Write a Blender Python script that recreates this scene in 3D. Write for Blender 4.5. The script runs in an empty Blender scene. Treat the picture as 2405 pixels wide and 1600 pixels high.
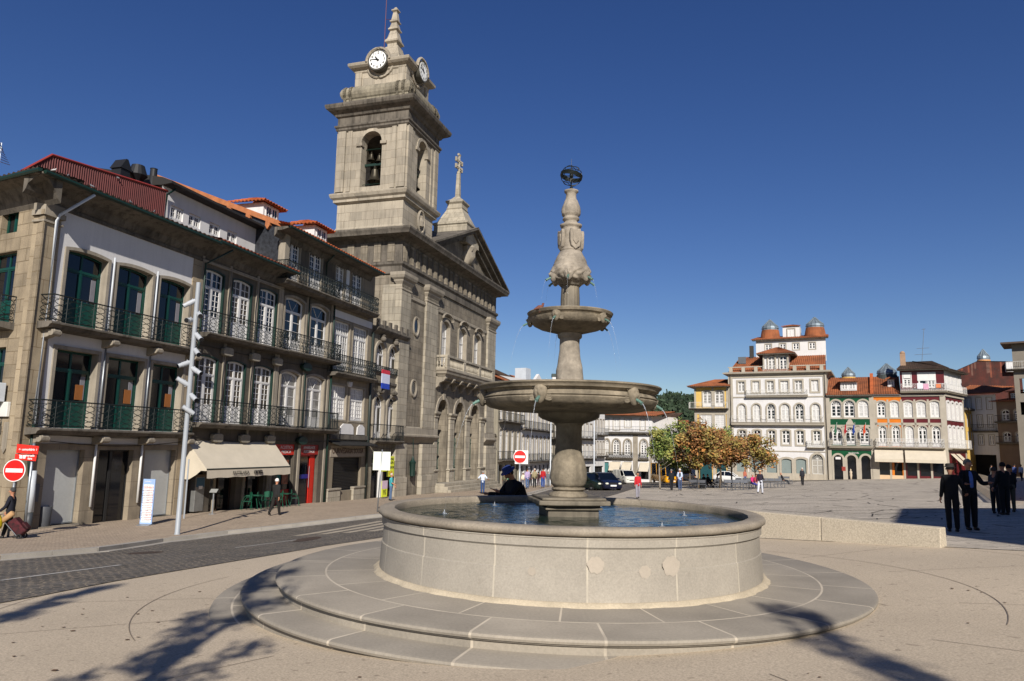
import bpy, bmesh, math, random
from mathutils import Vector, Matrix, Euler
from math import sin, cos, pi, radians, sqrt, exp, atan2, tan
R = random.Random(7)
S = bpy.context.scene
COL = S.collection
# ---------------------------------------------------------------- camera
cd = bpy.data.cameras.new('camera'); cam = bpy.data.objects.new('camera', cd); COL.objects.link(cam)
PIT, ROL = .1448, .02159
fw = Vector((0, cos(PIT), sin(PIT))); up = Vector((0, -sin(PIT), cos(PIT))); rt = Vector((1, 0, 0))
cu = up*cos(ROL) - rt*sin(ROL); cx = rt*cos(ROL) + up*sin(ROL)
mw = Matrix((cx, cu, -fw)).transposed().to_4x4(); mw.translation = Vector((0, 0, 1.85))
cam.matrix_world = mw
cd.sensor_width = 36; cd.lens = 1711.4/2405*36; cd.clip_end = 3000; cd.clip_start = .1
S.camera = cam
# ---------------------------------------------------------------- light
SUN_AZ, SUN_EL = radians(175), radians(31)        # azimuth from +Y towards +X
w = bpy.data.worlds.new('World'); S.world = w; w.use_nodes = True
nt = w.node_tree; sky = nt.nodes.new('ShaderNodeTexSky'); sky.sky_type = 'NISHITA'; sky.sun_disc = False
sky.sun_elevation = SUN_EL; sky.sun_rotation = SUN_AZ; sky.altitude = 300; sky.air_density = 1.0; sky.dust_density = .1; sky.ozone_density = 3
bg = nt.nodes['Background']; hs = nt.nodes.new('ShaderNodeHueSaturation'); hs.inputs['Saturation'].default_value = 1.24; hs.inputs['Hue'].default_value = .518
nt.links.new(sky.outputs[0], hs.inputs['Color']); nt.links.new(hs.outputs[0], bg.inputs[0]); bg.inputs[1].default_value = .056
sl = bpy.data.lights.new('sun', 'SUN'); sl.energy = 5.0; sl.angle = radians(.53); sl.color = (1, .94, .86)
so = bpy.data.objects.new('sun', sl); COL.objects.link(so)
sd = Vector((sin(SUN_AZ)*cos(SUN_EL), cos(SUN_AZ)*cos(SUN_EL), sin(SUN_EL)))
so.rotation_euler = sd.to_track_quat('Z', 'Y').to_euler(); so.location = sd*60
S.view_settings.view_transform = 'Standard'; S.view_settings.look = 'None'; S.view_settings.exposure = .42; S.view_settings.gamma = 1
# ---------------------------------------------------------------- materials
def rgb(h, k=1.0):
    h = h.lstrip('#'); c = [int(h[i:i+2], 16)/255 for i in (0, 2, 4)]
    return [((x/12.92) if x <= .04045 else ((x+.055)/1.055)**2.4)*k for x in c] + [1]
MC = {}
def mat(name, col, rough=.85, var=.12, scale=3., fine=40., bump=.15, bd=.01, metal=0., blocks=None, streak=0., col2=None, coord='xz', spec=.4, polar=None, spots=0., glow=0, fvar=None, warp=0.):
    if name in MC: return MC[name]
    m = bpy.data.materials.new(name); m.use_nodes = True; N = m.node_tree.nodes; L = m.node_tree.links
    b = N['Principled BSDF']; b.inputs['Roughness'].default_value = rough; b.inputs['Metallic'].default_value = metal
    b.inputs['Specular IOR Level'].default_value = spec
    if glow: b.inputs['Emission Color'].default_value = col; b.inputs['Emission Strength'].default_value = glow
    tc = N.new('ShaderNodeTexCoord'); sep = N.new('ShaderNodeSeparateXYZ'); L.new(tc.outputs['Object'], sep.inputs[0])
    def math_(op, a, c=None):
        n = N.new('ShaderNodeMath'); n.operation = op
        for i, v in enumerate((a, c)):
            if v is None: continue
            if isinstance(v, (int, float)): n.inputs[i].default_value = v
            else: L.new(v, n.inputs[i])
        return n.outputs[0]
    def noise(sc, det=3, vec=None, ro=.55):
        n = N.new('ShaderNodeTexNoise'); n.inputs['Scale'].default_value = sc; n.inputs['Detail'].default_value = det; n.inputs['Roughness'].default_value = ro
        L.new(vec or tc.outputs['Object'], n.inputs['Vector']); return n.outputs['Fac']
    def ramp(f, a, b_, lo, hi):
        r = N.new('ShaderNodeMapRange'); L.new(f, r.inputs[0]); r.inputs[1].default_value = a; r.inputs[2].default_value = b_; r.inputs[3].default_value = lo; r.inputs[4].default_value = hi
        return r.outputs[0]
    def mix(fac, a, c, typ='MIX'):
        x = N.new('ShaderNodeMix'); x.data_type = 'RGBA'; x.blend_type = typ
        for i, v in ((0, fac), (6, a), (7, c)):
            if isinstance(v, (int, float)): x.inputs[i].default_value = v
            elif isinstance(v, (list, tuple)): x.inputs[i].default_value = v
            else: L.new(v, x.inputs[i])
        return x.outputs[2]
    cvec = N.new('ShaderNodeCombineXYZ')
    if polar:
        th = math_('ARCTAN2', sep.outputs[1], sep.outputs[0]); L.new(math_('MULTIPLY', th, polar), cvec.inputs[0])
        if coord == 'polar_r':
            rr = math_('SQRT', math_('ADD', math_('MULTIPLY', sep.outputs[0], sep.outputs[0]), math_('MULTIPLY', sep.outputs[1], sep.outputs[1])))
            L.new(rr, cvec.inputs[1])
        else: L.new(sep.outputs[2], cvec.inputs[1])
    elif coord == 'xy': L.new(sep.outputs[0], cvec.inputs[0]); L.new(sep.outputs[1], cvec.inputs[1])
    else: L.new(math_('ADD', sep.outputs[0], sep.outputs[1]), cvec.inputs[0]); L.new(sep.outputs[2], cvec.inputs[1])
    vecout = cvec.outputs[0]
    if warp:
        wn = N.new('ShaderNodeTexNoise'); wn.inputs['Scale'].default_value = 3.5; wn.inputs['Detail'].default_value = 2; L.new(cvec.outputs[0], wn.inputs['Vector'])
        v1 = N.new('ShaderNodeVectorMath'); v1.operation = 'SUBTRACT'; L.new(wn.outputs['Color'], v1.inputs[0]); v1.inputs[1].default_value = (.5, .5, .5)
        v2 = N.new('ShaderNodeVectorMath'); v2.operation = 'SCALE'; L.new(v1.outputs[0], v2.inputs[0]); v2.inputs['Scale'].default_value = warp
        v3 = N.new('ShaderNodeVectorMath'); v3.operation = 'ADD'; L.new(cvec.outputs[0], v3.inputs[0]); L.new(v2.outputs[0], v3.inputs[1]); vecout = v3.outputs[0]
    base = list(col)
    c2 = col2 or [x*(1-var*2.2) for x in col[:3]]+[1]
    big = ramp(noise(scale, 4), .3, .7, 0, 1)
    c = mix(big, base, list(c2))
    fn = noise(fine, 4, None, .7)
    fv = fvar if fvar is not None else var
    c = mix(1.0, c, mix(ramp(fn, .3, .7, 0, 1), [1-fv]*3+[1], [1+fv]*3+[1]), 'MULTIPLY')
    hgt = math_('MULTIPLY', fn, .3)
    if blocks:
        bw, bh, mo, mcol, bv = blocks[:5]
        br = N.new('ShaderNodeTexBrick'); L.new(vecout, br.inputs['Vector'])
        br.inputs['Scale'].default_value = 1; br.inputs['Brick Width'].default_value = bw; br.inputs['Row Height'].default_value = bh
        br.inputs['Mortar Size'].default_value = mo; br.inputs['Mortar Smooth'].default_value = .2; br.inputs['Bias'].default_value = 0
        br.offset = blocks[5] if len(blocks) > 5 else .5
        br.inputs['Color1'].default_value = [1-bv]*3+[1]; br.inputs['Color2'].default_value = [1+bv, 1+bv*.92, 1+bv*.8, 1]; br.inputs['Mortar'].default_value = [1, 1, 1, 1]
        c = mix(1.0, c, br.outputs['Color'], 'MULTIPLY')
        mm = math_('MULTIPLY', br.outputs['Fac'], ramp(noise(1.7, 3), .3, .62, .35, 1))
        c = mix(mm, c, list(mcol)) if sum(mcol[:3]) > 0 else c
        hgt = math_('SUBTRACT', hgt, math_('MULTIPLY', br.outputs['Fac'], 1.0))
    if streak:
        mp = N.new('ShaderNodeMapping'); mp.inputs['Scale'].default_value = (2.2, 2.2, .18); L.new(tc.outputs['Object'], mp.inputs[0])
        st = ramp(noise(1.6, 5, mp.outputs[0], .65), .48, .72, 0, streak)
        c = mix(st, c, rgb('#2b2721'))
    if spots:
        sp = ramp(noise(9, 2, None, .4), .68, .74, 0, spots); c = mix(sp, c, rgb('#55493c'))
    L.new(c, b.inputs['Base Color'])
    if bump:
        bp = N.new('ShaderNodeBump'); bp.inputs['Strength'].default_value = bump; bp.inputs['Distance'].default_value = bd
        L.new(hgt, bp.inputs['Height']); L.new(bp.outputs[0], b.inputs['Normal'])
    MC[name] = m; return m
def plain(name, h, rough=.6, metal=0, k=1., var=.06, spec=.4): return mat(name, rgb(h, k), rough, var, 2., 25., 0, metal=metal, spec=spec)
GR = mat('granite', rgb('#857c6d'), .9, .2, .9, 26, .35, .015, streak=.7, blocks=(1.05, .52, .015, rgb('#514839'), .15))
GRL = mat('granite_light', rgb('#9f9787'), .9, .12, .8, 30, .25, .01, streak=.4, blocks=(1.1, .55, .016, rgb('#625847'), .13))
GRT = mat('granite_trim', rgb('#948b7c'), .9, .14, 1.2, 35, .2, .01, streak=.3)
GRC = mat('church_stone', rgb('#a3957f'), .9, .10, .5, 30, .25, .012, streak=.5, blocks=(1.3, .62, .014, rgb('#6a6052'), .07))
GRD = mat('cornice_stone', rgb('#6b645a'), .92, .25, .8, 30, .3, .02, streak=.95)
BRN = mat('rubble_granite', rgb('#948670'), .92, .2, 1.0, 22, .6, .03, blocks=(.95, .5, .02, rgb('#6a5c46'), .14), streak=.3)
FACE2 = mat('weathered_facade', rgb('#5e574c'), .92, .2, .7, 25, .3, .01, blocks=(1.2, .45, .01, rgb('#4d463c'), .1), streak=.6)
WHT = mat('white_render', rgb('#dcdad8', .82), .85, .05, .6, 20, .06, streak=.1)
WHF = mat('white_paint', rgb('#dedcd8', .85), .45, .04, 2, 20, 0)
GRN = mat('green_paint', rgb('#0d4a40', .7), .4, .1, 2, 20, 0)
DGRN = mat('dark_green_paint', rgb('#17392f', .6), .5, .1, 2, 20, 0)
IRON = mat('wrought_iron', rgb('#1c2422', .8), .5, .15, 2, 20, 0)
IRL = mat('grey_iron', rgb('#8d9092'), .5, .1, 2, 20, 0)
TILE = mat('clay_tile', rgb('#b0683f', .7), .9, .22, .8, 14, .2, .01, col2=rgb('#7a4a30', .7))
TILED = mat('old_dark_tile', rgb('#6d5342', .5), .9, .3, 1.2, 14, .2, .01, col2=rgb('#33291f', .6))
TILEO = mat('bright_clay_tile', rgb('#c96a38', .8), .85, .2, 1.2, 14, .2, .01)
GLS = mat('window_glass', rgb('#0b0f16'), .06, .1, 1, 3, 0, spec=.6)
CUR = mat('curtained_glass', rgb('#8f8d88'), .25, .25, 1.6, 8, 0, spec=.6)
CURL = mat('pale_curtained_glass', rgb('#c2c0bc'), .25, .12, 1.6, 8, 0, spec=.6)
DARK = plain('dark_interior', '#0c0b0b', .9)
METAL = mat('galvanised_metal', rgb('#9ba0a4'), .4, .08, 3, 30, 0, metal=.6)
LGREY = plain('light_grey_paint', '#b9bec3', .4)
# ---------------------------------------------------------------- object helpers
def tag(o, label=None, cat=None, group=None, kind=None):
    if label: o['label'] = label
    if cat: o['category'] = cat
    if group: o['group'] = group
    if kind: o['kind'] = kind
    return o
def empty(name, loc=(0, 0, 0), rz=0., label=None, cat=None, group=None, kind=None):
    o = bpy.data.objects.new(name, None); COL.objects.link(o); o.location = loc; o.rotation_euler = (0, 0, rz); o.empty_display_size = .2
    return tag(o, label, cat, group, kind)
def kids(o): return [c for c in o.children]
def copy_tree(o, parent=None, name=None):
    c = o.copy(); COL.objects.link(c)
    if name: c.name = name
    if parent: c.parent = parent
    for ch in kids(o): copy_tree(ch, c)
    return c
class MB:
    def __init__(s): s.v = []; s.f = []; s.mi = []; s.cur = 0; s.M = None
    def add(s, vs, fs):
        n = len(s.v)
        s.v += [tuple(s.M @ Vector(p)) for p in vs] if s.M else [tuple(p) for p in vs]
        s.f += [tuple(i+n for i in f) for f in fs]; s.mi += [s.cur]*len(fs); return s
    def poly(s, pts): return s.add(pts, [tuple(range(len(pts)))])
    def box(s, x0, x1, y0, y1, z0, z1):
        return s.add([(x0, y0, z0), (x1, y0, z0), (x1, y1, z0), (x0, y1, z0), (x0, y0, z1), (x1, y0, z1), (x1, y1, z1), (x0, y1, z1)],
                     [(3, 2, 1, 0), (4, 5, 6, 7), (0, 1, 5, 4), (1, 2, 6, 5), (2, 3, 7, 6), (3, 0, 4, 7)])
    def prism(s, pts, y0, y1):                       # (x,z) outline pushed along y
        n = len(pts); vs = [(x, y0, z) for x, z in pts]+[(x, y1, z) for x, z in pts]
        return s.add(vs, [tuple(range(n)), tuple(range(2*n-1, n-1, -1))]+[(i, i+n, (i+1) % n+n, (i+1) % n) for i in range(n)])
    def prismx(s, pts, x0, x1):                      # (y,z) outline pushed along x
        n = len(pts); vs = [(x0, y, z) for y, z in pts]+[(x1, y, z) for y, z in pts]
        return s.add(vs, [tuple(range(n)), tuple(range(2*n-1, n-1, -1))]+[(i, i+n, (i+1) % n+n, (i+1) % n) for i in range(n)])
    def prismz(s, pts, z0, z1):
        n = len(pts); vs = [(x, y, z0) for x, y in pts]+[(x, y, z1) for x, y in pts]
        return s.add(vs, [tuple(range(n)), tuple(range(2*n-1, n-1, -1))]+[(i, i+n, (i+1) % n+n, (i+1) % n) for i in range(n)])
    def tube(s, pts, r, n=6, closed=False, caps=True):
        pts = [Vector(p) for p in pts]; m = len(pts); rs = r if isinstance(r, (list, tuple)) else [r]*m
        vs = []; ref = None
        for i, p in enumerate(pts):
            a = pts[(i-1) % m] if (i or closed) else p; b = pts[(i+1) % m] if (i < m-1 or closed) else p
            t = (b-a); t = t.normalized() if t.length > 1e-9 else Vector((0, 0, 1))
            if ref is None: ref = Vector((0, 0, 1)) if abs(t.z) < .9 else Vector((1, 0, 0))
            u = t.cross(ref); u = u.normalized() if u.length > 1e-6 else t.orthogonal().normalized(); v = t.cross(u).normalized()
            ref = u.cross(t) if False else ref
            for k in range(n): q = 2*pi*k/n; vs.append(p+(u*cos(q)+v*sin(q))*rs[i])
        fs = []
        for i in range(m if closed else m-1):
            j = (i+1) % m
            for k in range(n): fs.append((i*n+k, i*n+(k+1) % n, j*n+(k+1) % n, j*n+k))
        if caps and not closed: fs += [tuple(range(n-1, -1, -1)), tuple((m-1)*n+k for k in range(n))]
        return s.add(vs, fs)
    def lathe(s, prof, n=32, c=(0, 0, 0), fn=None, close=False):
        vs = []
        for (r, z) in prof:
            for k in range(n):
                a = 2*pi*k/n; q = fn(r, z, a) if fn else r; vs.append((c[0]+q*cos(a), c[1]+q*sin(a), c[2]+z))
        fs = []; m = len(prof)
        for i in range(m if close else m-1):
            j = (i+1) % m
            for k in range(n): fs.append((i*n+k, i*n+(k+1) % n, j*n+(k+1) % n, j*n+k))
        if not close:
            if prof[0][0] > 1e-4: fs.append(tuple(range(n-1, -1, -1)))
            if prof[-1][0] > 1e-4: fs.append(tuple((m-1)*n+k for k in range(n)))
        return s.add(vs, fs)
    def build(s, name, m, parent=None, smooth=False, loc=None, bevel=0, fixn=True, rz=0):
        me = bpy.data.meshes.new(name); me.from_pydata(s.v, [], s.f)
        ms = m if isinstance(m, (list, tuple)) else [m]
        for q in ms: me.materials.append(q)
        if len(ms) > 1: me.polygons.foreach_set('material_index', s.mi)
        if fixn:
            bm = bmesh.new(); bm.from_mesh(me); bmesh.ops.remove_doubles(bm, verts=bm.verts, dist=1e-5) if smooth else None
            bmesh.ops.recalc_face_normals(bm, faces=bm.faces); bm.to_mesh(me); bm.free()
        if smooth: me.polygons.foreach_set('use_smooth', [True]*len(me.polygons))
        me.update(); o = bpy.data.objects.new(name, me); COL.objects.link(o)
        if parent: o.parent = parent
        if loc: o.location = loc
        if rz: o.rotation_euler = (0, 0, rz)
        if smooth == 2:
            md = o.modifiers.new('e', 'EDGE_SPLIT'); md.split_angle = radians(40)
        if bevel: md = o.modifiers.new('b', 'BEVEL'); md.width = bevel; md.segments = 2; md.limit_method = 'ANGLE'
        return o
def gz(X, Y):                                        # height of the tilted square
    Xc = max(-48, min(85, X)); Yc = max(-40, min(128, Y))
    return .2+.04*Xc-.037*Yc-.14*exp(-((X-1)**2+(Y-8.5)**2)/32)+.28*exp(-((X-6)**2+(Y-68)**2)/98)-.3*exp(-((X+11)**2+(Y-25)**2)/72)
def gpt(px, py, up_=0.):                             # where a line of sight meets the ground
    z = 0.; d = cx*((px-1202.5)/1711.4)-cu*((py-800)/1711.4)+fw
    for _ in range(50):
        t = (z-1.85)/d.z; x, y = d.x*t, d.y*t; z = .5*z+.5*(gz(x, y)+up_)
    return Vector((x, y, z))
# ---------------------------------------------------------------- facade helpers (local x along, y into the wall, z up)
def arc(x0, x1, zt, rise, n=10):                     # left to right over the top
    if rise <= 0: return [(x0, zt), (x1, zt)]
    w2 = (x1-x0)/2; cxx = (x0+x1)/2
    rad = (w2*w2+rise*rise)/(2*rise); cz = zt-rad; a = math.asin(min(1, w2/rad))
    if rise > w2*1.001:
        return [(cxx-w2*cos(pi*i/n), zt-rise+rise*sin(pi*i/n)) for i in range(n+1)]
    return [(cxx+rad*sin(-a+2*a*i/n), cz+rad*cos(-a+2*a*i/n)) for i in range(n+1)]
def outline(x0, x1, z0, z1, rise): return [(x0, z0)]+arc(x0, x1, z1, rise)+[(x1, z0)]
def wall(b, x0, x1, z0, z1, y, holes=(), dep=.3, close=None):
    xs = sorted({x0, x1, *[h[0] for h in holes], *[h[1] for h in holes]}); zs = sorted({z0, z1, *[h[2] for h in holes], *[h[3] for h in holes]})
    xs = [x for x in xs if x0 <= x <= x1]; zs = [z for z in zs if z0 <= z <= z1]
    for i in range(len(xs)-1):
        for j in range(len(zs)-1):
            mx, mz = (xs[i]+xs[i+1])/2, (zs[j]+zs[j+1])/2
            if any(h[0] < mx < h[1] and h[2] < mz < h[3] for h in holes): continue
            b.poly([(xs[i], y, zs[j]), (xs[i+1], y, zs[j]), (xs[i+1], y, zs[j+1]), (xs[i], y, zs[j+1])])
    for h in holes:
        rise = h[4] if len(h) > 4 else 0; ar = arc(h[0], h[1], h[3], rise)
        if rise > 0:
            k = len(ar)//2
            for i in range(len(ar)-1):
                p, q = ar[i], ar[i+1]
                b.poly([(p[0], y, p[1]), (q[0], y, q[1]), (q[0], y, h[3]), (p[0], y, h[3])])
        ol = outline(h[0], h[1], h[2], h[3], rise); n = len(ol)
        for i in range(n):
            p, q = ol[i], ol[(i+1) % n]; b.poly([(p[0], y, p[1]), (p[0], y+dep, p[1]), (q[0], y+dep, q[1]), (q[0], y, q[1])])
def ring(b, ax0, ax1, az0, az1, ar_, t, y0, y1, bottom=True, tb=None):   # trim ring round an opening, t wide
    inner = outline(ax0, ax1, az0, az1, ar_); outer = outline(ax0-t, ax1+t, az0-((tb if tb is not None else t) if bottom else 0), az1+t, ar_+(t*.3 if ar_ else 0) if ar_ <= (ax1-ax0)/2*.98 else ar_+t)
    n = len(inner); rng = range(n) if bottom else range(n-1)
    if len(outer) != n:
        return
    for i in rng:
        j = (i+1) % n; a, c, d, e = inner[i], inner[j], outer[j], outer[i]
        b.poly([(e[0], y0, e[1]), (d[0], y0, d[1]), (c[0], y0, c[1]), (a[0], y0, a[1])])
        b.poly([(e[0], y0, e[1]), (d[0], y0, d[1]), (d[0], y1, d[1]), (e[0], y1, e[1])])
        b.poly([(a[0], y0, a[1]), (c[0], y0, c[1]), (c[0], y1, c[1]), (a[0], y1, a[1])])
    if not bottom:
        for k in (0, n-1):
            a, e = inner[k], outer[k]; b.poly([(a[0], y0, a[1]), (e[0], y0, e[1]), (e[0], y1, e[1]), (a[0], y1, a[1])])
def window(root, h, y=0, dep=.22, frame=None, glass=None, cols=2, rows=4, transom=None, panel=0., fwid=.07, bar=.025, trim=None, tw=.16, tp=.05, fan=False, name='window', mull=.09, trows=2, tcols=2, bottom=True):
    frame = frame or WHF; glass = glass or GLS
    x0, x1, z0, z1 = h[:4]; rise = h[4] if len(h) > 4 else 0; yy = y+dep-.07
    b = MB(); ring(b, x0+fwid, x1-fwid, z0+fwid, z1-fwid, rise, fwid-.002, yy, yy+.06)
    top = lambda x: (min([z1]+[z1-rise+0*x]) if rise and False else arch_z(x, x0, x1, z1, rise)-fwid)
    zt = z1-fwid
    cx0, cx1 = x0+fwid, x1-fwid; xm = (x0+x1)/2
    zd = transom if transom else None
    zlow = z0+fwid
    if panel: b.box(cx0, cx1, yy+.015, yy+.045, zlow, zlow+panel); zlow += panel
    ztop = (zd-.04) if zd else None
    if zd: b.box(cx0, cx1, yy-.02, yy+.05, zd-.05, zd+.05)
    if mull: b.box(xm-mull/2, xm+mull/2, yy-.015, yy+.05, z0+fwid, (zd-.05) if zd else top(xm))
    zhi = (zd-.05) if zd else z1-rise-fwid if rise else z1-fwid
    nc = cols*2 if mull else cols
    segs = [(cx0, xm-mull/2), (xm+mull/2, cx1)] if mull else [(cx0, cx1)]
    for (a, c) in segs:
        st = .05 if fwid > .04 else .02
        if mull: b.box(a, a+st, yy, yy+.045, zlow, zhi); b.box(c-st, c, yy, yy+.045, zlow, zhi); b.box(a+st, c-st, yy, yy+.045, zhi-st, zhi); b.box(a+st, c-st, yy, yy+.045, zlow, zlow+st)
        for i in range(1, cols): q = a+(c-a)*i/cols; b.box(q-bar/2, q+bar/2, yy+.01, yy+.04, zlow, zhi if zd or not rise else top(q))
        for j in range(1, rows): q = zlow+(zhi-zlow)*j/rows; b.box(a+st, c-st, yy+.012, yy+.038, q-bar/2, q+bar/2)
    if not zd and rise: b.box(cx0, cx1, yy, yy+.045, zhi-bar, zhi+bar)
    if zd:
        if fan:
            for k in range(1, fan):
                a = pi*k/fan; x_, z_ = xm+(x1-x0)/2*cos(a)*1.0, zd+(z1-zd)*sin(a)
                b.tube([(xm, yy+.025, zd), (xm+(x1-x0-2*fwid)/2*cos(a), yy+.025, zd+(z1-zd-fwid)*min(1, sin(a)*1.0))], bar*.6, 4)
            if fan > 3: b.tube([(xm+.3*(x1-x0)*cos(pi*i/8), yy+.025, zd+.35*(z1-zd)*sin(pi*i/8)) for i in range(9)], bar*.6, 4)
        else:
            if tcols:
                b.box(xm-mull*.45, xm+mull*.45, yy, yy+.045, zd+.05, top(xm))
                for (a, c) in segs:
                    for i in range(1, tcols): q = a+(c-a)*i/tcols; b.box(q-bar/2, q+bar/2, yy+.01, yy+.04, zd+.05, top(q))
                for j in range(1, trows): q = zd+(z1-rise-zd)*j/trows if rise else zd+(z1-zd)*j/trows; b.box(cx0, cx1, yy+.012, yy+.038, q-bar/2, q+bar/2)
    o = b.build(name, frame, root)
    g = MB(); g.poly([(x, yy+.035, z) for x, z in outline(x0+.01, x1-.01, z0+.01, z1-.01, rise)]); g.build('pane', glass, o)
    if trim:
        t = MB(); ring(t, x0+.004, x1-.004, z0, z1-.004, rise, tw, y-tp, y+dep-.08, bottom); t.build('surround', trim, o)
    return o
def arch_z(x, x0, x1, z1, rise):
    if rise <= 0: return z1
    w2 = (x1-x0)/2; cxx = (x0+x1)/2
    if rise > w2*1.001: return z1-rise+rise*sqrt(max(0, 1-((x-cxx)/w2)**2))
    rad = (w2*w2+rise*rise)/(2*rise); return z1-rad+sqrt(max(0, rad*rad-(x-cxx)**2))
def tiles(root, A, B_, C, D, m, pitch=.3, amp=.085, name='roof', thick=.05, under=None):
    A, B_, C, D = map(Vector, (A, B_, C, D)); n = max(2, int((B_-A).length/pitch)); b = MB(); nrm = (B_-A).cross(D-A).normalized()
    if nrm.z < 0: nrm = -nrm
    row = []; K = 4
    for i in range(n*K+1):
        t = i/(n*K); ph = 2*pi*(i % K)/K; off = amp*(.5+.5*cos(ph))
        row.append((A.lerp(B_, t)+nrm*off, D.lerp(C, t)+nrm*off))
    R_ = max(2, int((D-A).length/.42)); R_ = min(R_, 24)
    for i in range(n*K):
        for j in range(R_):
            p = [row[i][0].lerp(row[i][1], j/R_)+nrm*.035, row[i+1][0].lerp(row[i+1][1], j/R_)+nrm*.035, row[i+1][0].lerp(row[i+1][1], (j+1)/R_), row[i][0].lerp(row[i][1], (j+1)/R_)]
            b.poly(p)
            if j == 0 or True: q = [p[0], p[1], row[i+1][0].lerp(row[i+1][1], j/R_)-nrm*(.03 if j == 0 else 0), row[i][0].lerp(row[i][1], j/R_)-nrm*(.03 if j == 0 else 0)]; b.poly(q)
    dn = Vector((0, 0, -thick)); b.poly([A+dn, D+dn, C+dn, B_+dn])
    return b.build(name, m, root, fixn=False)
def railing(root, x0, x1, z0, h, y0, style='scroll', m=None, sides=0., step=None, name='railing', rnd=None):
    m = m or IRON; b = MB(); r = .011
    runs = [((x0, y0), (x1, y0))]
    if sides: runs += [((x0, y0+sides), (x0, y0)), ((x1, y0), (x1, y0+sides))]
    for (a, c) in runs:
        Lh = sqrt((c[0]-a[0])**2+(c[1]-a[1])**2); P = lambda t, z: (a[0]+(c[0]-a[0])*t/Lh, a[1]+(c[1]-a[1])*t/Lh, z0+z)
        b.tube([P(0, h), P(Lh, h)], .028, 5); b.tube([P(0, .08), P(Lh, .08)], .02, 4)
        if style in ('scroll', 'lattice'): b.tube([P(0, h-.14), P(Lh, h-.14)], .01, 4)
        w_ = step or (.62 if style == 'scroll' else .42 if style == 'lattice' else .12)
        n = max(1, round(Lh/w_)); w_ = Lh/n
        for i in range(n+1):
            if style == 'scroll' or style == 'lattice' or i % 9 == 0: b.tube([P(i*w_, 0), P(i*w_, h)], .017, 4)
            if i == n: break
            t0 = i*w_
            if style == 'bars':
                b.tube([P(t0+w_/2, .08), P(t0+w_/2, h)], .013, 4)
            elif style == 'scroll':
                for sgn in (0, 1):
                    for (za, zb) in ((.1, .45*h), (.42*h, h-.16)):
                        pts = []
                        for k in range(13):
                            u = k/12; q = (u-.5)*2; xx = .5+(.42*sin(q*pi*.9))*(1 if (sgn == 0) else -1)*.95; pts.append(P(t0+w_*min(.97, max(.03, xx)), za+(zb-za)*u))
                        b.tube(pts, .016, 3)
                c0 = t0+w_/2
                b.tube([P(c0+.07*cos(2*pi*k/8), h-.07+.06*sin(2*pi*k/8)) for k in range(8)], .011, 3, closed=True)
            elif style == 'lattice':
                for cz_, rr in ((.3*h, .3*w_), (.62*h, .3*w_)):
                    b.tube([P(t0+w_/2+rr*cos(2*pi*k/10), cz_+rr*1.1*sin(2*pi*k/10)) for k in range(10)], .014, 3, closed=True)
                b.tube([P(t0, .1), P(t0+w_/2, .45*h), P(t0, h-.15)], .013, 3); b.tube([P(t0+w_, .1), P(t0+w_/2, .45*h), P(t0+w_, h-.15)], .013, 3)
                b.tube([P(t0+w_/2, 0), P(t0+w_/2, h-.14)], .013, 3)
                for q in (.25, .75): b.tube([P(t0+w_*q+.045*cos(2*pi*k/6), h-.07+.05*sin(2*pi*k/6)) for k in range(6)], .011, 3, closed=True)
    return b.build(name, m, root, fixn=False)
def balcony(root, x0, x1, z, y=0, dep=.7, th=.22, h=1.0, style='scroll', m=None, stone=None, inset=.06, sidewall=True, bk=0, step=None):
    b = MB(); t = th
    b.prismx([(y, z), (y-dep, z), (y-dep-.04, z-.03), (y-dep-.04, z-.09), (y-dep+.05, z-.12), (y-dep+.12, z-t), (y, z-t-.06)], x0, x1)
    for i in range(bk):
        q = x0+.3+(x1-x0-.6)*i/(bk-1) if bk > 1 else (x0+x1)/2; b.prismx([(y+.02, z-t-.05), (y-dep*.75, z-t+.004), (y-dep*.7, z-t-.12), (y-.1, z-t-.42), (y+.02, z-t-.45)], q-.11, q+.11)
    o = b.build('balcony', stone or GRD, root)
    railing(o, x0+inset, x1-inset, z, h, y-dep+inset, style, m, sides=dep-inset, step=step)
    return o
def pipe(root, pts, r=.05, m=None, name='downpipe'):
    return MB().tube(pts, r, 8).build(name, m or LGREY, root, smooth=True)
def text(body, size, m, loc, rot, parent=None, name='lettering', ext=.004, align='CENTER', bold=0, sx=1.):
    cdt = bpy.data.curves.new(name, 'FONT'); cdt.body = body; cdt.size = size; cdt.extrude = ext; cdt.align_x = align; cdt.align_y = 'CENTER'; cdt.offset = bold; cdt.resolution_u = 2; cdt.materials.append(m)
    o = bpy.data.objects.new(name, cdt); COL.objects.link(o); dg = bpy.context.evaluated_depsgraph_get(); me = bpy.data.meshes.new_from_object(o.evaluated_get(dg)); bpy.data.objects.remove(o)
    if not me.materials: me.materials.append(m)
    o = bpy.data.objects.new(name, me); COL.objects.link(o); o.location = loc; o.rotation_euler = rot; o.scale = (sx, 1, 1)
    if parent: o.parent = parent
    return o
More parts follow.
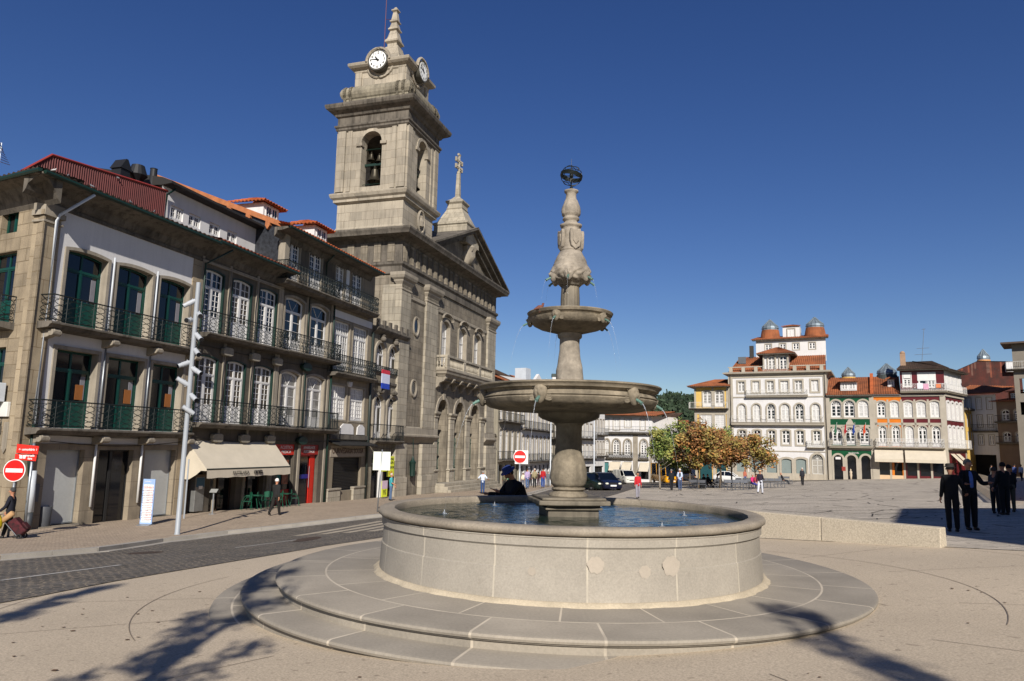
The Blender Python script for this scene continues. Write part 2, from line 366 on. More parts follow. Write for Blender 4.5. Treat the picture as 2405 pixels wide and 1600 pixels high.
# ================================================================ ground
def cuts(lo, hi, near0, near1, st, far): 
    s = set(); x = near0
    while x <= near1+1e-6: s.add(round(x, 3)); x += st
    x = near1
    while x < hi: x += far; s.add(round(min(x, hi), 3))
    x = near0
    while x > lo: x -= far; s.add(round(max(x, lo), 3))
    return sorted(s | {lo, hi})
GX = cuts(-700, 900, -10, 10, 1., 40); GX = sorted(set(GX) | {-48, 85} | set(range(-34, -10, 2)) | set(range(12, 30, 3))); GY = sorted(set(cuts(-300, 1500, -4, 18, 1., 40)) | set(range(19, 96, 3)) | {-40, 128})
PAVE = mat('granite_paving', rgb('#b5a690'), .85, .07, .35, 45, .25, .006, coord='xy', spots=.45, fvar=.32)
SETT = mat('plaza_setts', rgb('#b5ab9c'), .9, .08, .3, 30, .5, .02, coord='xy', blocks=(.9, .22, .022, rgb('#6f695f'), .18), fvar=.22, warp=.25)
ROADM = mat('dark_cobbles', rgb('#4f4d4b'), .8, .2, .8, 30, .9, .03, coord='xy', blocks=(.19, .145, .02, rgb('#867a69'), .38), fvar=.35, warp=.22)
WALK = mat('sidewalk_setts', rgb('#a59480'), .9, .08, .5, 40, .5, .01, coord='xy', blocks=(.12, .1, .01, rgb('#7a6c5b'), .16), fvar=.26, warp=.12)
KERB = mat('kerb_granite', rgb('#a09a90'), .85, .1, 1.5, 40, .15)
gb = MB(); ni = len(GX)
gb.add([(x, y, gz(x, y)) for y in GY for x in GX], [(j*ni+i, j*ni+i+1, (j+1)*ni+i+1, (j+1)*ni+i) for j in range(len(GY)-1) for i in range(ni-1)])
tag(gb.build('ground', PAVE), kind='structure')
def sheet(name, pts, dz, m, kind='structure', thick=0):
    bm = bmesh.new(); bm.faces.new([bm.verts.new((x, y, 0)) for x, y in pts])
    x0, x1 = min(p[0] for p in pts), max(p[0] for p in pts); y0, y1 = min(p[1] for p in pts), max(p[1] for p in pts)
    for g in GX:
        if x0 < g < x1: bmesh.ops.bisect_plane(bm, geom=bm.verts[:]+bm.edges[:]+bm.faces[:], plane_co=(g, 0, 0), plane_no=(1, 0, 0))
    for g in GY:
        if y0 < g < y1: bmesh.ops.bisect_plane(bm, geom=bm.verts[:]+bm.edges[:]+bm.faces[:], plane_co=(0, g, 0), plane_no=(0, 1, 0))
    for v in bm.verts: v.co.z = gz(v.co.x, v.co.y)+dz
    bmesh.ops.recalc_face_normals(bm, faces=bm.faces)
    if sum(f.normal.z for f in bm.faces) < 0: bmesh.ops.reverse_faces(bm, faces=bm.faces)
    if thick:
        r = bmesh.ops.extrude_face_region(bm, geom=bm.faces[:]); 
        for v in [e for e in r['geom'] if isinstance(e, bmesh.types.BMVert)]: v.co.z += 0
        top = set(e for e in r['geom'] if isinstance(e, bmesh.types.BMVert))
        for v in bm.verts:
            if v not in top: v.co.z -= thick
        bmesh.ops.recalc_face_normals(bm, faces=bm.faces)
    me = bpy.data.meshes.new(name); bm.to_mesh(me); bm.free(); me.materials.append(m)
    o = bpy.data.objects.new(name, me); COL.objects.link(o)
    if kind: o['kind'] = kind
    return o
g2 = lambda *l: [tuple(round(c, 2) for c in gpt(*q)[:2]) for q in l]
RL = [(-19.5, 2), (-14.2, 10.5)]+g2((0, 1317), (229, 1298), (382, 1275), (534, 1256), (687, 1239), (900, 1214))+[(-2.5, 42), (.8, 54), (4.4, 70), (6.4, 92), (7, 112)]
RR = [(-10, 2), (-7.6, 9.4)]+g2((92, 1401), (267, 1367), (450, 1336), (630, 1306), (763, 1283), (890, 1264))+[(.2, 32), (6.3, 49.5), (11, 65), (17, 80), (26, 93), (40, 98)]
far = [(44, 106), (30, 113), (20, 120), (12, 124)]
sheet('road', RL+[(9, 124)]+far[::-1][0:0]+[(20, 122), (34, 113), (50, 103)]+RR[::-1], .012, ROADM)
sheet('sidewalk', [(x+.0, y) for x, y in RL[::1]]+[(6, 124), (-22, 124), (-40, 0)], .13, WALK, thick=.2)
kb = MB()
for i in range(len(RL)-1):                        # kerb stones along the road
    a, c = Vector(RL[i]), Vector(RL[i+1]); d = (c-a); n = max(1, int(d.length/1.2)); nn = Vector((d.y, -d.x)).normalized()
    for k in range(n):
        p, q = a+d*(k/n), a+d*((k+1)/n-.006); pp, qq = p-nn*.28, q-nn*.28; p = p+nn*.02; q = q+nn*.02
        for dz0, dz1 in ((-.1, .134),):
            vs = [(v.x, v.y, gz(v.x, v.y)+z) for z in (dz0, dz1) for v in (pp, p, q, qq)]
            kb.add(vs, [(3, 2, 1, 0), (4, 5, 6, 7), (0, 1, 5, 4), (1, 2, 6, 5), (2, 3, 7, 6), (3, 0, 4, 7)])
        p2, q2 = p+nn*.3, q+nn*.3                  # gutter slab
        vs = [(v.x, v.y, gz(v.x, v.y)+z) for z in (-.1, .026) for v in (p, p2, q2, q)]
        kb.add(vs, [(3, 2, 1, 0), (4, 5, 6, 7), (0, 1, 5, 4), (1, 2, 6, 5), (2, 3, 7, 6), (3, 0, 4, 7)])
tag(kb.build('kerb', KERB), kind='structure')
def strip(b, a, c, wd, dz, seg=1.):
    a, c = Vector(a), Vector(c); d = c-a; n = max(1, int(d.length/seg)); nn = Vector((d.y, -d.x)).normalized()*wd/2
    for k in range(n):
        p, q = a+d*k/n, a+d*(k+1)/n
        b.poly([(v.x, v.y, gz(v.x, v.y)+dz) for v in (p-nn, p+nn, q+nn, q-nn)])
ROADW = mat('worn_road_paint', rgb('#c9c6c0'), .7, .2, 3, 18, .2)
mb_ = MB(); m1, m2, m3, m4 = g2((0, 1366), (284, 1329), (553, 1288), (700, 1269)); strip(mb_, m1, m2, .1, .02); strip(mb_, m3, m4, .09, .02)
for a, c in (((4.2, 56), (5.2, 59.5)), ((6.5, 62), (7.6, 65.5)), ((9.2, 67), (10.2, 70.5)), ((11, 75), (12.5, 79)), ((16, 84), (18, 87)), ((12.2, 68.6), (12.9, 71))): strip(mb_, a, c, .14, .02)
tag(mb_.build('road_marking', ROADW, fixn=False), kind='structure')
zb = MB()
for k in range(5): strip(zb, (-7.0+.78*k, 24.9+.12*k), (-5.1+.78*k, 30.2+.12*k), .38, .018)
tag(zb.build('crossing_stripes', mat('pale_crossing_stone', rgb('#a59a88'), .85, .1, 2, 30, .2, fvar=.2), fixn=False), kind='structure')
# the square beyond the low wall, in small setts with dark slots
PL = [(6.2, 18.3), (8.95, 15.6), (12, 12.6), (30, 8), (60, 8), (75, 90), (60, 102), (46, 108)]+[(x+.05, y) for x, y in RR[::-1][1:6]]+[(3, 26)]
sheet('plaza', PL, .01, SETT)
db = MB(); R = random.Random(11)
for i in range(420):
    t = R.random()**.9; Y = 18+t*74; X = R.uniform(2 if Y > 30 else 9, 8+Y*.66)
    if X < (Y-20.5)*.33+.5: continue
    Lg = R.uniform(.012, .055)*Y; a = radians(R.choice((60, 75, 100, 118, 52, 90))+R.uniform(-8, 8)); Lg *= R.choice((.5, 1, 1, 1.6)); strip(db, (X, Y), (X+Lg*cos(a), Y+Lg*sin(a)), .04+.0006*Y, .018)
for i in range(70):
    Y = R.uniform(19, 85); X = R.uniform(8, 6+Y*.6); Lg = R.uniform(1.5, 6); a = R.uniform(-.25, .1); strip(db, (X, Y), (X+Lg*cos(a), Y+Lg*sin(a)), .03+.0007*Y, .018)
for i in range(16):
    Y = R.uniform(22, 80); X = R.uniform(8, 10+Y*.5); Lg = R.uniform(4, 9); a = R.uniform(-.22, .06); strip(db, (X, Y), (X+Lg*cos(a), Y+Lg*sin(a)), .05, .018)
tag(db.build('paving_slots', plain('dark_slot', '#37332f', .9), fixn=False), kind='structure')
# hairline joints of big arcs in the near paving
jb = MB()
def arcline(cx_, cy_, r, a0, a1, wd=.012):
    n = 60
    for k in range(n):
        p, q = [(cx_+r*cos(radians(a)), cy_+r*sin(radians(a))) for a in (a0+(a1-a0)*k/n, a0+(a1-a0)*(k+1)/n)]
        strip(jb, p, q, wd, .006, 9)
arcline(.95, 11.86, 6.1, 165, 215); arcline(.95, 11.86, 5.75, -38, 40); arcline(.95, 11.86, 8.0, 180, 250); arcline(.95, 11.86, 8.8, -10, 45)
for a in (188, 205, 232, 262, 285, 310, 335, 5, 28):
    c_, s_ = cos(radians(a)), sin(radians(a)); strip(jb, (.95+5.3*c_, 11.86+5.3*s_), (.95+9*c_, 11.86+9*s_), .01, .006)
tag(jb.build('paving_joints', plain('joint_dirt', '#7a6e60', .9), fixn=False), kind='structure')
# dry leaves and dark blotches on the near paving
lb = MB()
for i in range(150):
    X, Y = R.uniform(-6, 7), R.uniform(5, 12)
    if (X-.95)**2+(Y-11.86)**2 < 29: continue
    r = R.uniform(.01, .03); a0 = R.random()*6; pts = [(X+r*R.uniform(.6, 1.3)*cos(a0+k*pi/3), Y+r*R.uniform(.6, 1.3)*sin(a0+k*pi/3)) for k in range(6)]
    lb.poly([(x, y, gz(x, y)+.008+R.random()*.004) for x, y in pts])
tag(lb.build('ground_litter', plain('leaf_litter', '#5a4128', .9), fixn=False), kind='stuff')
# low granite wall
WALLM = mat('bush_hammered_granite', rgb('#aea390'), .95, .06, 1, 34, .6, .012, fvar=.3, spots=.0)
a, c = Vector((8.88, 15.38)), Vector((2.2, 23.1)); d = (c-a).normalized(); n_ = Vector((-d.y, d.x)); 
if n_.y > 0: n_ = -n_
o_ = empty('low_wall', (a.x, a.y, gz(a.x, a.y)), 0, 'low rough granite bench wall behind and right of the fountain basin', 'wall')
for k in range(4):
    b = MB(); t0, t1 = k*2.55, (k+1)*2.55-.012
    def W_(t, s_, z): p = a+d*t+n_*s_; return (p.x-a.x, p.y-a.y, z+(gz(p.x, p.y)-gz(a.x, a.y)) if z < 0 else z-(0))
    zt = .4
    vs = [W_(t0, -.02, -.25), W_(t1, -.02, -.25), W_(t1, -.4, -.25), W_(t0, -.4, -.25), W_(t0, -.06, zt), W_(t1, -.06, zt), W_(t1, -.36, zt), W_(t0, -.36, zt)]
    if k == 0:
        vs[0] = W_(t0-.0, -.02, -.25)
    b.add(vs, [(3, 2, 1, 0), (4, 5, 6, 7), (0, 1, 5, 4), (1, 2, 6, 5), (2, 3, 7, 6), (3, 0, 4, 7)]); b.build('wall_block', WALLM, o_, bevel=.02)
# ================================================================ fountain
FX, FY = .95, 11.86
FS = mat('fountain_granite', rgb('#9a9387'), .85, .11, .9, 40, .2, .006, polar=2.9, coord='polar_z', blocks=(1.138, .84, .012, rgb('#b0a796'), .06, 0), fvar=.14, spots=.1)
FP = mat('platform_granite', rgb('#958d80'), .85, .13, .8, 30, .2, .006, polar=4.0, coord='polar_r', blocks=(1.25, 1.23, .015, rgb('#b5aa98'), .12, .35), fvar=.12)
FC = mat('carved_granite', rgb('#8e8370'), .9, .26, 2.6, 17, .9, .03, streak=.55, fvar=.2)
FCL = mat('pale_carved_granite', rgb('#9d9384'), .9, .24, 3.5, 16, 1.0, .035, streak=.3, fvar=.18)
FCD = mat('wet_dark_granite', rgb('#7d7464'), .7, .3, 2.5, 20, .5, .015, streak=.7, fvar=.2)
fo = empty('stone_fountain', (FX, FY, 0), 0, 'tall three tiered granite fountain with masks, water jets and a round pool', 'fountain')
def step(r, zt, zb):
    return MB().lathe([(0, zt), (r-.05, zt), (r-.01, zt-.012), (r, zt-.035), (r-.01, zt-.06), (r-.035, zt-.066), (r-.035, zt-.078), (r-.07, zt-.082), (r-.07, zb), (0, zb)], 160).build('platform_step', FP, fo, smooth=2)
step(4.38, 0, -.6); step(4.83, -.17, -.75); step(5.2, -.355, -.9)
W2 = 2.88
FR_ = mat('rim_granite', rgb('#8f8576'), .85, .16, 1.5, 35, .3, .006, fvar=.2, spots=.3)
MB().lathe([(W2+.09, -.02), (W2+.07, .03), (W2+.04, .05), (W2+.022, .41), (W2+.006, .42), (W2, .66), (W2+.012, .664), (W2+.012, .674), (W2+.028, .678), (W2+.028, .77), (W2+.036, .775), (W2+.036, .79), (W2-.1, .79), (W2-.17, .79), (W2-.17, .3), (0, .3), (0, -.02)], 128).build('pool_wall', FS, fo, smooth=2)
MB().lathe([(W2-.16, .79), (W2+.03, .8), (W2+.055, .806), (W2+.08, .825), (W2+.09, .857), (W2+.08, .885), (W2+.05, .905), (W2-.1, .912), (W2-.15, .9), (W2-.168, .86)], 160, fn=lambda r, z, a: r+.006*sin(a*37)*sin(a*5)*(1 if z > .8 else 0), close=True).build('pool_rim', FR_, fo, smooth=2)
MB().lathe([(W2+.05, .05), (W2+.075, .05), (W2+.1, .02), (W2+.125, .004), (W2+.125, -.01)], 200, fn=lambda r, z, a: r+(.018*sin(a*23)*sin(a*7)+.008*sin(a*61) if z < .04 else 0)).build('mortar_seal', mat('pale_mortar', rgb('#b3a68f'), .95, .12, 3, 40, .3, fvar=.15), fo, smooth=True)
for a0, z0, r0 in ((-88, .6, .1), (-76, .52, .075), (-69, .58, .12), (-103, .5, .05)):      # pale repair patches on the wall
    b = MB(); n = 18; b.poly([((W2+.03)*cos(radians(a0)+r0*(1+.1*sin(1.7*k+a0))*cos(2*pi*k/n)/2.9), (W2+.03)*sin(radians(a0)+r0*(1+.1*sin(1.7*k+a0))*cos(2*pi*k/n)/2.9), z0-.12+r0*(1+.12*sin(2.3*k))*sin(2*pi*k/n)) for k in range(n)]); b.build('repair_patch', mat('pale_patch', rgb('#a2988a'), .9, .06, 3, 40, .1), fo, fixn=False)
WM = bpy.data.materials.new('pool_water'); WM.use_nodes = True; N = WM.node_tree.nodes; L = WM.node_tree.links; pb = N['Principled BSDF']
pb.inputs['Base Color'].default_value = (.012, .022, .016, 1); pb.inputs['Roughness'].default_value = .04; pb.inputs['IOR'].default_value = 1.333; pb.inputs['Specular IOR Level'].default_value = .6
tc = N.new('ShaderNodeTexCoord'); mp = N.new('ShaderNodeMapping'); mp.inputs['Scale'].default_value = (1, 1.3, 1); n1 = N.new('ShaderNodeTexNoise'); n1.inputs['Scale'].default_value = 7; n1.inputs['Detail'].default_value = 4; n1.inputs['Distortion'].default_value = .6
bp = N.new('ShaderNodeBump'); bp.inputs['Strength'].default_value = .35; bp.inputs['Distance'].default_value = .05
L.new(tc.outputs['Object'], mp.inputs[0]); L.new(mp.outputs[0], n1.inputs[0]); L.new(n1.outputs[0], bp.inputs['Height']); L.new(bp.outputs[0], pb.inputs['Normal'])
FALL = []                                        # where jets hit the pool
for k in range(6):
    a = radians(-112+60*k); FALL.append((2.08*cos(a), 2.08*sin(a)))
wv = MB(); nr, na = 90, 220
vs = [(0, 0, .80)]
for i in range(1, nr+1):
    for k in range(na):
        r = 2.72*i/nr; a = 2*pi*k/na; x, y = r*cos(a), r*sin(a); z = 0
        for (fx_, fy_) in FALL:
            d = sqrt((x-fx_)**2+(y-fy_)**2); z += .012*sin(d*26)*exp(-d*2.6)
        z += .003*sin(x*9+y*4)+.0025*sin(y*13-x*6)
        vs.append((x, y, .80+z))
fs = [(0, 1+k, 1+(k+1) % na) for k in range(na)]+[(1+(i-1)*na+k, 1+i*na+k, 1+i*na+(k+1) % na, 1+(i-1)*na+(k+1) % na) for i in range(1, nr) for k in range(na)]
wv.add(vs, fs); wv.build('pool_water', WM, fo, smooth=True, fixn=False)
# plinth, stems
pl = MB(); pl.M = Matrix.Rotation(radians(8), 4, 'Z'); pl.box(-.4, .4, -.4, .4, .5, .905); pl.box(-.45, .45, -.45, .45, .905, .945); pl.prismz([(-.42, -.42), (.42, -.42), (.42, .42), (-.42, .42)], .945, .98)
s_ = .56; v8 = [(-s_, -s_*.9), (-s_*.5, -s_), (s_*.5, -s_*.97), (s_, -s_*.9), (s_*1.02, 0), (s_, s_), (0, s_*.98), (-s_, s_)]
pl.prismz(v8, .98, 1.05); pl.prismz([(x*.9, y*.9) for x, y in v8], 1.05, 1.09)
pl.build('plinth', FCD, fo, bevel=.015)
def carve(amp, k1=5, k2=9, seed=1., sharp=0):
    def f(r, z, a): return r*(1+amp*sin(k1*a+seed+6*sin(z*k2))*cos(z*k2*3+seed*2)+amp*.6*sin((k1*2+1)*a-z*19+seed))
    return f
def fine(prof, st=.02):
    out = [prof[0]]
    for (r0, z0), (r1, z1) in zip(prof, prof[1:]):
        n = max(1, int(math.hypot(r1-r0, z1-z0)/st)); out += [(r0+(r1-r0)*i/n, z0+(z1-z0)*i/n) for i in range(1, n+1)]
    return out
MB().lathe(fine([(.3, 1.08), (.31, 1.1), (.3, 1.13), (.25, 1.165), (.235, 1.18), (.26, 1.19), (.27, 1.205), (.26, 1.225), (.235, 1.23), (.24, 1.25)]), 48).build('stem_base', FC, fo, smooth=2)
MB().lathe(fine([(.235, 1.24), (.27, 1.28), (.287, 1.36), (.29, 1.45), (.275, 1.56), (.25, 1.66), (.222, 1.75), (.212, 1.9), (.208, 2.1), (.212, 2.2), (.235, 2.225), (.24, 2.25)]), 96, fn=lambda r, z, a: r*(1+(.022*abs(sin(4*a+1)) if 1.25 < z < 1.72 else 0)+(.012*sin(5*a+sin(z*9))*cos(z*21+2*a)))).build('lower_stem', FC, fo, smooth=True)
MB().lathe(fine([(.24, 2.24), (.33, 2.27), (.44, 2.31), (.49, 2.35), (.5, 2.4), (.62, 2.425), (.7, 2.435)]), 64, fn=carve(.02, 6, 4)).build('stem_capital', FCD, fo, smooth=True)
b1 = MB().lathe(fine([(.6, 2.42), (.9, 2.43), (1.15, 2.445), (1.3, 2.48), (1.375, 2.53), (1.405, 2.59), (1.385, 2.612), (1.41, 2.625), (1.39, 2.64), (1.35, 2.7), (1.37, 2.728), (1.43, 2.738), (1.44, 2.765), (1.46, 2.783), (1.478, 2.797), (1.48, 2.813), (1.46, 2.825), (1.4, 2.82), (1.3, 2.66), (.8, 2.58), (0, 2.56)], .05), 128).build('lower_bowl', FC, fo, smooth=2)
MB().lathe([(0, 2.77), (1.38, 2.77)], 48).build('bowl_water', WM, b1, fixn=False)
MB().lathe(fine([(.215, 2.74), (.225, 2.96), (.222, 3.02), (.218, 3.1), (.2, 3.2), (.182, 3.3), (.168, 3.42), (.162, 3.55), (.165, 3.62), (.195, 3.65), (.2, 3.69), (.19, 3.72), (.18, 3.74)]), 96, fn=lambda r, z, a: r*(1+.022*sin(4*a+2*sin(z*11))*cos(z*17+a)+(.03*sin(7*a) if z > 3.63 else 0))).build('middle_stem', FCL, fo, smooth=True)
b2 = MB().lathe(fine([(.2, 3.71), (.35, 3.75), (.5, 3.79), (.6, 3.84), (.655, 3.9), (.67, 3.945), (.645, 3.955), (.665, 3.985), (.69, 3.995), (.7, 4.015), (.71, 4.035), (.695, 4.05), (.65, 4.045), (.55, 3.94), (0, 3.9)], .04), 96).build('upper_bowl', FC, fo, smooth=2)
MB().lathe([(0, 4.01), (.63, 4.01)], 40).build('bowl_water', WM, b2, fixn=False)
MB().lathe(fine([(.158, 3.98), (.155, 4.3), (.145, 4.52), (.18, 4.54)]), 96, fn=lambda r, z, a: r*(1+.05*abs(sin(9*a))-.03)).build('fluted_stem', FCD, fo, smooth=True)
MB().lathe(fine([(.16, 4.5), (.2, 4.54), (.29, 4.6), (.335, 4.68), (.335, 4.76), (.31, 4.82), (.285, 4.85), (.29, 4.865), (.275, 4.88), (.265, 4.93), (.235, 5.0), (.2, 5.06), (.19, 5.085), (.175, 5.1)]), 120, fn=lambda r, z, a: r*(1+(.05*sin(12*a+3*sin(z*30))*sin((z-4.52)/.33*pi) if 4.52 < z < 4.85 else .008*sin(6*a+z*40)))).build('mask_dome', FCL, fo, smooth=True)
sh = MB().lathe(fine([(.17, 5.09), (.185, 5.12), (.165, 5.16), (.155, 5.45), (.15, 5.5), (.18, 5.53), (.185, 5.56), (.13, 5.58), (.11, 5.61), (.115, 5.63), (.14, 5.65), (.14, 5.68), (.12, 5.69), (.12, 5.71), (.15, 5.735), (.158, 5.8), (.15, 5.87), (.12, 5.94), (.092, 6.02), (.085, 6.08), (.09, 6.12), (.118, 6.14), (.12, 6.165), (.1, 6.17)]), 72, fn=lambda r, z, a: r*(1+(.06*abs(sin(4*a)) if 5.7 < z < 6.0 else 0)+(.02*sin(5*a+z*30)))).build('finial_shaft', FCL, fo, smooth=True)
for k in range(4):                               # coats of arms on the shaft
    b = MB(); b.M = Matrix.Rotation(radians(20+90*k), 4, 'Z')
    b.prism([(-.085, 5.46), (-.1, 5.4), (-.095, 5.25), (-.075, 5.16), (0, 5.1), (.075, 5.16), (.095, 5.25), (.1, 5.4), (.085, 5.46), (0, 5.43)], -.205, -.15)
    b.prism([(-.05, 5.38), (-.055, 5.25), (0, 5.18), (.055, 5.25), (.05, 5.38)], -.222, -.2)
    b.build('shield', FCL, fo, bevel=.012)
# armillary sphere
asp = empty('armillary_sphere', (0, 0, 6.43)); asp.parent = fo
b = MB(); rs = .178
def circ(n, r, M_): return [tuple(M_ @ Vector((r*cos(2*pi*k/n), r*sin(2*pi*k/n), 0))) for k in range(n)]
for ax, ang in (('X', 90), ('Y', 90)): b.tube(circ(32, rs, Matrix.Rotation(radians(ang), 3, ax)), .005, 5, closed=True)
b.tube(circ(32, rs, Matrix.Rotation(radians(45), 3, 'Z') @ Matrix.Rotation(radians(90), 3, 'X')), .005, 5, closed=True)
for hz, rr_ in ((.12, .13), (-.12, .13), (.06, .168), (-.06, .168)): b.tube([(rr_*cos(2*pi*k/28), rr_*sin(2*pi*k/28), hz) for k in range(28)], .006, 5, closed=True)
for z_ in (-.025, 0, .025): b.tube([tuple(Matrix.Rotation(radians(12), 3, 'Y') @ Vector((rs*cos(2*pi*k/32), rs*sin(2*pi*k/32), z_))) for k in range(32)], .013, 5, closed=True)
b.tube([(0, 0, -.2), (0, 0, .3)], [.006, .003], 5); b.lathe([(0, -.24), (.022, -.235), (.03, -.215), (.022, -.195), (0, -.19)], 12)
b.lathe([(0, -.05), (.03, -.03), (.035, 0), (.03, .03), (0, .05)], 12); b.build('iron_sphere', IRON, fo, loc=(0, 0, 6.43))
bpy.data.objects.remove(asp)
BRZ = mat('weathered_bronze', rgb('#5f7f74'), .6, .2, 4, 20, .2)
JET = bpy.data.materials.new('falling_water'); JET.use_nodes = True; pb = JET.node_tree.nodes['Principled BSDF']
pb.inputs['Base Color'].default_value = (.75, .8, .86, 1); pb.inputs['Roughness'].default_value = .15; pb.inputs['Transmission Weight'].default_value = .75; pb.inputs['IOR'].default_value = 1.2; pb.inputs['Alpha'].default_value = .75
def mask(parent, r, z, a, s, tilt=0, spout=True, wings=True):
    M_ = Matrix.Rotation(a+pi/2, 4, 'Z') @ Matrix.Translation((0, -r, z)) @ Matrix.Rotation(tilt, 4, 'X') @ Matrix.Scale(s, 4)
    bm = bmesh.new(); bmesh.ops.create_icosphere(bm, subdivisions=4, radius=1)
    for v in bm.verts:
        x, y, z_ = v.co; 
        y2 = y*.45; x2 = x*.62*(1-.25*max(0, -z_)); z2 = z_*.95
        if y < 0:
            y2 -= .28*exp(-((x/.12)**2+((z_+.05)/.22)**2))                       # nose
            y2 += .14*exp(-(((abs(x)-.3)/.14)**2+((z_-.18)/.1)**2))               # eye sockets
            y2 -= .1*exp(-(((abs(x)-.28)/.2)**2+((z_-.36)/.1)**2))                # brows
            y2 -= .12*exp(-(((abs(x)-.42)/.16)**2+((z_+.2)/.16)**2))              # cheeks
            y2 += .16*exp(-((x/.2)**2+((z_+.42)/.1)**2))                          # mouth
            y2 -= .08*sin(x*26)*max(0, z_-.45)                                    # hair locks
            y2 -= .07*sin(x*20)*max(0, -z_-.5)                                    # beard
        v.co = (x2, y2, z2)
    vs = [tuple(M_ @ v.co) for v in bm.verts]; fs = [tuple(v.index for v in f.verts) for f in bm.faces]; bm.free()
    b = MB(); b.add(vs, fs); b.M = M_
    if wings:
        for sg in (-1, 1):
            for j in range(4):
                pts = [(sg*(.45+.1*i), .12, -.15-.12*j+.1*sin(i*.6)*(1-j*.5)-.02*i) for i in range(7)]
                b.tube(pts, [.12, .13, .13, .12, .1, .07, .03], 6)
            b.tube([(sg*(.62+.16*cos(q*.7)), .0, .62+.16*sin(q*.7)) for q in range(9)], .08, 6)
        b.box(-.6, .6, .02, .25, .55, .92)
    o = b.build('mask', FC if z < 4.5 else FCL, parent, smooth=True)
    if spout:
        t = MB(); t.M = M_; t.tube([(0, -.3, -.42), (0, -.62, -.62), (0, -.9, -.84)], [.13, .14, .12], 8); t.tube([(0, -.86, -.81), (0, -.92, -.86)], .16, 8); t.build('spout', BRZ, parent, smooth=2)
    return M_ @ Vector((0, -.95, -.87))
def jet(parent, p, a, v, zend, seed, r=.008):
    R_ = random.Random(seed); b = MB(); n = 26; T = 0; 
    pts = []; vz = -.7*v; tmax = (-(-vz)+sqrt(vz*vz+2*9.8*(p.z-zend)))/9.8 if False else (vz+sqrt(vz*vz+2*9.8*(p.z-zend)))/9.8
    for i in range(n+1):
        t = tmax*i/n; q = Vector((p.x+cos(a)*v*t, p.y+sin(a)*v*t, p.z+vz*t-4.9*t*t)); pts.append(q)
    b.tube(pts, [r*(1.0-.045*i)*(1 if i < 5 else R_.uniform(.35, .9)) for i in range(n+1)], 6)
    e = pts[-1]; sp = MB(); sp.lathe([(.05, .0), (.03, .006), (.016, .02), (.007, .05), (0, .075)], 10, c=(e.x, e.y, e.z), fn=lambda q, z, a: q*(1+.7*sin(5*a+seed)*cos(z*90))); sp.build('water_splash', JET, parent, smooth=True, fixn=False)
    o = b.build('water_jet', JET, parent, smooth=True, fixn=False); return e
for k in range(6):
    a = radians(-112+60*k); p = mask(b1, 1.395, 2.64, a, .17, radians(-6)); jet(fo, p, a, .62 + .02*k, .8, k)
    a = radians(-122+60*k) if False else radians(-118+72*k)
for k in range(5):
    a = radians(-114+72*k); p = mask(b2, .65, 3.93, a, .12, radians(-8)); jet(fo, p, a, .62, 2.78, 20+k, .006)
for k in range(6):
    a = radians(-100+60*k); p = mask(fo, .3, 4.68, a, .14, radians(-5), wings=False); jet(fo, p, a, .3, 4.02, 40+k, .0045)
# ================================================================ left row of houses
def froot(p, az, name, label, cat, group=None):
    o = empty(name, (p[0], p[1], 0), radians(90-az), label, cat, group); return o
def settle(root, u0, zb):                        # move the root to the house's own base
    a = root.rotation_euler.z; root.location = (root.location.x+u0*cos(a), root.location.y+u0*sin(a), zb)
    for c in root.children: c.location = (c.location.x-u0, c.location.y, c.location.z-zb)
P0 = (-17.42, 28.48); AZ = 16.5
HG = 'houses along the left side of the street'
def eave(root, u0, u1, z, oh=1.0, soff=None, zt=.5, gut=DGRN):
    b = MB(); b.prismx([(0, z-zt-.25), (-.12, z-zt-.1), (-.2, z-zt+.1), (-.5, z-.2), (-oh+.05, z-.08), (-oh+.05, z), (0, z)], u0, u1)
    b.build('cornice', soff or GRD, root)
    g = MB(); g.prismx([(-oh-.1, z+.02), (-oh-.12, z-.06), (-oh-.07, z-.12), (-oh, z-.12), (-oh+.05, z-.06), (-oh+.05, z+.02)], u0-.05, u1+.05); g.build('gutter', gut, root)
# ---- corner house with the green doors
h1 = froot(P0, AZ, 'corner_house', 'stone corner house with white wall panel and tall dark green balcony doors', 'house', HG)
up1 = [(-.55, 1.4, 6.2, 9.24, .08), (1.95, 3.9, 6.2, 9.24, .08), (4.38, 6.3, 6.2, 9.24, .08)]
lo1 = [(-.57, 1.38, 2.2, 5.24, 0), (1.9, 3.88, 2.2, 5.24, 0), (4.38, 6.3, 2.2, 5.24, 0)]
gr1 = [(-.5, 1.22, -1.5, 1.36, 0), (1.93, 3.75, -1.65, 1.36, 0), (4.41, 6.3, -1.6, 1.36, 0)]
b = MB(); wall(b, -1.0, 6.42, 5.3, 10.85, 0, up1, .35); wall(b, -1.0, 6.42, 1.36, 5.3, 0, lo1, .35); b.build('wall', WHT, h1)
b = MB(); wall(b, -1.0, 6.98, -2.6, 1.6, -.03, gr1, .5); b.build('shop_wall', mat('smooth_granite', rgb('#8f8370'), .9, .16, 1.2, 35, .2, .01, streak=.25, blocks=(3, 1.05, .01, rgb('#564b3d'), .05)), h1)
b = MB(); b.box(-1.72, -1.0, -.04, .5, -2.6, 10.2); b.box(6.42, 6.98, -.05, .4, -2.6, 10.6); b.build('pilaster', mat('pilaster_granite', rgb('#978972'), .9, .14, 1.2, 30, .3, .01, blocks=(3, .86, .014, rgb('#6b5a41'), .07)), h1)
b = MB(); b.box(-1.8, -.95, -.12, .5, 9.95, 10.03); b.box(-1.84, -.92, -.17, .5, 10.2, 10.4); b.box(-1.78, -.95, -.1, .5, 10.4, 10.7); b.build('capital', GRT, h1)
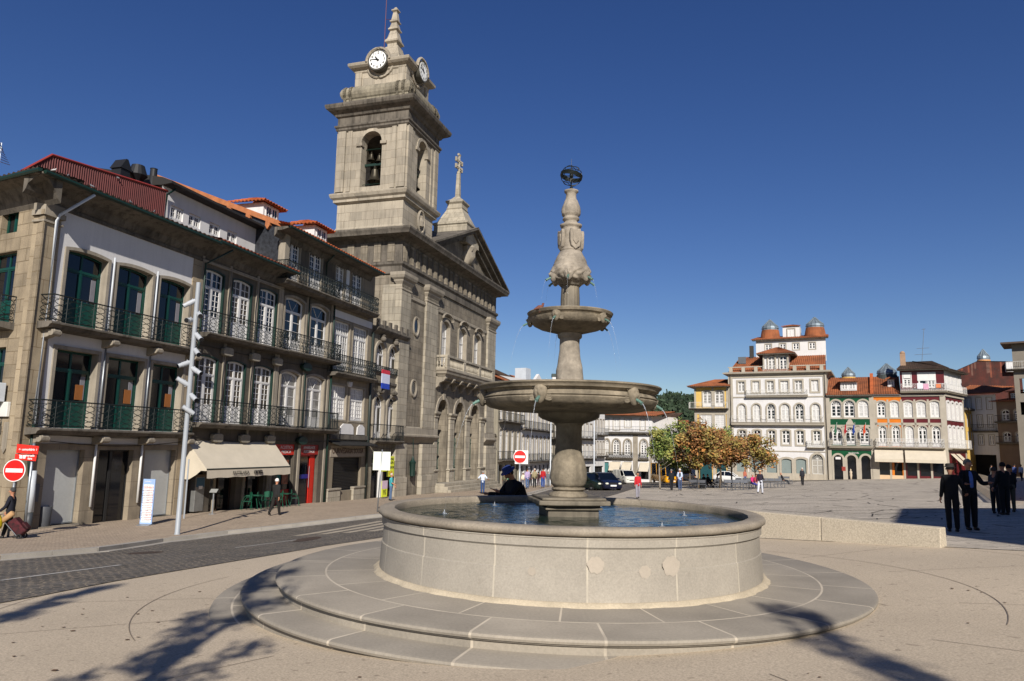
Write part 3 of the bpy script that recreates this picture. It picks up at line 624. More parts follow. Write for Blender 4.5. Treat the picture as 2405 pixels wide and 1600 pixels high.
b = MB(); wall(b, -1.7, 7.0, 10.7, 11.6, -.02, (), 0); b.box(-1.7, 7, -.08, .0, 10.62, 10.75); b.build('frieze', GRD, h1)
for hs in (up1, lo1):
    for h in hs:
        w_ = window(h1, h, 0, .36, GRN, GLS, 1, 1, transom=h[3]-.75, panel=.95, fwid=.09, bar=.03, trim=GRT, tw=.14, tp=.07, name='balcony_door', trows=1, tcols=1, bottom=False)
for hs, c_ in ((up1, None), (lo1, 1)):
    for h in hs:
        MB().box(h[1]-.42, h[1]-.2, .3, .318, h[2]+1.15, h[3]-.95).build('curtain', plain('dusty_curtain', '#77767c', .8), h1)
        if c_: MB().box(h[1]-.62, h[1]-.25, .296, .312, h[2]+1.15, h[2]+1.75).build('wood_shelf', plain('orange_shelf', '#8a5426', .7), h1)
for k, h in enumerate(gr1):
    x0, x1, z0, z1 = h[:4]; fr = MB(); yy = .22; ring(fr, x0+.06, x1-.06, z0+.06, z1-.06, 0, .055, yy, yy+.06)
    if k == 1: fr.box(2.72, 2.84, yy-.02, yy+.06, z0+.06, z1-.06)
    o = fr.build('shop_window', METAL if k != 1 else plain('dark_frame', '#232323', .4), h1)
    MB().poly([(x, yy+.03, z) for x, z in outline(x0+.05, x1-.05, z0+.05, z1-.05, 0)]).build('pane', GLS if k == 1 else mat('roller_blind', rgb('#a6a8a6'), .3, .06, .6, 10, 0, spec=.6), o)
    if k == 1: MB().box(2.9, 3.68, yy+.06, yy+.1, z0+.1, z1-.1).build('curtain', plain('pale_curtain', '#b7b79d', .8), o)
    MB().box(x0-.05, x1+.05, -.1, .3, z0-.16, z0).build('sill', GRT, o)
balcony(h1, -1.55, 6.55, 6.14, dep=.72, h=1.02, style='scroll'); balcony(h1, -1.55, 6.55, 2.18, dep=.72, h=1.02, style='scroll')
b = MB()
for zt in (5.88, 1.92):
    for u in (-1.15, 1.65, 4.1, 6.6):
        b.prismx([(0, zt), (-.62, zt), (-.66, zt-.1), (-.6, zt-.2), (-.45, zt-.22), (-.3, zt-.3), (0, zt-.36)], u-.14, u+.14); b.M = Matrix.Translation((u, -.52, zt-.14)) @ Matrix.Rotation(pi/2, 4, 'Y'); b.lathe([(0, -.2), (.13, -.2), (.13, .2), (0, .2)], 12); b.M = None
b.build('corbels', GRT, h1, bevel=.02)
eave(h1, -2.7, 6.95, 11.5, 1.0)
# side facade facing the camera, running left from the corner
b = MB(); sa = Matrix.Translation((-1.72, -.04, 0)) @ Matrix.Rotation(radians(AZ-117), 4, 'Z'); SL = 9
sh_ = [(-3.9, -2.42, 7.4-1.25, 9.02, 0), (-1.95-0, -1.95+.01, 7, 7.01, 0)][:1]+[(-3.4, -1.75, 2.3, 5.15, 0), (-3.0, -1.85, 9.95, 10.72, 0)]
sh_ = [(-3.2, -1.55, 6.15, 8.98, 0), (-3.1, -1.5, 2.3, 5.2, 0), (-2.9, -1.75, 9.75, 10.75, 0)]
wall(b, -SL, 0, -2.6, 10.8, 0, sh_, .4); b.box(-.55, .06, -.06, 0, -2.6, 10.2); b.box(-.62, .12, -.13, 0, 10.2, 10.4)
b.M = None
sw = b.build('side_wall', BRN, h1); sw.matrix_local = sa
for h in sh_: o = window(sw, h, 0, .3, GRN, GLS, 1, 1 if h[3] < 9 else 1, transom=h[3]-.6 if h[3] < 9.5 else None, panel=.8 if h[3] < 9.5 else 0, name='window', trows=1, tcols=1)
for z_ in (6.1, 2.2): balcony(sw, -3.9, -1.15, z_, dep=.6, h=1.0, style='scroll')
b = MB(); b.prismx([(0, 10.55), (-.12, 10.7), (-.2, 10.9), (-.5, 11.3), (-.95, 11.42), (-.95, 11.5), (0, 11.5)], -SL, .9); b.build('side_cornice', GRD, sw)
MB().prismx([(-1.1, 11.52), (-1.12, 11.44), (-1.07, 11.38), (-.95, 11.44), (-.95, 11.52)], -SL, 1.2).build('side_gutter', DGRN, sw)
tiles(sw, (-SL, -1.05, 11.5), (1.1, -1.05, 11.5), (-1.0, 2.0, 12.3), (-SL, 2.0, 12.3), TILED, name='side_roof')
for i in range(1): MB().box(-1.35, -1.0, -.5, -.1, 3.1, 3.8).build('meter_box', LGREY, sw, bevel=.02)
MB().box(-1.35, -.75, -.12, 0, 2.55, 3.1).build('junction_box', plain('white_box', '#d5d3cc', .5), sw, bevel=.02)
MB().prism([(-.95, 2.35), (-.65, 2.35), (-.65, 1.4), (-.8, 1.2), (-.95, 1.4)], -.06, 0).build('stone_plaque', GRT, sw, bevel=.01)
tiles(h1, (-2.75, -1.08, 11.5), (6.95, -1.08, 11.5), (6.95, 1.8, 12.3), (.2, 1.8, 12.3), TILED)
pipe(h1, [(-.5, -1.0, 11.35), (-1.22, -.18, 10.35), (-1.28, -.14, 10.1), (-1.28, -.14, 2.3)], .06, LGREY)
pipe(h1, [(-1.28, -.14, 2.3), (-1.28, -.14, .9), (-1.2, -.14, .4)], .06, DGRN); pipe(h1, [(-1.1, -.16, .6), (-1.05, -.16, -.9)], .13, LGREY, 'drain_cover'); pipe(h1, [(-1.05, -.16, -.9), (-1.05, -.16, -1.6)], .12, plain('dark_cover', '#3a3d40', .5), 'drain_cover')
for u in (1.66, 4.12):
    pipe(h1, [(u, -.1, 9.4), (u, -.1, 6.2)], .035, LGREY); pipe(h1, [(u, -.1, 5.6), (u, -.1, 2.2)], .035, METAL); pipe(h1, [(u, -.12, 1.8), (u, -.12, -.9)], .05, WHF)
MB().box(-.93, -.68, -.08, -.03, -.55, .1).build('intercom', plain('intercom_grey', '#50525a', .4), h1)
settle(h1, -1.7, -1.62)
# ---- three window house over the pastry shop
h2 = froot(P0, AZ, 'terraced_house', 'weathered house with green edged white windows above the cream awning', 'house', HG)
up2 = [(7.2, 8.75, 7.15, 10.35, .09), (9.47, 11.07, 7.15, 10.35, .09), (11.8, 13.4, 7.15, 10.35, .09)]
lo2 = [(7.2, 8.75, 2.72, 5.98, .09), (9.5, 11.0, 2.72, 5.98, .09), (11.8, 13.46, 2.72, 5.98, .09)]
gr2 = [(7.2, 8.3, -1.9, 1.7, 0), (8.9, 10.9, -1.9, 1.7, 0), (11.4, 13.3, -1.95, 1.7, 0)]
b = MB(); wall(b, 6.98, 13.75, -2.6, 11.35, 0, up2+lo2+gr2, .4); b.build('wall', FACE2, h2)
for hs in (up2, lo2):
    for i, h in enumerate(hs): window(h2, h, 0, .2, WHF, GLS if (hs is up2 and i != 1) else mat('slatted_blind', rgb('#5a4d3c'), .4, .5, 14, 8, 0, spec=.5), 2, 5, transom=h[3]-.88, panel=.75, fwid=.1, bar=.035, trim=DGRN, tw=.06, tp=.02, trows=2, tcols=2, mull=.16, bottom=False)
b = MB()
for u in (6.98, 9.1, 11.43, 13.55): b.box(u, u+.16, -.06, 0, -2.6, 10.9)
b.box(6.98, 13.75, -.09, 0, 10.6, 10.75); b.build('pilaster', GRT, h2)
for zt in (6.55, 2.15):
    for u in (9.2, 11.5, 13.6) if zt > 3 else (8.9, 11.1, 13.4):
        MB().prism([(u-.42*cos(q)*(1-.12*cos(4*q)), zt-.18+.24*sin(q)*(1-.1*cos(4*q))) for q in [2*pi*k/20 for k in range(20)]], -.3, -.05).build('oval_bracket', mat('shell_stone', rgb('#8e8778'), .9, .15, 2, 25, .2), h2, bevel=.03)
balcony(h2, 7.05, 13.85, 7.08, dep=.72, h=1.05, style='scroll', step=.5); balcony(h2, 7.0, 14.2, 2.7, dep=.72, h=1.1, style='scroll', step=.5)
eave(h2, 6.95, 13.85, 11.6, 1.0)
tiles(h2, (6.95, -1.08, 11.62), (13.85, -1.08, 11.62), (13.7, 1.7, 12.3), (6.95, 1.7, 12.3), mat('mixed_clay_tile', rgb('#a04e2c', .65), .9, .3, .6, 14, .2, .01, col2=rgb('#3b2c22', .6)))
pipe(h2, [(8.0, -.98, 11.4), (7.1, -.16, 10.5), (7.08, -.14, 2.0)], .05, DGRN)
settle(h2, 6.98, -1.8)
# ---- tall house: two arched windows a floor, and its twin with square windows
h3 = froot(P0, AZ, 'terraced_house', 'tall house with fanlight windows and lattice balcony under orange roof tiles', 'house', HG)
up3 = [(14.25, 16.3, 7.25, 10.42, .17), (17.02, 19.12, 7.25, 10.46, .17)]; lo3 = [(14.3, 16.2, 2.75, 5.98, .17), (17.0, 19.05, 2.75, 5.98, .17)]
tp3 = [(13.95, 15.4, 11.35, 13.8, 0), (16.5, 17.95, 11.35, 13.85, 0)]; gr3 = [(14.2, 16.2, -1.95, 1.72, 0), (16.85, 18.9, -1.98, 1.72, 0)]
b = MB(); wall(b, 13.75, 19.65, -2.6, 14.2, 0, up3+lo3+tp3+gr3, .4); b.build('wall', FACE2, h3)
for i, h in enumerate(up3+lo3): window(h3, h, 0, .25, WHF, GLS if i < 2 else CUR, 1, 3, transom=h[3]-.85, panel=.5, fwid=.12, bar=.035, trim=GRT, tw=.14, tp=.04, fan=3, mull=.14, bottom=False)
for h in tp3: window(h3, h, 0, .15, WHF, GLS, 2, 5, panel=.7, fwid=.1, bar=.04, mull=.14, trim=GRT, tw=.1, tp=.03, bottom=False)
b = MB()
for u in (13.75, 16.5, 19.4): b.box(u, u+.22, -.06, 0, -2.6, 11)
b.build('pilaster', GRT, h3)
for zt in (6.6, 2.15): MB().prism([(16.6-.5*cos(q), zt-.2+.26*sin(q)) for q in [2*pi*k/20 for k in range(20)]], -.3, -.05).build('oval_bracket', DGRN, h3, bevel=.03)
balcony(h3, 13.95, 19.9, 7.12, dep=.7, h=1.05, style='lattice', step=.36); balcony(h3, 14.3, 20.0, 2.68, dep=.7, h=1.05, style='bars', step=.11)
balcony(h3, 13.0, 19.1, 11.12, dep=.85, h=1.1, style='lattice', step=.3, th=.26)
eave(h3, 12.7, 19.4, 14.1, 1.0, zt=.3); tiles(h3, (12.5, -1.08, 14.12), (19.4, -1.08, 14.12), (19.4, .6, 14.75), (13.6, .6, 14.75), TILEO)
pipe(h3, [(18.4, -.6, 13.9), (18.35, -.12, 13.4), (18.35, -.12, 11.2)], .05, DGRN); pipe(h3, [(16.62, -.12, 11), (16.62, -.12, 7.1)], .03, DGRN); pipe(h3, [(16.62, -.12, 6), (16.62, -.12, 2.6)], .03, DGRN)
pipe(h3, [(19.6, -.14, 10.9), (19.6, -.14, 7.2)], .05, DGRN); pipe(h3, [(19.65, -.14, 6.9), (19.65, -.14, -1.9)], .07, DGRN)
settle(h3, 13.75, -1.95)
h4 = froot(P0, AZ, 'terraced_house', 'narrow granite house with square white windows beside the stone church', 'house', HG)
up4 = [(19.98, 22.0, 6.7, 9.95, 0), (22.5, 24.6, 6.7, 9.95, 0)]; lo4 = [(20.0, 22.0, 3.4, 5.66, 0), (22.5, 24.55, 3.4, 5.66, 0)]; tp4 = [(19.35, 20.85, 11.35, 13.85, 0), (21.95, 23.4, 11.35, 13.85, 0)]
gr4 = [(20.75, 24.6, -1.3, .9, 0)]
b = MB(); wall(b, 19.65, 25.35, -2.6, 14.2, 0, up4+lo4+[(max(19.7, h[0]),)+h[1:] for h in tp4]+gr4, .35); b.build('wall', mat('speckled_granite', rgb('#857a68'), .9, .12, .9, 45, .2, .01, fvar=.25, streak=.3), h4)
for h in up4+lo4: window(h4, h, 0, .2, WHF, CURL if h[3] < 6 else CUR, 3, 4, transom=h[3]-.85, panel=.1 if h[3] < 6 else .4, fwid=.1, bar=.05, trows=2, tcols=4, mull=.12, trim=GRT, tw=.12, tp=.03, bottom=h[3] < 6)
for h in tp4: h = (max(19.72, h[0]),)+h[1:]; window(h4, h, 0, .15, WHF, GLS, 2, 5, panel=.7, fwid=.1, bar=.04, mull=.14, trim=GRT, tw=.1, tp=.03, bottom=False)
MB().box(19.7, 25.2, -.025, 0, 10.15, 10.62).build('white_band', WHT, h4); MB().box(21.1, 21.5, -.04, 0, 11.5, 13.8).build('shutter', WHF, h4)
MB().box(19.9, 25.3, -.14, 0, 2.1, 2.4).build('ledge', GRD, h4)
balcony(h4, 19.3, 24.9, 6.42, dep=.75, h=1.15, style='lattice', step=.3); balcony(h4, 19.12, 24.6, 11.12, dep=.85, h=1.1, style='lattice', step=.3, th=.26)
MB().prism([(21.95, 6.0), (22.45, 6.0), (22.42, 5.8), (22.3, 5.65), (22.1, 5.65), (21.98, 5.8)], -.2, 0).build('stone_cup', WHT, h4, bevel=.02)
for u0, u1 in ((21.3, 23.1), (23.6, 24.7)): MB().prism([(u0, 2.45), (u1, 2.45), (u1-.05, 2.95), (u1-.4, 3.15), (u0+.4, 3.15), (u0+.05, 2.95)], -.1, -.02).build('lunette_panel', WHT, h4)
eave(h4, 19.4, 24.6, 14.1, 1.0, zt=.3); tiles(h4, (19.4, -1.08, 14.12), (24.75, -1.08, 14.12), (24.4, .6, 14.75), (19.4, .6, 14.75), TILEO)
pipe(h4, [(25.2, -.12, 9.9), (25.2, -.12, -2.0)], .09, mat('dark_pipe', rgb('#2b3330'), .5, .1, 2, 20, 0), 'downpipe')
MB().prismx([(0, 2.0), (-.9, 1.75), (-.9, 1.68), (0, 1.9)], 20.0, 25.3).build('canopy', plain('black_canopy', '#1c1b19', .8), h4)
MB().box(20.3, 25.0, -.03, .0, .95, 1.68).build('sign_band', mat('sign_stone', rgb('#9a8f80'), .8, .08, 2, 20, .1), h4)
tx = text('OURIVESARIA SOUSA', .5, plain('rust_letter', '#4a2f22', .7), (22.6, -.05, 1.32), (pi/2, 0, 0), h4, sx=.9)
sb = MB(); 
for k in range(22): sb.prismx([(.22, -1.2+k*.1), (.19, -1.17+k*.1), (.19, -1.13+k*.1), (.22, -1.1+k*.1)], 20.75, 24.6)
sb.build('roller_shutter', plain('shutter_black', '#1d1b1a', .5), h4)
for u in (20.0, 23.4): MB().box(u, u+1.6, -.16, .1, -2.1, -1.2).build('stone_counter', GRL, h4, bevel=.02); MB().box(u-.03, u+1.63, -.22, .1, -1.2, -1.08).build('counter_top', GRT, h4, bevel=.02)
settle(h4, 19.65, -2.1)
h5 = froot(P0, AZ, 'terraced_house', 'small ornate granite house with battlements leaning against the church', 'house', HG)
up5 = [(25.9, 27.5, 7.2, 9.35, .8), (28.05, 29.7, 7.2, 9.35, .8)]; lo5 = [(26.0, 27.6, 2.3, 5.45, .8), (28.2, 29.9, 2.3, 5.45, .8)]; gr5 = [(26.2, 27.9, -2.2, 1.2, 0), (28.3, 29.9, -2.2, 1.2, 0)]
b = MB(); wall(b, 25.35, 30.9, -2.8, 10.1, 0, up5+lo5+gr5, .35); b.poly([(30.9, 0, -2.8), (30.9, 4, -2.8), (30.9, 4, 10.1), (30.9, 0, 10.1)]); b.build('wall', mat('ornate_stone', rgb('#8c8372'), .9, .2, 1.4, 25, .4, .02, streak=.7), h5)
for h in up5+lo5: window(h5, h, 0, .22, WHF, GLS, 1, 1, transom=h[3]-.85, panel=.3, fwid=.09, bar=.03, mull=.22, fan=4, trim=GRT, tw=.2, tp=.12, bottom=False)
b = MB(); b.prismx([(0, 9.9), (-.4, 10.15), (-.5, 10.3), (-.5, 10.4), (0, 10.4)], 25.3, 31.0)
for k in range(6): b.box(25.45+k*1.0, 25.75+k*1.0, -.4, -.2, 10.4, 11.0)
for k in range(5): b.box(25.75+k*1.0, 26.45+k*1.0, -.36, -.24, 10.4, 10.62)
for u in (26.7, 28.9): b.M = Matrix.Translation((u, -.22, 9.65)); b.lathe([(0, -.28), (.2, -.15), (.25, 0), (.15, .15), (.22, .24), (0, .34)], 10); b.M = None
for u in (26.7, 28.9): b.M = Matrix.Translation((u+.1, -.18, 5.75)); b.lathe([(0, -.25), (.25, -.15), (.3, 0), (.15, .15), (0, .3)], 10); b.M = None
b.box(25.4, 30.9, -.12, 0, 6.3, 6.5); b.build('battlement', GRD, h5, bevel=.02)
balcony(h5, 25.6, 30.3, 2.1, dep=.6, h=1.15, style='bars', step=.2); railing(h5, 25.7, 30.0, 7.1, .5, -.15, 'lattice', step=.3)
pn = MB(); yy = .25
for h in gr5: ring(pn, h[0]+.08, h[1]-.08, h[2]+.08, h[3]-.08, 0, .08, yy, yy+.06)
pn.box(26.28, 29.8, yy, yy+.05, .35, .45); o = pn.build('shop_door', WHF, h5); MB().box(26.25, 29.85, yy+.04, yy+.05, -2.2, 1.2).build('pane', GLS, o)
sg = MB(); sg.box(26.2, 27.5, -.5, -.45, 6.3, 7.0); sg.cur = 1; sg.box(26.2, 27.5, -.5, -.45, 5.9, 6.3); sg.cur = 2; sg.box(26.2, 27.5, -.5, -.45, 7.0, 7.3)
fs_ = sg.build('for_sale_sign', [plain('pale_poster', '#c9cde0', .5), plain('blue_poster', '#1d3fae', .5), plain('red_poster', '#c22a3c', .5)], h5)
settle(h5, 25.35, -2.3)
# ---- roofs and houses behind the front row
br = froot(P0, AZ, 'rear_house', 'white rear house with red ribbed metal side and dark gutter above the corner house', 'house', 'houses behind the front row')
YR = 1.9; kR = .927
FR = lambda u, z: (-22.36+(u+22.36)*kR, 1.85+(z-1.85)*kR)
n = 130
def zt_(u): return 14.3+(u-1.6)*.115 if u > 1.6 else 13.1+(u-.3)*(1.2/1.3)
rb_ = MB()
for k in range(n):
    u0, u1 = .3+8.2*k/n, .3+8.2*(k+1)/n; y0, y1 = (YR, YR-.05) if k % 2 else (YR-.05, YR); a0, a1 = FR(u0, zt_(u0)), FR(u1, zt_(u1))
    rb_.poly([(a0[0], y0, 11.3), (a1[0], y1, 11.3), (a1[0], y1, a1[1]), (a0[0], y0, a0[1])])
rb_.build('ribbed_cladding', mat('red_metal', rgb('#5e1d18', .9), .55, .12, 1, 20, 0), br, fixn=False)
A3 = [FR(.3, zt_(.3)), FR(1.6, 14.34), FR(8.6, 15.12)]
b = MB(); b.tube([(p[0], YR-.03, p[1]) for p in A3], .06, 5); b.build('ridge_cap', plain('red_cap', '#84302a', .5), br)
b = MB(); b.poly([(A3[0][0], YR, A3[0][1]), (A3[1][0], YR, A3[1][1]), (A3[2][0], YR, A3[2][1]), (A3[2][0], 9, 12.3), (A3[0][0], 9, 10)]); b.build('roof', plain('red_sheet', '#531b18', .6), br)
whs = [(FR(a, 0)[0], FR(c_, 0)[0], FR(0, 13.8)[1], FR(0, 14.5)[1], 0) for a, c_ in ((9.0, 9.95), (10.4, 11.35), (12.1, 13.05), (13.7, 14.6))]
b = MB(); wall(b, 6.0, 13.72, 11.3, 14.5, YR, whs, .2); b.build('wall', WHT, br)
for h in whs: window(br, h, YR, .15, WHF, GLS, 2, 2, fwid=.06, bar=.03, mull=.06)
MB().prismx([(YR, 14.35), (YR-.6, 14.4), (YR-.6, 14.52), (YR, 14.75), (6, 15.6), (6, 14.6)], 5.95, 13.74).build('dark_eave', plain('dark_eave', '#262422', .7), br)
pipe(br, [(6.5, YR-.4, 14.3), (6.2, YR-.15, 13.9), (6.2, YR-.15, 11.9)], .05, DGRN)
for u, kind in ((4.1, 0), (5.1, 1), (6.1, 2)):
    b = MB(); b.M = Matrix.Translation((u, 2.6, 14.0)) @ Matrix.Scale(.92, 4)
    if kind == 0: b.box(-.3, .3, -.3, .3, -.5, .55); b.prism([(-.38, .5), (.38, .5), (.06, 1.05), (-.06, 1.05)], -.36, .36)
    elif kind == 1: b.lathe([(.22, -.5), (.22, .3), (.5, .6), (.32, 1.15), (.1, 1.15)], 16)
    else: b.lathe([(.26, -.6), (.28, .2), (.32, .3), (.2, .5), (.18, 1.35), (.2, 1.4), (0, 1.42)], 14)
    b.build('chimney', plain('black_chimney', '#16171a', .6), br)
ant = MB(); ant.tube([(-1.3, 3.2, 11.2), (-1.3, 3.2, 13.6)], .02, 4)
for k in range(7): ant.tube([(-1.6+.05*k, 2.9+.1*k, 13.45-.09*k), (-1.0+.05*k, 3.5-.02*k, 13.45-.09*k)], .015, 3)
ant.build('roof_aerial', METAL, br); settle(br, -1, 11)
h3b = froot(P0, AZ, 'roof_storey', 'dark slate clad party wall with orange verge board and two tiled dormers', 'roof', 'houses behind the front row')
b = MB(); b.prismx([(.15, 11.3), (9.5, 11.3), (9.5, 18.2), (.15, 14.45)], 13.6, 13.72); b.build('slate_wall', mat('slate_cladding', rgb('#32353b'), .45, .3, 5, 30, .6, .02, col2=rgb('#191a1e'), fvar=.45), h3b)
vz = lambda y: 14.2+(y)*.398
b = MB(); b.prismx([(-.4, vz(-.4)+.1), (9.5, vz(9.5)+.1), (9.5, vz(9.5)+.42), (-.4, vz(-.4)+.42)], 13.42, 13.85)
for k in range(6): y_ = 1.0+k*1.4; b.prismx([(y_-.14, vz(y_-.14)+.12), (y_+.14, vz(y_+.14)+.12), (y_+.16, vz(y_)-.12), (y_, vz(y_)-.36), (y_-.16, vz(y_)-.12)], 13.38, 13.59)
b.build('verge_board', mat('orange_wood', rgb('#a8683f'), .8, .15, 3, 20, .1), h3b)
MB().box(13.5, 13.95, -.25, .2, 11.3, 14.0).build('stone_pier', GRT, h3b)
tiles(h3b, (13.8, .5, vz(.5)+.1), (24.4, .5, vz(.5)+.1), (22.4, 9.5, vz(9.5)+.3), (13.8, 9.5, vz(9.5)+.3), TILEO)
def dormer(root, u0, u1, y, z0, z1, dy=2.5):
    b = MB(); b.box(u0, u1, y, y+dy, z0, z1); d = b.build('dormer', WHT, root)
    window(d, (u0+.2, u1-.2, z0+.35, z1-.1), y-.09, .1, WHF, GLS, 2, 2, fwid=.06, bar=.04, mull=.08, name='dormer_window')
    um = (u0+u1)/2; oh = .4; ym = y+dy*.5
    tiles(d, (u0-oh, y-oh, z1), (u1+oh, y-oh, z1), (um+.01, ym, z1+.6), (um-.01, ym, z1+.6), TILEO, .28)
    tiles(d, (u0-oh, y+dy+oh, z1), (u0-oh, y-oh, z1), (um-.01, ym, z1+.6), (um-.01, ym+.02, z1+.6), TILEO, .28)
    tiles(d, (u1+oh, y-oh, z1), (u1+oh, y+dy+oh, z1), (um, ym+.02, z1+.6), (um+.01, ym, z1+.6), TILEO, .28)
    return d
dormer(h3b, 17.0, 18.7, 4.0, 15.6, 17.35, 2.6); dormer(h3b, 20.0, 21.65, 2.0, 14.9, 16.6, 2.4)
settle(h3b, 13.75, 11.3)
# ---- shop fronts of the pastry shop and the red clinic
aw = froot(P0, AZ, 'awning', 'large cream fabric awning lettered for the pastry shop', 'awning')
CRM = mat('cream_canvas', rgb('#bdb3a0'), .85, .05, 1.5, 40, .1)
b = MB(); b.add([(6.95, -.05, 1.82), (13.95, -.05, 1.82), (13.75, -1.35, .5), (6.9, -1.35, .5), (6.95, -.05, 1.78), (13.95, -.05, 1.78), (13.75, -1.35, .46), (6.9, -1.35, .46)], [(0, 1, 2, 3), (7, 6, 5, 4), (0, 3, 7, 4), (1, 5, 6, 2), (3, 2, 6, 7)])
b.build('canopy', CRM, aw, fixn=False)
b = MB(); n = 40
pts = [(6.9+6.85*k/n, .5, .08-.015*sin(k*.9)) for k in range(n+1)]
for k in range(n): b.poly([(pts[k][0], -1.36, .5), (pts[k+1][0], -1.36, .5), (pts[k+1][0], -1.38, pts[k+1][2]), (pts[k][0], -1.38, pts[k][2])])
b.build('valance', CRM, aw, fixn=False)
MB().tube([(6.9, -1.36, .5), (13.75, -1.36, .5)], .035, 6).build('front_bar', plain('awning_bar', '#2b332d', .5), aw)
MB().poly([(6.93, -.05, 1.8), (6.9, -1.35, .5), (6.9, -1.34, .42), (6.92, -1.0, .42), (6.92, -.75, .22), (6.93, -.35, .0), (6.93, -.05, .0)]).build('side_flap', CRM, aw, fixn=False)
text('PASTELARIA', .24, plain('sign_black', '#1d1a18', .7), (9.35, -1.44, .28), (pi/2, 0, 0), aw); text('cereta', .34, plain('sign_black', '#1d1a18', .7), (10.75, -1.44, .31), (pi/2, 0, 0), aw, bold=.012, sx=.85)
settle(aw, 6.9, .08)
REDS = plain('shop_red', '#c02818', .45); REDD = plain('dark_shop_red', '#8e1c16', .45)
sf = froot(P0, AZ, 'clinic_storefront', 'red clinic shop front with glass door under the tall house', 'shop front')
b = MB()
b.cur = 0; b.box(14.25, 16.2, .05, .12, 1.1, 1.7); b.cur = 1; b.box(16.85, 18.9, .05, .12, 1.1, 1.7); b.build('fascia', [REDS, REDD], sf)
text('ACUSTICA\nMEDICA', .26, WHF, (15.4, .04, 1.4), (pi/2, 0, 0), sf); text('APARELHOS\nAUDITIVOS', .24, WHF, (17.85, .04, 1.4), (pi/2, 0, 0), sf)
b = MB(); ring(b, 17.0, 18.75, -1.95, 1.0, 0, .06, .2, .26); b.box(18.2, 18.7, .18, .22, -1.9, 1.0); b.build('door_frame', REDS, sf); MB().box(17.0, 18.75, .25, .27, -1.95, 1.05).build('door_glass', GLS, sf)
b = MB(); b.tube([(18.1, .12, -.9), (18.1, .12, .4)], .02, 5); b.build('door_handle', METAL, sf)
MB().box(17.0, 18.7, .235, .245, -.35, -.1).build('blue_stripe', plain('stripe_blue', '#1f2577', .5), sf)
MB().box(14.3, 16.15, .2, .24, -1.9, 1.05).build('shop_glass', GLS, sf); MB().box(14.35, 16.1, .18, .19, -1.9, -.9).build('red_panel', REDD, sf)
b = MB(); b.box(15.3, 15.9, .16, .18, -.6, .8); b.build('portrait_poster', mat('poster_skin', rgb('#9a5c41'), .5, .4, 3, 8, 0), sf)
settle(sf, 14.2, -1.97)
for nm, lab, u0, u1 in (('cafe_storefront', 'dark glass cafe front behind the green chairs', 8.9, 10.9), ('cafe_entrance', 'dark open cafe doorway between stone piers', 11.4, 13.3), ('side_doorway', 'narrow dark doorway beside the vending machine', 7.2, 8.3)):
    q = froot(P0, AZ, nm, lab, 'shop front'); b = MB(); ring(b, u0+.06, u1-.06, -1.9, 1.64, 0, .06, .3, .36); b.box((u0+u1)/2-.03, (u0+u1)/2+.03, .3, .36, -1.9, 1.6); b.build('frame', plain('brown_frame', '#3a2a20', .5), q); MB().box(u0, u1, .36, .38, -1.95, 1.7).build('pane', GLS, q)
    if u0 > 11: MB().box(11.5, 12.1, .28, .3, -.3, .9).build('poster', mat('orange_poster', rgb('#b8642a'), .6, .5, 4, 8, 0), q); MB().box(12.3, 12.9, .28, .3, -.2, .8).build('poster', mat('pale_notice', rgb('#9a9a98'), .6, .4, 6, 9, 0), q)
    settle(q, u0, -1.9)
# far continuation of the left row beyond the church
FARG = 'houses beyond the church'
def simple_house(p, az, u0, u1, zb, ze, floors, name, label, wm, wn, gl=GLS, roof=TILE, eh=.6, group=FARG, rail=True, fm=None, trim=GRT, rise=.25, ww=.55, side=None, dep=8, gh=2.9, rh=1.8, gcol=None):
    o = froot(p, az, name, label, 'house', group); wd = (u1-u0)/wn; holes = []; gh_ = []
    fh = (ze-zb-gh)/floors
    for f in range(floors):
        for k in range(wn):
            c0 = u0+wd*(k+.5); hw = wd*ww/2; holes.append((c0-hw, c0+hw, zb+gh+fh*f+.12, zb+gh+fh*f+fh*.8, rise))
    for k in range(wn): c0 = u0+wd*(k+.5); gh_.append((c0-wd*.32, c0+wd*.32, zb+.05, zb+gh*.82, 0))
    b = MB(); wall(b, u0, u1, zb-.8, ze, 0, holes+gh_, .25); b.poly([(u0, 0, zb-.8), (u0, dep, zb-.8), (u0, dep, ze), (u0, 0, ze)]); b.poly([(u1, 0, zb-.8), (u1, dep, zb-.8), (u1, dep, ze), (u1, 0, ze)])
    b.build('wall', wm, o, fixn=False)
    for h in holes: window(o, h, 0, .15, fm or WHF, gl, 2, 3, transom=h[3]-.7, fwid=.1, bar=.05, mull=.12, trim=trim, tw=.14, tp=.05, bottom=False)
    g = MB()
    for h in gh_: g.box(h[0], h[1], .2, .24, h[2], h[3])
    g.build('shop_front', gcol or GLS, o)
    if rail:
        for f in range(floors): balcony(o, u0+.1, u1-.1, zb+gh+fh*f+.05, dep=.6, h=.95, style='bars', step=.24, th=.18, m=IRON)
    MB().box(u0, u1, -.5, 0, ze-.14, ze).build('eaves', GRD, o)
    if roof:
        tiles(o, (u0-.2, -.65, ze), (u1+.2, -.65, ze), (u1+.2, dep*.5, ze+rh), (u0-.2, dep*.5, ze+rh), roof, .3)
    settle(o, u0, zb); return o
simple_house(P0, AZ, 56.5, 66, -2.6, 9.2, 2, 'terraced_house', 'grey stone house with green balcony railings just beyond the church', mat('mid_render', rgb('#8d8676'), .9, .1, .6, 20, .1, streak=.3), 4, ww=.5)
simple_house(P0, AZ, 66, 82, -2.9, 8.3, 2, 'terraced_house', 'long pale house with rows of balcony doors seen under the fountain bowl', WHT, 7, ww=.45)
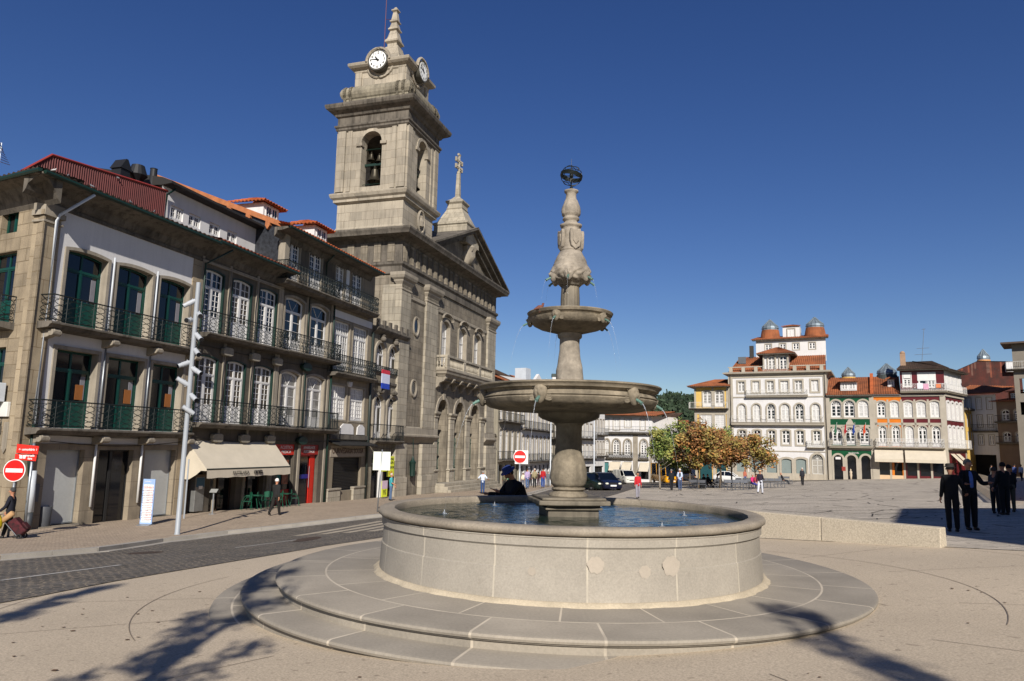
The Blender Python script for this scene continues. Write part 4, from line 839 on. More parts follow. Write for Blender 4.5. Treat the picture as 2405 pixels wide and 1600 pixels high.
simple_house(P0, AZ, 82, 96, -3.2, 6.8, 2, 'terraced_house', 'pale house with tall balcony doors hidden by the fountain stem', mat('mid_render', rgb('#8d8676'), .9, .1, .6, 20, .1, streak=.3), 6, ww=.45)

cb = froot(P0, AZ, 'facade_cables', 'loose black cables sagging along the fronts of the left houses', 'cable'); b = MB()
for (u0, u1, z0, z1, sg, y_) in ((-1.2, 7, 1.75, 1.8, .25, -.12), (7, 14, 2.0, 1.95, .18, -.15), (14, 20, 1.95, 2.0, .12, -.16), (-1.0, 7, 1.95, 1.98, .1, -.1), (7, 19.6, 6.5, 6.6, .12, -.1), (7, 19.6, 10.75, 10.9, .15, -.08), (20, 25.3, 1.9, 1.6, .3, -.2), (25.3, 31, 1.7, 1.75, .2, -.15)):
    b.tube([(u0+(u1-u0)*k/12, y_, z0+(z1-z0)*k/12-sg*sin(pi*k/12)) for k in range(13)], .016, 4)
for u in (9.1, 11.4, 16.6): b.tube([(u+.05*sin(k), -.1, 10.6-k*.35) for k in range(11)], .014, 4); b.tube([(u+.04*sin(k*1.3), -.1, 6.2-k*.33) for k in range(11)], .014, 4)
b.build('cable', plain('cable_black', '#161616', .6), cb); settle(cb, 0, 1)
# ================================================================ church
CP = (-8.616, 58.209); CAZ = 17.65
ch = froot(CP, CAZ, 'granite_church', 'granite church with square clock and bell tower, pediment and balustraded balcony', 'church')
def mould(b, x0, x1, y0, y1, prof, cap=True):
    n = len(b.v); vs = []
    for o, z in prof: vs += [(x0-o, y0-o, z), (x1+o, y0-o, z), (x1+o, y1+o, z), (x0-o, y1+o, z)]
    fs = [(i*4+k, i*4+(k+1) % 4, (i+1)*4+(k+1) % 4, (i+1)*4+k) for i in range(len(prof)-1) for k in range(4)]
    if cap: fs += [(3, 2, 1, 0), tuple(4*(len(prof)-1)+k for k in range(4))]
    b.add(vs, fs)
U1 = 22.0; CD = 22
arch = [(6.9, 9.35, -1.43, 5.95, 1.22), (11.05, 13.5, -1.43, 5.95, 1.22), (15.2, 17.65, -1.43, 5.95, 1.22)]
win = [(7.2, 9.1, 9.0, 13.1, .45), (11.45, 13.35, 9.0, 13.1, .45), (15.6, 17.5, 9.0, 13.1, .45)]
oval = [(1.3, 2.45, 10.75, 12.45, .85), (1.25, 2.45, 5.7, 7.2, .75)]
b = MB(); wall(b, -1.3, U1, -3, 16.3, 0, arch+win, 1.0)
b.poly([(-1.3, 0, -3), (-1.3, CD, -3), (-1.3, CD, 16.3), (-1.3, 0, 16.3)]); b.poly([(U1, 0, -3), (U1, CD, -3), (U1, CD, 16.3), (U1, 0, 16.3)])
b.build('wall', GR, ch, fixn=False)
b = MB(); b.poly([(5, 4.2, -2), (20, 4.2, -2), (20, 4.2, 8), (5, 4.2, 8)]); b.poly([(5, 1, 5.9), (20, 1, 5.9), (20, 4.2, 5.9), (5, 4.2, 5.9)]); b.poly([(5, .9, -1.43), (20, .9, -1.43), (20, 4.2, -1.43), (5, 4.2, -1.43)]); b.poly([(6.4, 1, -2), (6.4, 4.2, -2), (6.4, 4.2, 6), (6.4, 1, 6)]); b.build('porch', GR, ch, fixn=False)
# pilasters, plinth, pedestal mouldings
b = MB()
for u0, u1 in ((-1.42, .35), (3.5, 5.95), (19.4, 21.9)):
    b.box(u0, u1, -.22, 0, 3.2, 14.5); b.box(u0-.12, u1+.12, -.34, 0, -3, 1.9); b.box(u0-.2, u1+.2, -.42, 0, -3, -.7)
b.box(-1.45, -1.3, -.2, 1.5, 3.2, 14.5)
b.build('pilaster', GRL, ch, bevel=.02)
b = MB()
mould(b, -1.3, 6.3, 0, 5, [(0, 2.0), (.3, 2.35), (.42, 2.5), (.42, 2.62), (.24, 2.7), (.2, 3.2), (0, 3.3)])
b.prismx([(0, 2.0), (-.3, 2.35), (-.42, 2.5), (-.42, 2.62), (-.24, 2.7), (-.2, 3.2), (0, 3.3)], 19.0, 22.3)
b.build('pedestal_moulding', GRT, ch)
for u0, u1 in ((-1.42, .35), (3.5, 5.95), (19.4, 21.9)):
    b = MB(); mould(b, u0, u1, -.22, .3, [(0, 14.05), (.06, 14.1), (.06, 14.2), (0, 14.25), (0, 14.5), (.15, 14.75), (.15, 14.85), (.3, 15.0), (.38, 15.2), (.38, 15.45), (0, 15.5)]); b.build('capital', GRT, ch)
b = MB(); mould(b, -1.3, U1, 0, CD, [(.02, 15.35), (.14, 15.4), (.14, 16.0), (.28, 16.15), (.28, 16.35), (.08, 16.4), (.08, 18.1), (.2, 18.2), (.3, 18.3), (.75, 18.38), (1.1, 18.45), (1.15, 18.6), (1.25, 18.8), (1.25, 18.95), (0, 19.15)]); b.build('entablature', GRD, ch)
for k in range(19):
    u = -.9+k*1.22; b = MB(); b.box(u-.3, u+.3, -.16, -.05, 16.42, 17.98)
    for q in (-.24, -.09, .06, .2): b.box(u+q, u+q+.05, -.2, -.16, 16.45, 17.8)
    b.build('frieze_block', GR, ch)
for k in range(4): u = .9+k*1.22; MB().box(-1.46, -1.3, u-.3, u+.3, 16.42, 17.98).build('frieze_block', GR, ch)
b = MB(); b.prismx([(-.02, 13.6), (-.1, 13.7), (-.1, 13.95), (-.02, 14.0)], 6.0, 19.4); b.prismx([(-.02, 13.6), (-.1, 13.7), (-.1, 13.95), (-.02, 14.0)], .4, 3.5); b.build('string_course', GRT, ch)
for h in oval:
    cx_, cz_, rx, rz = (h[0]+h[1])/2, (h[2]+h[3])/2, (h[1]-h[0])/2, (h[3]-h[2])/2
    b = MB(); n = 32; P_ = [(cx_+rx*cos(2*pi*k/n), cz_+rz*sin(2*pi*k/n)) for k in range(n)]
    for k in range(n):
        p, q = P_[k], P_[(k+1) % n]; f = lambda t, s: (cx_+(t[0]-cx_)*s, cz_+(t[1]-cz_)*s)
        for s0, y0, s1, y1 in ((1.0, .0, 1.0, -.12), (1.0, -.12, .82, -.12), (.82, -.12, .78, -.05), (.78, -.05, .66, -.05), (.66, -.05, .66, .0)):
            a0, a1, c0, c1 = f(p, s0), f(q, s0), f(q, s1), f(p, s1); b.poly([(a0[0], y0, a0[1]), (a1[0], y0, a1[1]), (c0[0], y1, c0[1]), (c1[0], y1, c1[1])])
    o = b.build('oval_window', GRT, ch); MB().prism([(cx_+(p[0]-cx_)*.66, cz_+(p[1]-cz_)*.66) for p in P_], -.012, -.004).build('pane', GLS, o)
for h in win:
    window(ch, h, 0, .35, WHF, CURL, 1, 3, transom=h[3]-1.4, panel=0, fwid=.12, bar=.05, mull=.14, trim=GRT, tw=.22, tp=.12, trows=1, tcols=1)
    b = MB(); xm = (h[0]+h[1])/2
    for rr_, zz_, y_ in ((1.25, 13.2, -.3), (1.1, 13.15, -.22)): pts = [(xm+rr_*cos(pi*k/12), zz_+.55*sin(pi*k/12)) for k in range(13)]; b.tube([(p[0], y_, p[1]) for p in pts], .09, 5)
    b.build('window_hood', GRT, ch)
for h in arch:
    b = MB(); ring(b, h[0], h[1], 4.68, h[3], h[4], .32, -.1, .02, bottom=False); b.prism([((h[0]+h[1])/2-.16, h[3]-.03), ((h[0]+h[1])/2+.16, h[3]-.03), ((h[0]+h[1])/2+.24, h[3]+.5), ((h[0]+h[1])/2-.24, h[3]+.5)], -.22, .02); b.build('archivolt', GRT, ch)
    g = MB(); y_ = .75
    for k in range(14):
        u = h[0]+.08+(h[1]-h[0]-.16)*k/13; g.tube([(u, y_, -1.4), (u, y_, 2.45)], .022, 4); g.tube([(u, y_, 2.45), (u, y_, 2.6)], [.04, .004], 4)
    for z_ in (-1.3, -.35, -.2, 2.1): g.box(h[0], h[1], y_-.03, y_+.03, z_-.03, z_+.03)
    for k in range(6):
        u = h[0]+.2+k*.36; g.tube([(u+.16*cos(q*pi/5), y_, -.8+.3*sin(q*pi/5)) for q in range(10)], .02, 4, closed=True)
    g.build('iron_gate', mat('gate_paint', rgb('#25423a'), .5, .1, 2, 20, 0), ch)
for u0, u1 in ((6.1, 6.9), (9.35, 11.05), (13.5, 15.2), (17.65, 19.2)):
    b = MB(); m_ = (u0+u1)/2; hw = min(.52, (u1-u0)/2-.06); b.box(m_-hw, m_+hw, -.18, 0, -.35, 4.3); mould(b, m_-hw, m_+hw, -.18, .2, [(0, 4.2), (.08, 4.28), (.08, 4.38), (.03, 4.42), (.2, 4.6), (.22, 4.75), (0, 4.8)]); mould(b, m_-hw-.1, m_+hw+.1, -.28, .2, [(0, -1.5), (0, -.45), (.1, -.38), (.1, -.28), (0, -.24)]); b.build('pier', GRL, ch)
b = MB()
for k, (z0, o_) in enumerate(((-1.44, 1.1), (-1.7, 1.45), (-1.96, 1.8), (-2.22, 2.15))): b.box(6.6-.3*k*.3, 20.2 if k < 3 else 20.6, -o_, .9-.001*k, z0-.6, z0)
b.build('church_steps', GRL, ch, bevel=.02)
# balcony with balusters
b = MB(); mould(b, 6.0, 18.7, -1.2, 0, [(-.75, 7.55), (-.55, 7.7), (-.3, 7.8), (-.15, 8.05), (-.05, 8.1), (0, 8.3), (.08, 8.4), (.08, 8.5), (-.05, 8.55)]); 
bal = b.build('church_balcony', GRT, ch)
for k in range(7): u = 6.5+k*1.96; MB().prismx([(0, 7.9), (-.95, 7.9), (-1.0, 7.7), (-.8, 7.45), (-.4, 7.3), (-.3, 7.0), (0, 6.8)], u-.2, u+.2).build('console', GRT, bal, bevel=.03)
b = MB(); b.box(5.98, 18.72, -1.24, -.94, 9.55, 9.75); b.box(6.0, 18.7, -1.2, -.98, 8.5, 8.68)
for u in (6.0, 10.05, 14.2, 18.15): b.box(u, u+.55, -1.22, -.96, 8.5, 9.6)
b.box(6.0, 6.3, -.96, 0, 9.55, 9.75); b.box(6.0, 6.3, -.96, 0, 8.5, 8.68); b.build('balustrade', GRL, bal, bevel=.01)
b = MB()
for s0 in (6.6, 10.65, 14.8):
    for k in range(12): b.M = Matrix.Translation((s0+.14+k*.28, -1.09, 8.68)); b.lathe([(.07, 0), (.07, .08), (.05, .12), (.1, .3), (.05, .6), (.07, .8), (.08, .88)], 8)
for k in range(3): b.M = Matrix.Translation((6.15, -.8+k*.28, 8.68)); b.lathe([(.07, 0), (.07, .08), (.05, .12), (.1, .3), (.05, .6), (.07, .8), (.08, .88)], 8)
b.M = None; b.build('balusters', GRL, bal, smooth=2)
# pediment
pc, hw_ = 12.95, 10.2; A0, A1, AP = (pc-hw_, 18.95), (pc+hw_, 18.95), (pc, 23.1)
b = MB(); b.prism([(A0[0], 19.0), (A1[0], 19.0), AP], .1, 3); b.build('tympanum', GR, ch)
b = MB()
for sgn in (-1, 1):
    e = (pc+sgn*(hw_), 18.95); t = Vector((pc-e[0], AP[1]-e[1])).normalized(); nn = Vector((-t.y, t.x))*(-sgn)
    if nn.y < 0: nn = -nn
    for (o0, o1, yy) in ((-.65, -.3, -.35), (-.3, .05, -.8), (.05, .22, -1.2)):
        b.prism([(e[0]+nn.x*o0, e[1]+nn.y*o0), (pc+nn.x*o0*.0, AP[1]+o0*1.08), (pc, AP[1]+o1*1.08), (e[0]+nn.x*o1, e[1]+nn.y*o1)], yy, 2.8)
b.build('raking_cornice', GRD, ch)
b = MB(); b.poly([(A0[0]-.3, -1.2, 19.0), (pc, -1.2, 23.4), (pc, CD, 23.4), (A0[0]-.3, CD, 19.0)]); b.poly([(A1[0]+.3, -1.2, 19.0), (pc, -1.2, 23.4), (pc, CD, 23.4), (A1[0]+.3, CD, 19.0)]); b.build('roof', GRD, ch, fixn=False)
b = MB(); b.M = Matrix.Translation((pc, .05, 20.6)); b.M = b.M @ Matrix.Scale(1, 4)
b.lathe([(0, -1.2), (.6, -1.0), (.95, -.3), (.8, .3), (.95, .7), (.5, 1.1), (.3, 1.7), (0, 1.8)], 14, fn=lambda r, z, a: r*(1+.2*sin(5*a+z*4))); b.M = None
b.build('coat_of_arms', GRT, ch, smooth=2)
b = MB(); yc = 1.15
mould(b, pc-.6, pc+.6, yc-.6, yc+.6, [(1.15, 21.5), (1.15, 23.3), (1.27, 23.4), (1.27, 23.55), (.9, 23.75), (.22, 25.2), (.28, 25.3), (.18, 25.35), (.18, 25.75), (.34, 25.95), (.34, 26.1), (-.05, 26.35), (-.35, 26.7)])
mould(b, pc-.15, pc+.15, yc-.15, yc+.15, [(.08, 26.5), (0, 29.4)]); b.build('cross_base', GRL, ch)
b = MB(); b.tube([(pc, yc, 29.2), (pc, yc, 31.2)], .13, 6)
for z_, l_ in ((30.5, .75), (29.8, .75)):
    b.tube([(pc-l_, yc, z_), (pc+l_, yc, z_)], .12, 6)
    for sg in (-1, 1): b.tube([(pc+sg*l_, yc, z_-.22), (pc+sg*l_, yc, z_+.22)], .14, 6); b.tube([(pc+sg*l_*.5, yc, z_-.18), (pc+sg*l_*.5, yc, z_+.18)], .12, 6)
b.tube([(pc-.22, yc, 31.2), (pc+.22, yc, 31.2)], .14, 6); b.build('stone_cross', GRL, ch)
# ---- tower
X0, X1, Y0, Y1 = -1.3, 4.9, 0, 6.4
TW = mat('tower_stone', rgb('#9f9686'), .9, .14, .45, 30, .3, .015, streak=.35, blocks=(1.1, .72, .018, rgb('#6e6455'), .15))
b = MB(); mould(b, X0, X1, Y0, Y1, [(-.0, 19.0), (.0, 19.3), (-.15, 19.6), (-.15, 21.6), (0, 21.7), (.12, 21.75), (.12, 21.95), (.3, 22.1), (.38, 22.3), (.38, 22.45), (.05, 22.6), (0, 22.65)])
b.build('tower_base', TW, ch)
belf = [(.35, 2.7, 23.0, 27.6, 1.17)]
b = MB(); xa, xb, ya, yb = X0, X1, Y0, Y1
def twall(b, M_, L, holes):
    b.M = M_; wall(b, 0, L, 22.6, 29.4, 0, holes, .9); b.M = None
Mf = Matrix.Translation((X0, Y0, 0)); Ms = Matrix.Translation((X0, Y1, 0)) @ Matrix.Rotation(-pi/2, 4, 'Z'); Mr = Matrix.Translation((X1, Y0, 0)) @ Matrix.Rotation(pi/2, 4, 'Z'); Mk = Matrix.Translation((X1, Y1, 0)) @ Matrix.Rotation(pi, 4, 'Z')
FH = [((X1-X0)/2-.95, (X1-X0)/2+.95, 22.95, 27.75, .95)]; SH = [((Y1-Y0)/2-.95, (Y1-Y0)/2+.95, 22.95, 27.75, .95)]
twall(b, Mf, X1-X0, FH); twall(b, Ms, Y1-Y0, SH); twall(b, Mr, Y1-Y0, SH); twall(b, Mk, X1-X0, FH); b.build('belfry', TW, ch, fixn=False)
b = MB()
for M_, L in ((Mf, X1-X0), (Ms, Y1-Y0), (Mr, Y1-Y0), (Mk, X1-X0)):
    b.M = M_
    for a0, a1 in ((0.02, .75), (.95, 1.35), (L-1.35, L-.95), (L-.75, L-.02)):
        wd = .16 if a1-a0 > .5 else .08; b.box(a0, a1, -wd, 0, 22.65, 28.0)
    ring(b, L/2-.95, L/2+.95, 26.5, 27.75, .95, .28, -.09, .02, bottom=False)
    for s_ in (-1, 1): b.box(L/2+s_*1.12-.27, L/2+s_*1.12+.27, -.16, .2, 26.55, 26.8)
    b.M = None
b.build('belfry_pilasters', TW, ch)
b = MB(); mould(b, X0, X1, Y0, Y1, [(.05, 27.95), (.2, 28.1), (.2, 28.25), (.3, 28.35), (.3, 28.5), (.1, 28.55), (.1, 29.2), (.25, 29.3), (.35, 29.5), (.7, 29.7), (.88, 29.85), (.95, 30.05), (.95, 30.2), (.3, 30.35)]); b.build('tower_cornice', GRD, ch)
b = MB(); mould(b, X0+.25, X1-.25, Y0+.25, Y1-.25, [(.1, 30.3), (.1, 30.95), (.2, 31.05), (.32, 31.3), (.34, 31.55), (.25, 31.85), (.1, 32.05), (-.1, 32.1), (-.3, 32.1)])
for i in range(3):
    for M_, L in ((Mf, X1-X0), (Ms, Y1-Y0)):
        b.M = M_
        for q in (.35, L/2-.2 if False else .9, L-1.1, L-.55): b.prismx([(.0, 30.4), (-.02, 31.1), (-.16, 31.3), (-.18, 31.6), (-.05, 31.95), (.2, 32.15)], q-.12, q+.12)
        b.M = None
b.build('bulging_parapet', mat('lichen_stone', rgb('#8f8775'), .95, .25, 1.2, 30, .4, .02, streak=.5), ch)
i_ = .85
b = MB(); mould(b, X0+i_, X1-i_, Y0+i_, Y1-i_, [(0, 31.9), (0, 33.6), (.1, 33.7), (.12, 33.85), (.4, 34.0), (.55, 34.15), (.58, 34.35), (.5, 34.45), (-.2, 34.6), (-1.2, 35.2), (-1.6, 36.3), (-1.75, 36.9)])
for M_, L in ((Mf, X1-X0), (Ms, Y1-Y0), (Mr, Y1-Y0)):
    b.M = M_
    for a0, a1 in ((i_-.02, i_+.6), (L-i_-.6, L-i_+.02)): b.box(a0, a1, i_-.12, i_, 32, 33.65)
    b.tube([(L/2+1.25*cos(pi+pi*k/14), i_-.06, 34.25+1.25*sin(pi+pi*k/14)) for k in range(15)], .12, 5); b.tube([(L/2+1.1*cos(pi*k/14), i_-.55, 34.3+1.1*sin(pi*k/14)) for k in range(15)], .14, 5)
    b.M = None
b.build('clock_stage', TW, ch)
b = MB(); tx_, ty_ = (X0+X1)/2, (Y0+Y1)/2
mould(b, tx_-.5, tx_+.5, ty_-.5, ty_+.5, [(-.05, 36.6), (-.05, 37.2), (.14, 37.35), (.14, 37.5), (.0, 37.7), (-.2, 38.5), (-.04, 38.6), (-.04, 38.7), (-.14, 38.85), (-.25, 39.3), (-.12, 39.4), (-.12, 39.5), (-.22, 39.6), (-.33, 40.4), (-.2, 40.5), (-.2, 40.62), (-.34, 40.72), (-.42, 40.9)]); b.build('spire', TW, ch)
b = MB(); b.tube([(tx_-.2, ty_+.9, 35.0), (tx_-.2, ty_+.9, 45)], .035, 5)
for z_ in (37.8, 39.8): b.tube([(tx_-.2, ty_+.9, z_), (tx_, ty_+.3, z_)], .02, 4)
b.build('lightning_rod', plain('rust_rod', '#5a2a35', .6), ch)
# clocks
BLK = plain('clock_black', '#141414', .6)
def clock(M_, L):
    cpos = Vector((L/2, i_-.62, 34.3)); r = .8
    b = MB(); b.M = M_; b.prism([(cpos.x+(r+.12)*cos(2*pi*k/48), cpos.z+(r+.12)*sin(2*pi*k/48)) for k in range(48)], cpos.y, cpos.y+.6)
    c_ = b.build('clock', plain('clock_rim', '#4b4942', .6), ch)
    f = MB(); f.M = M_; f.prism([(cpos.x+r*cos(2*pi*k/48), cpos.z+r*sin(2*pi*k/48)) for k in range(48)], cpos.y-.02, cpos.y+.01); f.build('clock_face', plain('clock_white', '#e8e8e4', .4), c_)
    hd = MB(); hd.M = M_; y0 = cpos.y-.05
    def hand(ang, ln, wd): s_, c2 = sin(ang), cos(ang); P = lambda t, w_: (cpos.x+s_*t+c2*w_, cpos.z+c2*t-s_*w_); hd.prism([P(-.15, -wd), P(ln*.7, -wd*.6), P(ln, 0), P(ln*.7, wd*.6), P(-.15, wd)], y0, y0+.02)
    hand(radians(-37), .48, .08); hand(radians(-78), .66, .055); hd.build('clock_hands', BLK, c_)
    rot = (M_ @ Matrix.Rotation(pi/2, 4, 'X')).to_euler()
    for k in range(1, 13):
        a = 2*pi*k/12; p = M_ @ Vector((cpos.x+(r*.8)*sin(a), y0+.01, cpos.z+(r*.8)*cos(a))); text(str(k), .3, BLK, p, rot, c_, name='clock_numeral', bold=.006)
clock(Mf, X1-X0); clock(Ms, Y1-Y0)
# bells
BZ = mat('bell_bronze', rgb('#4b463a'), .45, .2, 3, 20, .1, metal=.7)
def bell(x, y, z, s): b = MB(); b.M = Matrix.Translation((x, y, z)) @ Matrix.Scale(s, 4); b.lathe([(0, 1.0), (.16, .97), (.24, .9), (.27, .7), (.32, .4), (.42, .15), (.55, 0), (.5, .02), (.3, .3), (0, .8)], 24); b.tube([(0, 0, -.12), (0, 0, .4)], .06, 6); b.tube([(0, 0, 1.0), (0, 0, 1.25)], .1, 6); b.build('bell', BZ, ch, smooth=2)
for (x, y) in ((X0+.75, Y0+3.2), (X0+3.1, Y0+.8)):
    bell(x, y, 23.6, 1.15); 
    for d_ in (-.35, .4): bell(x+(d_ if y < 2 else 0), y+(d_ if y > 2 else 0), 25.3 if d_ < 0 else 25.5, .62)
    g = MB(); 
    if y > 2: g.box(x-.1, x+.1, y-1, y+1, 25.0, 25.2); g.tube([(x-.3, y-.95, 23.3), (x-.3, y+.95, 23.3)], .03, 4); g.tube([(x, y-1, 26.5), (x, y+1, 26.5)], .04, 4)
    else: g.box(x-1, x+1, y-.1, y+.1, 25.0, 25.2)
    g.build('bell_beam', DGRN, ch)
b = MB(); b.tube([(1.85+.62*cos(2*pi*k/24), -.12, 20.6+.95*sin(2*pi*k/24)) for k in range(24)], .1, 5, closed=True); b.M = Matrix.Translation((1.85, -.05, 20.6)); b.lathe([(0, -.5), (.25, -.4), (.3, 0), (.2, .3), (.25, .5), (0, .6)], 10); b.M = None; b.build('medallion', GRT, ch)
b = MB(); b.tube([(1.6, -.3, 2.4), (1.6, -.35, 1.0)], .03, 4); b.M = Matrix.Translation((1.6, -.35, -.3)); b.lathe([(0, -.5), (.12, -.4), (.22, -.35), (.25, .6), (.3, .75), (.15, .9), (.05, 1.2), (0, 1.3)], 8); b.build('wall_lamp', DGRN, ch, smooth=2)
b = MB(); mould(b, X0-.0, 22, 0, 12, [(.35, -3), (.35, -1.6), (.25, -1.5)]) if False else None
settle(ch, -1.3, -2.4)
# low shed gate pier between the church and next house
pr = froot(CP, CAZ, 'stone_gate_pier', 'pale stone pier with curved shoulder at the right foot of the church', 'pier')
b = MB(); b.prism([(22.3, -3), (24.2, -3), (24.2, 2.4), (24.0, 2.9), (23.4, 3.1), (22.9, 3.0), (22.6, 2.6), (22.3, 4.5)], .2, 1.4); b.build('pier_body', GRL, pr, bevel=.03); b = MB(); b.tube([(22.4, .1, 4.2), (22.9, .1, 3.2), (23.4, .1, 3.2), (23.9, .1, 2.9), (24.1, .1, 2.4)], .1, 5); b.build('pier_coping', GRT, pr); settle(pr, 23, -2.4)
# ================================================================ row of houses at the far end of the square
Q0 = (46.7, 109.4); QAZ = 117; QG = 'houses at the far end of the square'
GRT2 = mat('pale_trim_stone', rgb('#a39b8c'), .85, .08, 1, 20, .1)
RAILW = plain('pale_railing', '#c9c7c0', .5)
ZB = -2.7
# yellow house
y1 = froot(Q0, QAZ, 'yellow_house', 'low yellow and grey granite house with shallow tiled roof behind the trees', 'house', QG)
hs = [(-17.7, -16.3, 8.8, 11.4, .15), (-15.8, -14.4, 8.8, 11.4, .15)]; ls = [(-18.1, -16.3, 5.4, 7.6, 0), (-15.9, -14.3, 5.4, 7.6, 0)]; ms = [(-18.0, -16.6, 1.6, 4.2, 0), (-15.6, -14.3, 1.6, 4.2, 0)]; gs = [(-18.4, -16.4, ZB, .4, 0), (-15.8, -14.2, ZB, .4, 0)]
YEL = mat('yellow_render', rgb('#c9a85c'), .85, .06, .8, 20, .05)
b = MB(); wall(b, -19.0, -13.6, -4, 12.1, 0, hs+ls+ms+gs, .3); b.poly([(-19, 0, -4), (-19, 10, -4), (-19, 10, 12.1), (-19, 0, 12.1)]); b.build('wall', YEL, y1, fixn=False)
b = MB()
for u in (-19.05, -16.25, -14.0): b.box(u, u+.42, -.06, 0, -4, 8.3); b.box(u, u+.3, -.06, 0, 8.6, 12.0)
b.box(-19.05, -13.6, -.08, 0, 4.4, 5.3); b.box(-19.05, -13.6, -.08, 0, 7.7, 8.35); b.build('stone_bands', GRT2, y1)
for h in hs+ms: window(y1, h, 0, .2, WHF, CUR, 1, 3, transom=h[3]-.6, panel=.5, fwid=.12, bar=.07, mull=.16, trim=GRT2, tw=.15, tp=.08, trows=1, tcols=1, bottom=False)
for h in ls: window(y1, h, 0, .12, WHF, CURL, 4, 6, fwid=.1, bar=.06, mull=.08, trim=GRT2, tw=.18, tp=.08)
for i, h in enumerate(gs): o = MB().box(h[0]+.1, h[1]-.1, .2, .25, h[2], h[3]).build('shop_door', plain('teal_glass', '#24474c', .2), y1)
MB().box(-16.3, -13.8, -.12, -.05, .4, 1.3).build('shop_sign', plain('turquoise_sign', '#2b93a3', .5), y1)
balcony(y1, -19.8, -13.7, 8.6, dep=.9, h=.95, style='bars', m=RAILW, step=.2, th=.2)
for k in range(1): 
    tiles(y1, (-20.0, -1.0, 12.1), (-13.2, -1.0, 12.1), (-13.6, 4.5, 13.6), (-16.5, 4.5, 13.6), TILE, .3); tiles(y1, (-20.0, 10, 12.1), (-20.0, -1.0, 12.1), (-16.5, 4.5, 13.6), (-16.5, 5, 13.6), TILE, .3); MB().box(-19.9, -13.4, -.95, 0, 11.98, 12.1).build('eaves', GRD, y1)
settle(y1, -19, ZB)
# big white house
w1 = froot(Q0, QAZ, 'white_house', 'largest white house with twin round rooftop lanterns and stepped red roofs', 'house', QG)
cw = [(-12.15, -11.15), (-9.95, -8.95), (-7.8, -6.8), (-5.8, -4.7), (-3.75, -2.7), (-1.4, -.4)]
r4 = [(a, c, 11.1, 12.8, 0) for a, c in cw]; r3 = [(a-.08, c+.08, 6.55, 9.25, .58) for a, c in cw]; r2 = [(a, c, 3.1, 5.2, .12) for a, c in cw]
r1 = [(-12.6, -11.2, -2.3, .9, .2), (-10.4, -8.8, -2.3, .9, .2), (-8.15, -6.65, -2.1, .95, .2), (-6.0, -4.55, -2.1, .95, .2), (-3.95, -2.5, -2.0, 1.0, .2), (-1.75, -.15, -2.0, 1.7, .8)]
b = MB(); wall(b, -12.95, .25, -4, 13.7, 0, r4+r3+r2+r1, .3); b.build('wall', WHT, w1)
b = MB(); b.box(-13.65, -12.95, -.1, 8, -4, 14.0); b.box(.25, .75, -.1, 8, -4, 14.0); b.box(-12.95, .25, -.1, 0, 10.25, 10.42); b.box(-12.95, .25, -.08, 0, 13.35, 13.6); b.box(-12.95, .25, -.04, 0, -4, -1.2); b.box(-12.95, .25, -.08, 0, 2.0, 2.15); b.build('stone_frame', GRT2, w1)
for i, h in enumerate(r4): window(w1, h, 0, .2, WHF, CURL if i % 2 else CUR, 1, 2, transom=h[3]-.45, panel=.1, fwid=.1, bar=.05, mull=.16, trim=GRT2, tw=.26, tp=.07, tcols=1, trows=1)
for i, h in enumerate(r3): window(w1, h, 0, .2, WHF, GLS if i in (2, 4) else CURL, 1, 3, transom=8.35, panel=.3, fwid=.1, bar=.06, mull=.16, trim=GRT2, tw=.22, tp=.1, fan=4 if i in (2, 4) else False, tcols=1, trows=1, bottom=False)
for i, h in enumerate(r2): window(w1, h, 0, .2, WHF, GLS, 1, 2, transom=4.65, panel=.15 if i < 5 else .5, fwid=.1, bar=.07, mull=.18, trim=GRT2, tw=.26, tp=.07, tcols=1, trows=1, bottom=i < 5)
SHG = mat('grey_green_shutter', rgb('#77827f'), .5, .05, 1, 10, 0)
for i, h in enumerate(r1):
    t = MB(); ring(t, h[0], h[1], h[2], h[3], h[4], .3, -.08, .15, bottom=False)
    o = MB().prism(outline(h[0]+.02, h[1]-.02, h[2], h[3]-.02, h[4]), .15, .2).build('shutter' if i < 5 else 'carved_door', SHG if i < 5 else mat('old_wood_door', rgb('#9a958b'), .8, .1, 3, 20, .1), w1); t.build('surround', GRT2, o)
    if i == 5:
        q = MB(); cx_ = (h[0]+h[1])/2
        for k in range(8): a = pi*(k+.5)/8; q.tube([(cx_, .1, .95), (cx_+.7*cos(a), .1, .95+.7*sin(a))], .03, 4)
        for z_ in (-1.9, -1.2, .0, .8): q.box(h[0]+.05, h[1]-.05, .1, .16, z_, z_+.07)
        for x_ in (h[0]+.05, cx_-.04, h[1]-.12): q.box(x_, x_+.08, .1, .16, -2, .9)
        q.build('door_panels', RAILW, o)
        MB().prism([(cx_+.7*cos(pi*k/12), .97+.7*sin(pi*k/12)) for k in range(13)], .135, .149).build('fanlight', GLS, o)
balcony(w1, -13.2, .25, 6.45, dep=.8, h=.95, style='bars', m=RAILW, step=.2, th=.45, stone=GRT2); balcony(w1, -10.9, -1.9, 10.6, dep=.7, h=.8, style='lattice', m=RAILW, step=.5, th=.3, stone=GRT2); balcony(w1, -2.3, .2, 2.75, dep=.6, h=.95, style='lattice', m=RAILW, step=.3, th=.2, stone=GRT2)
b = MB(); mould(b, -13.65, .75, 0, 10, [(0, 13.6), (.15, 13.7), (.2, 13.9), (.7, 14.0), (.75, 14.2), (.3, 14.3), (0, 14.3)]); b.build('cornice', GRT2, w1)
rl_ = MB()
for u in [x*1.9-13.4 for x in range(8)]: 
    if not -8.6 < u < -4.2: rl_.box(u, u+.5, -.35, .0, 14.3, 15.1)
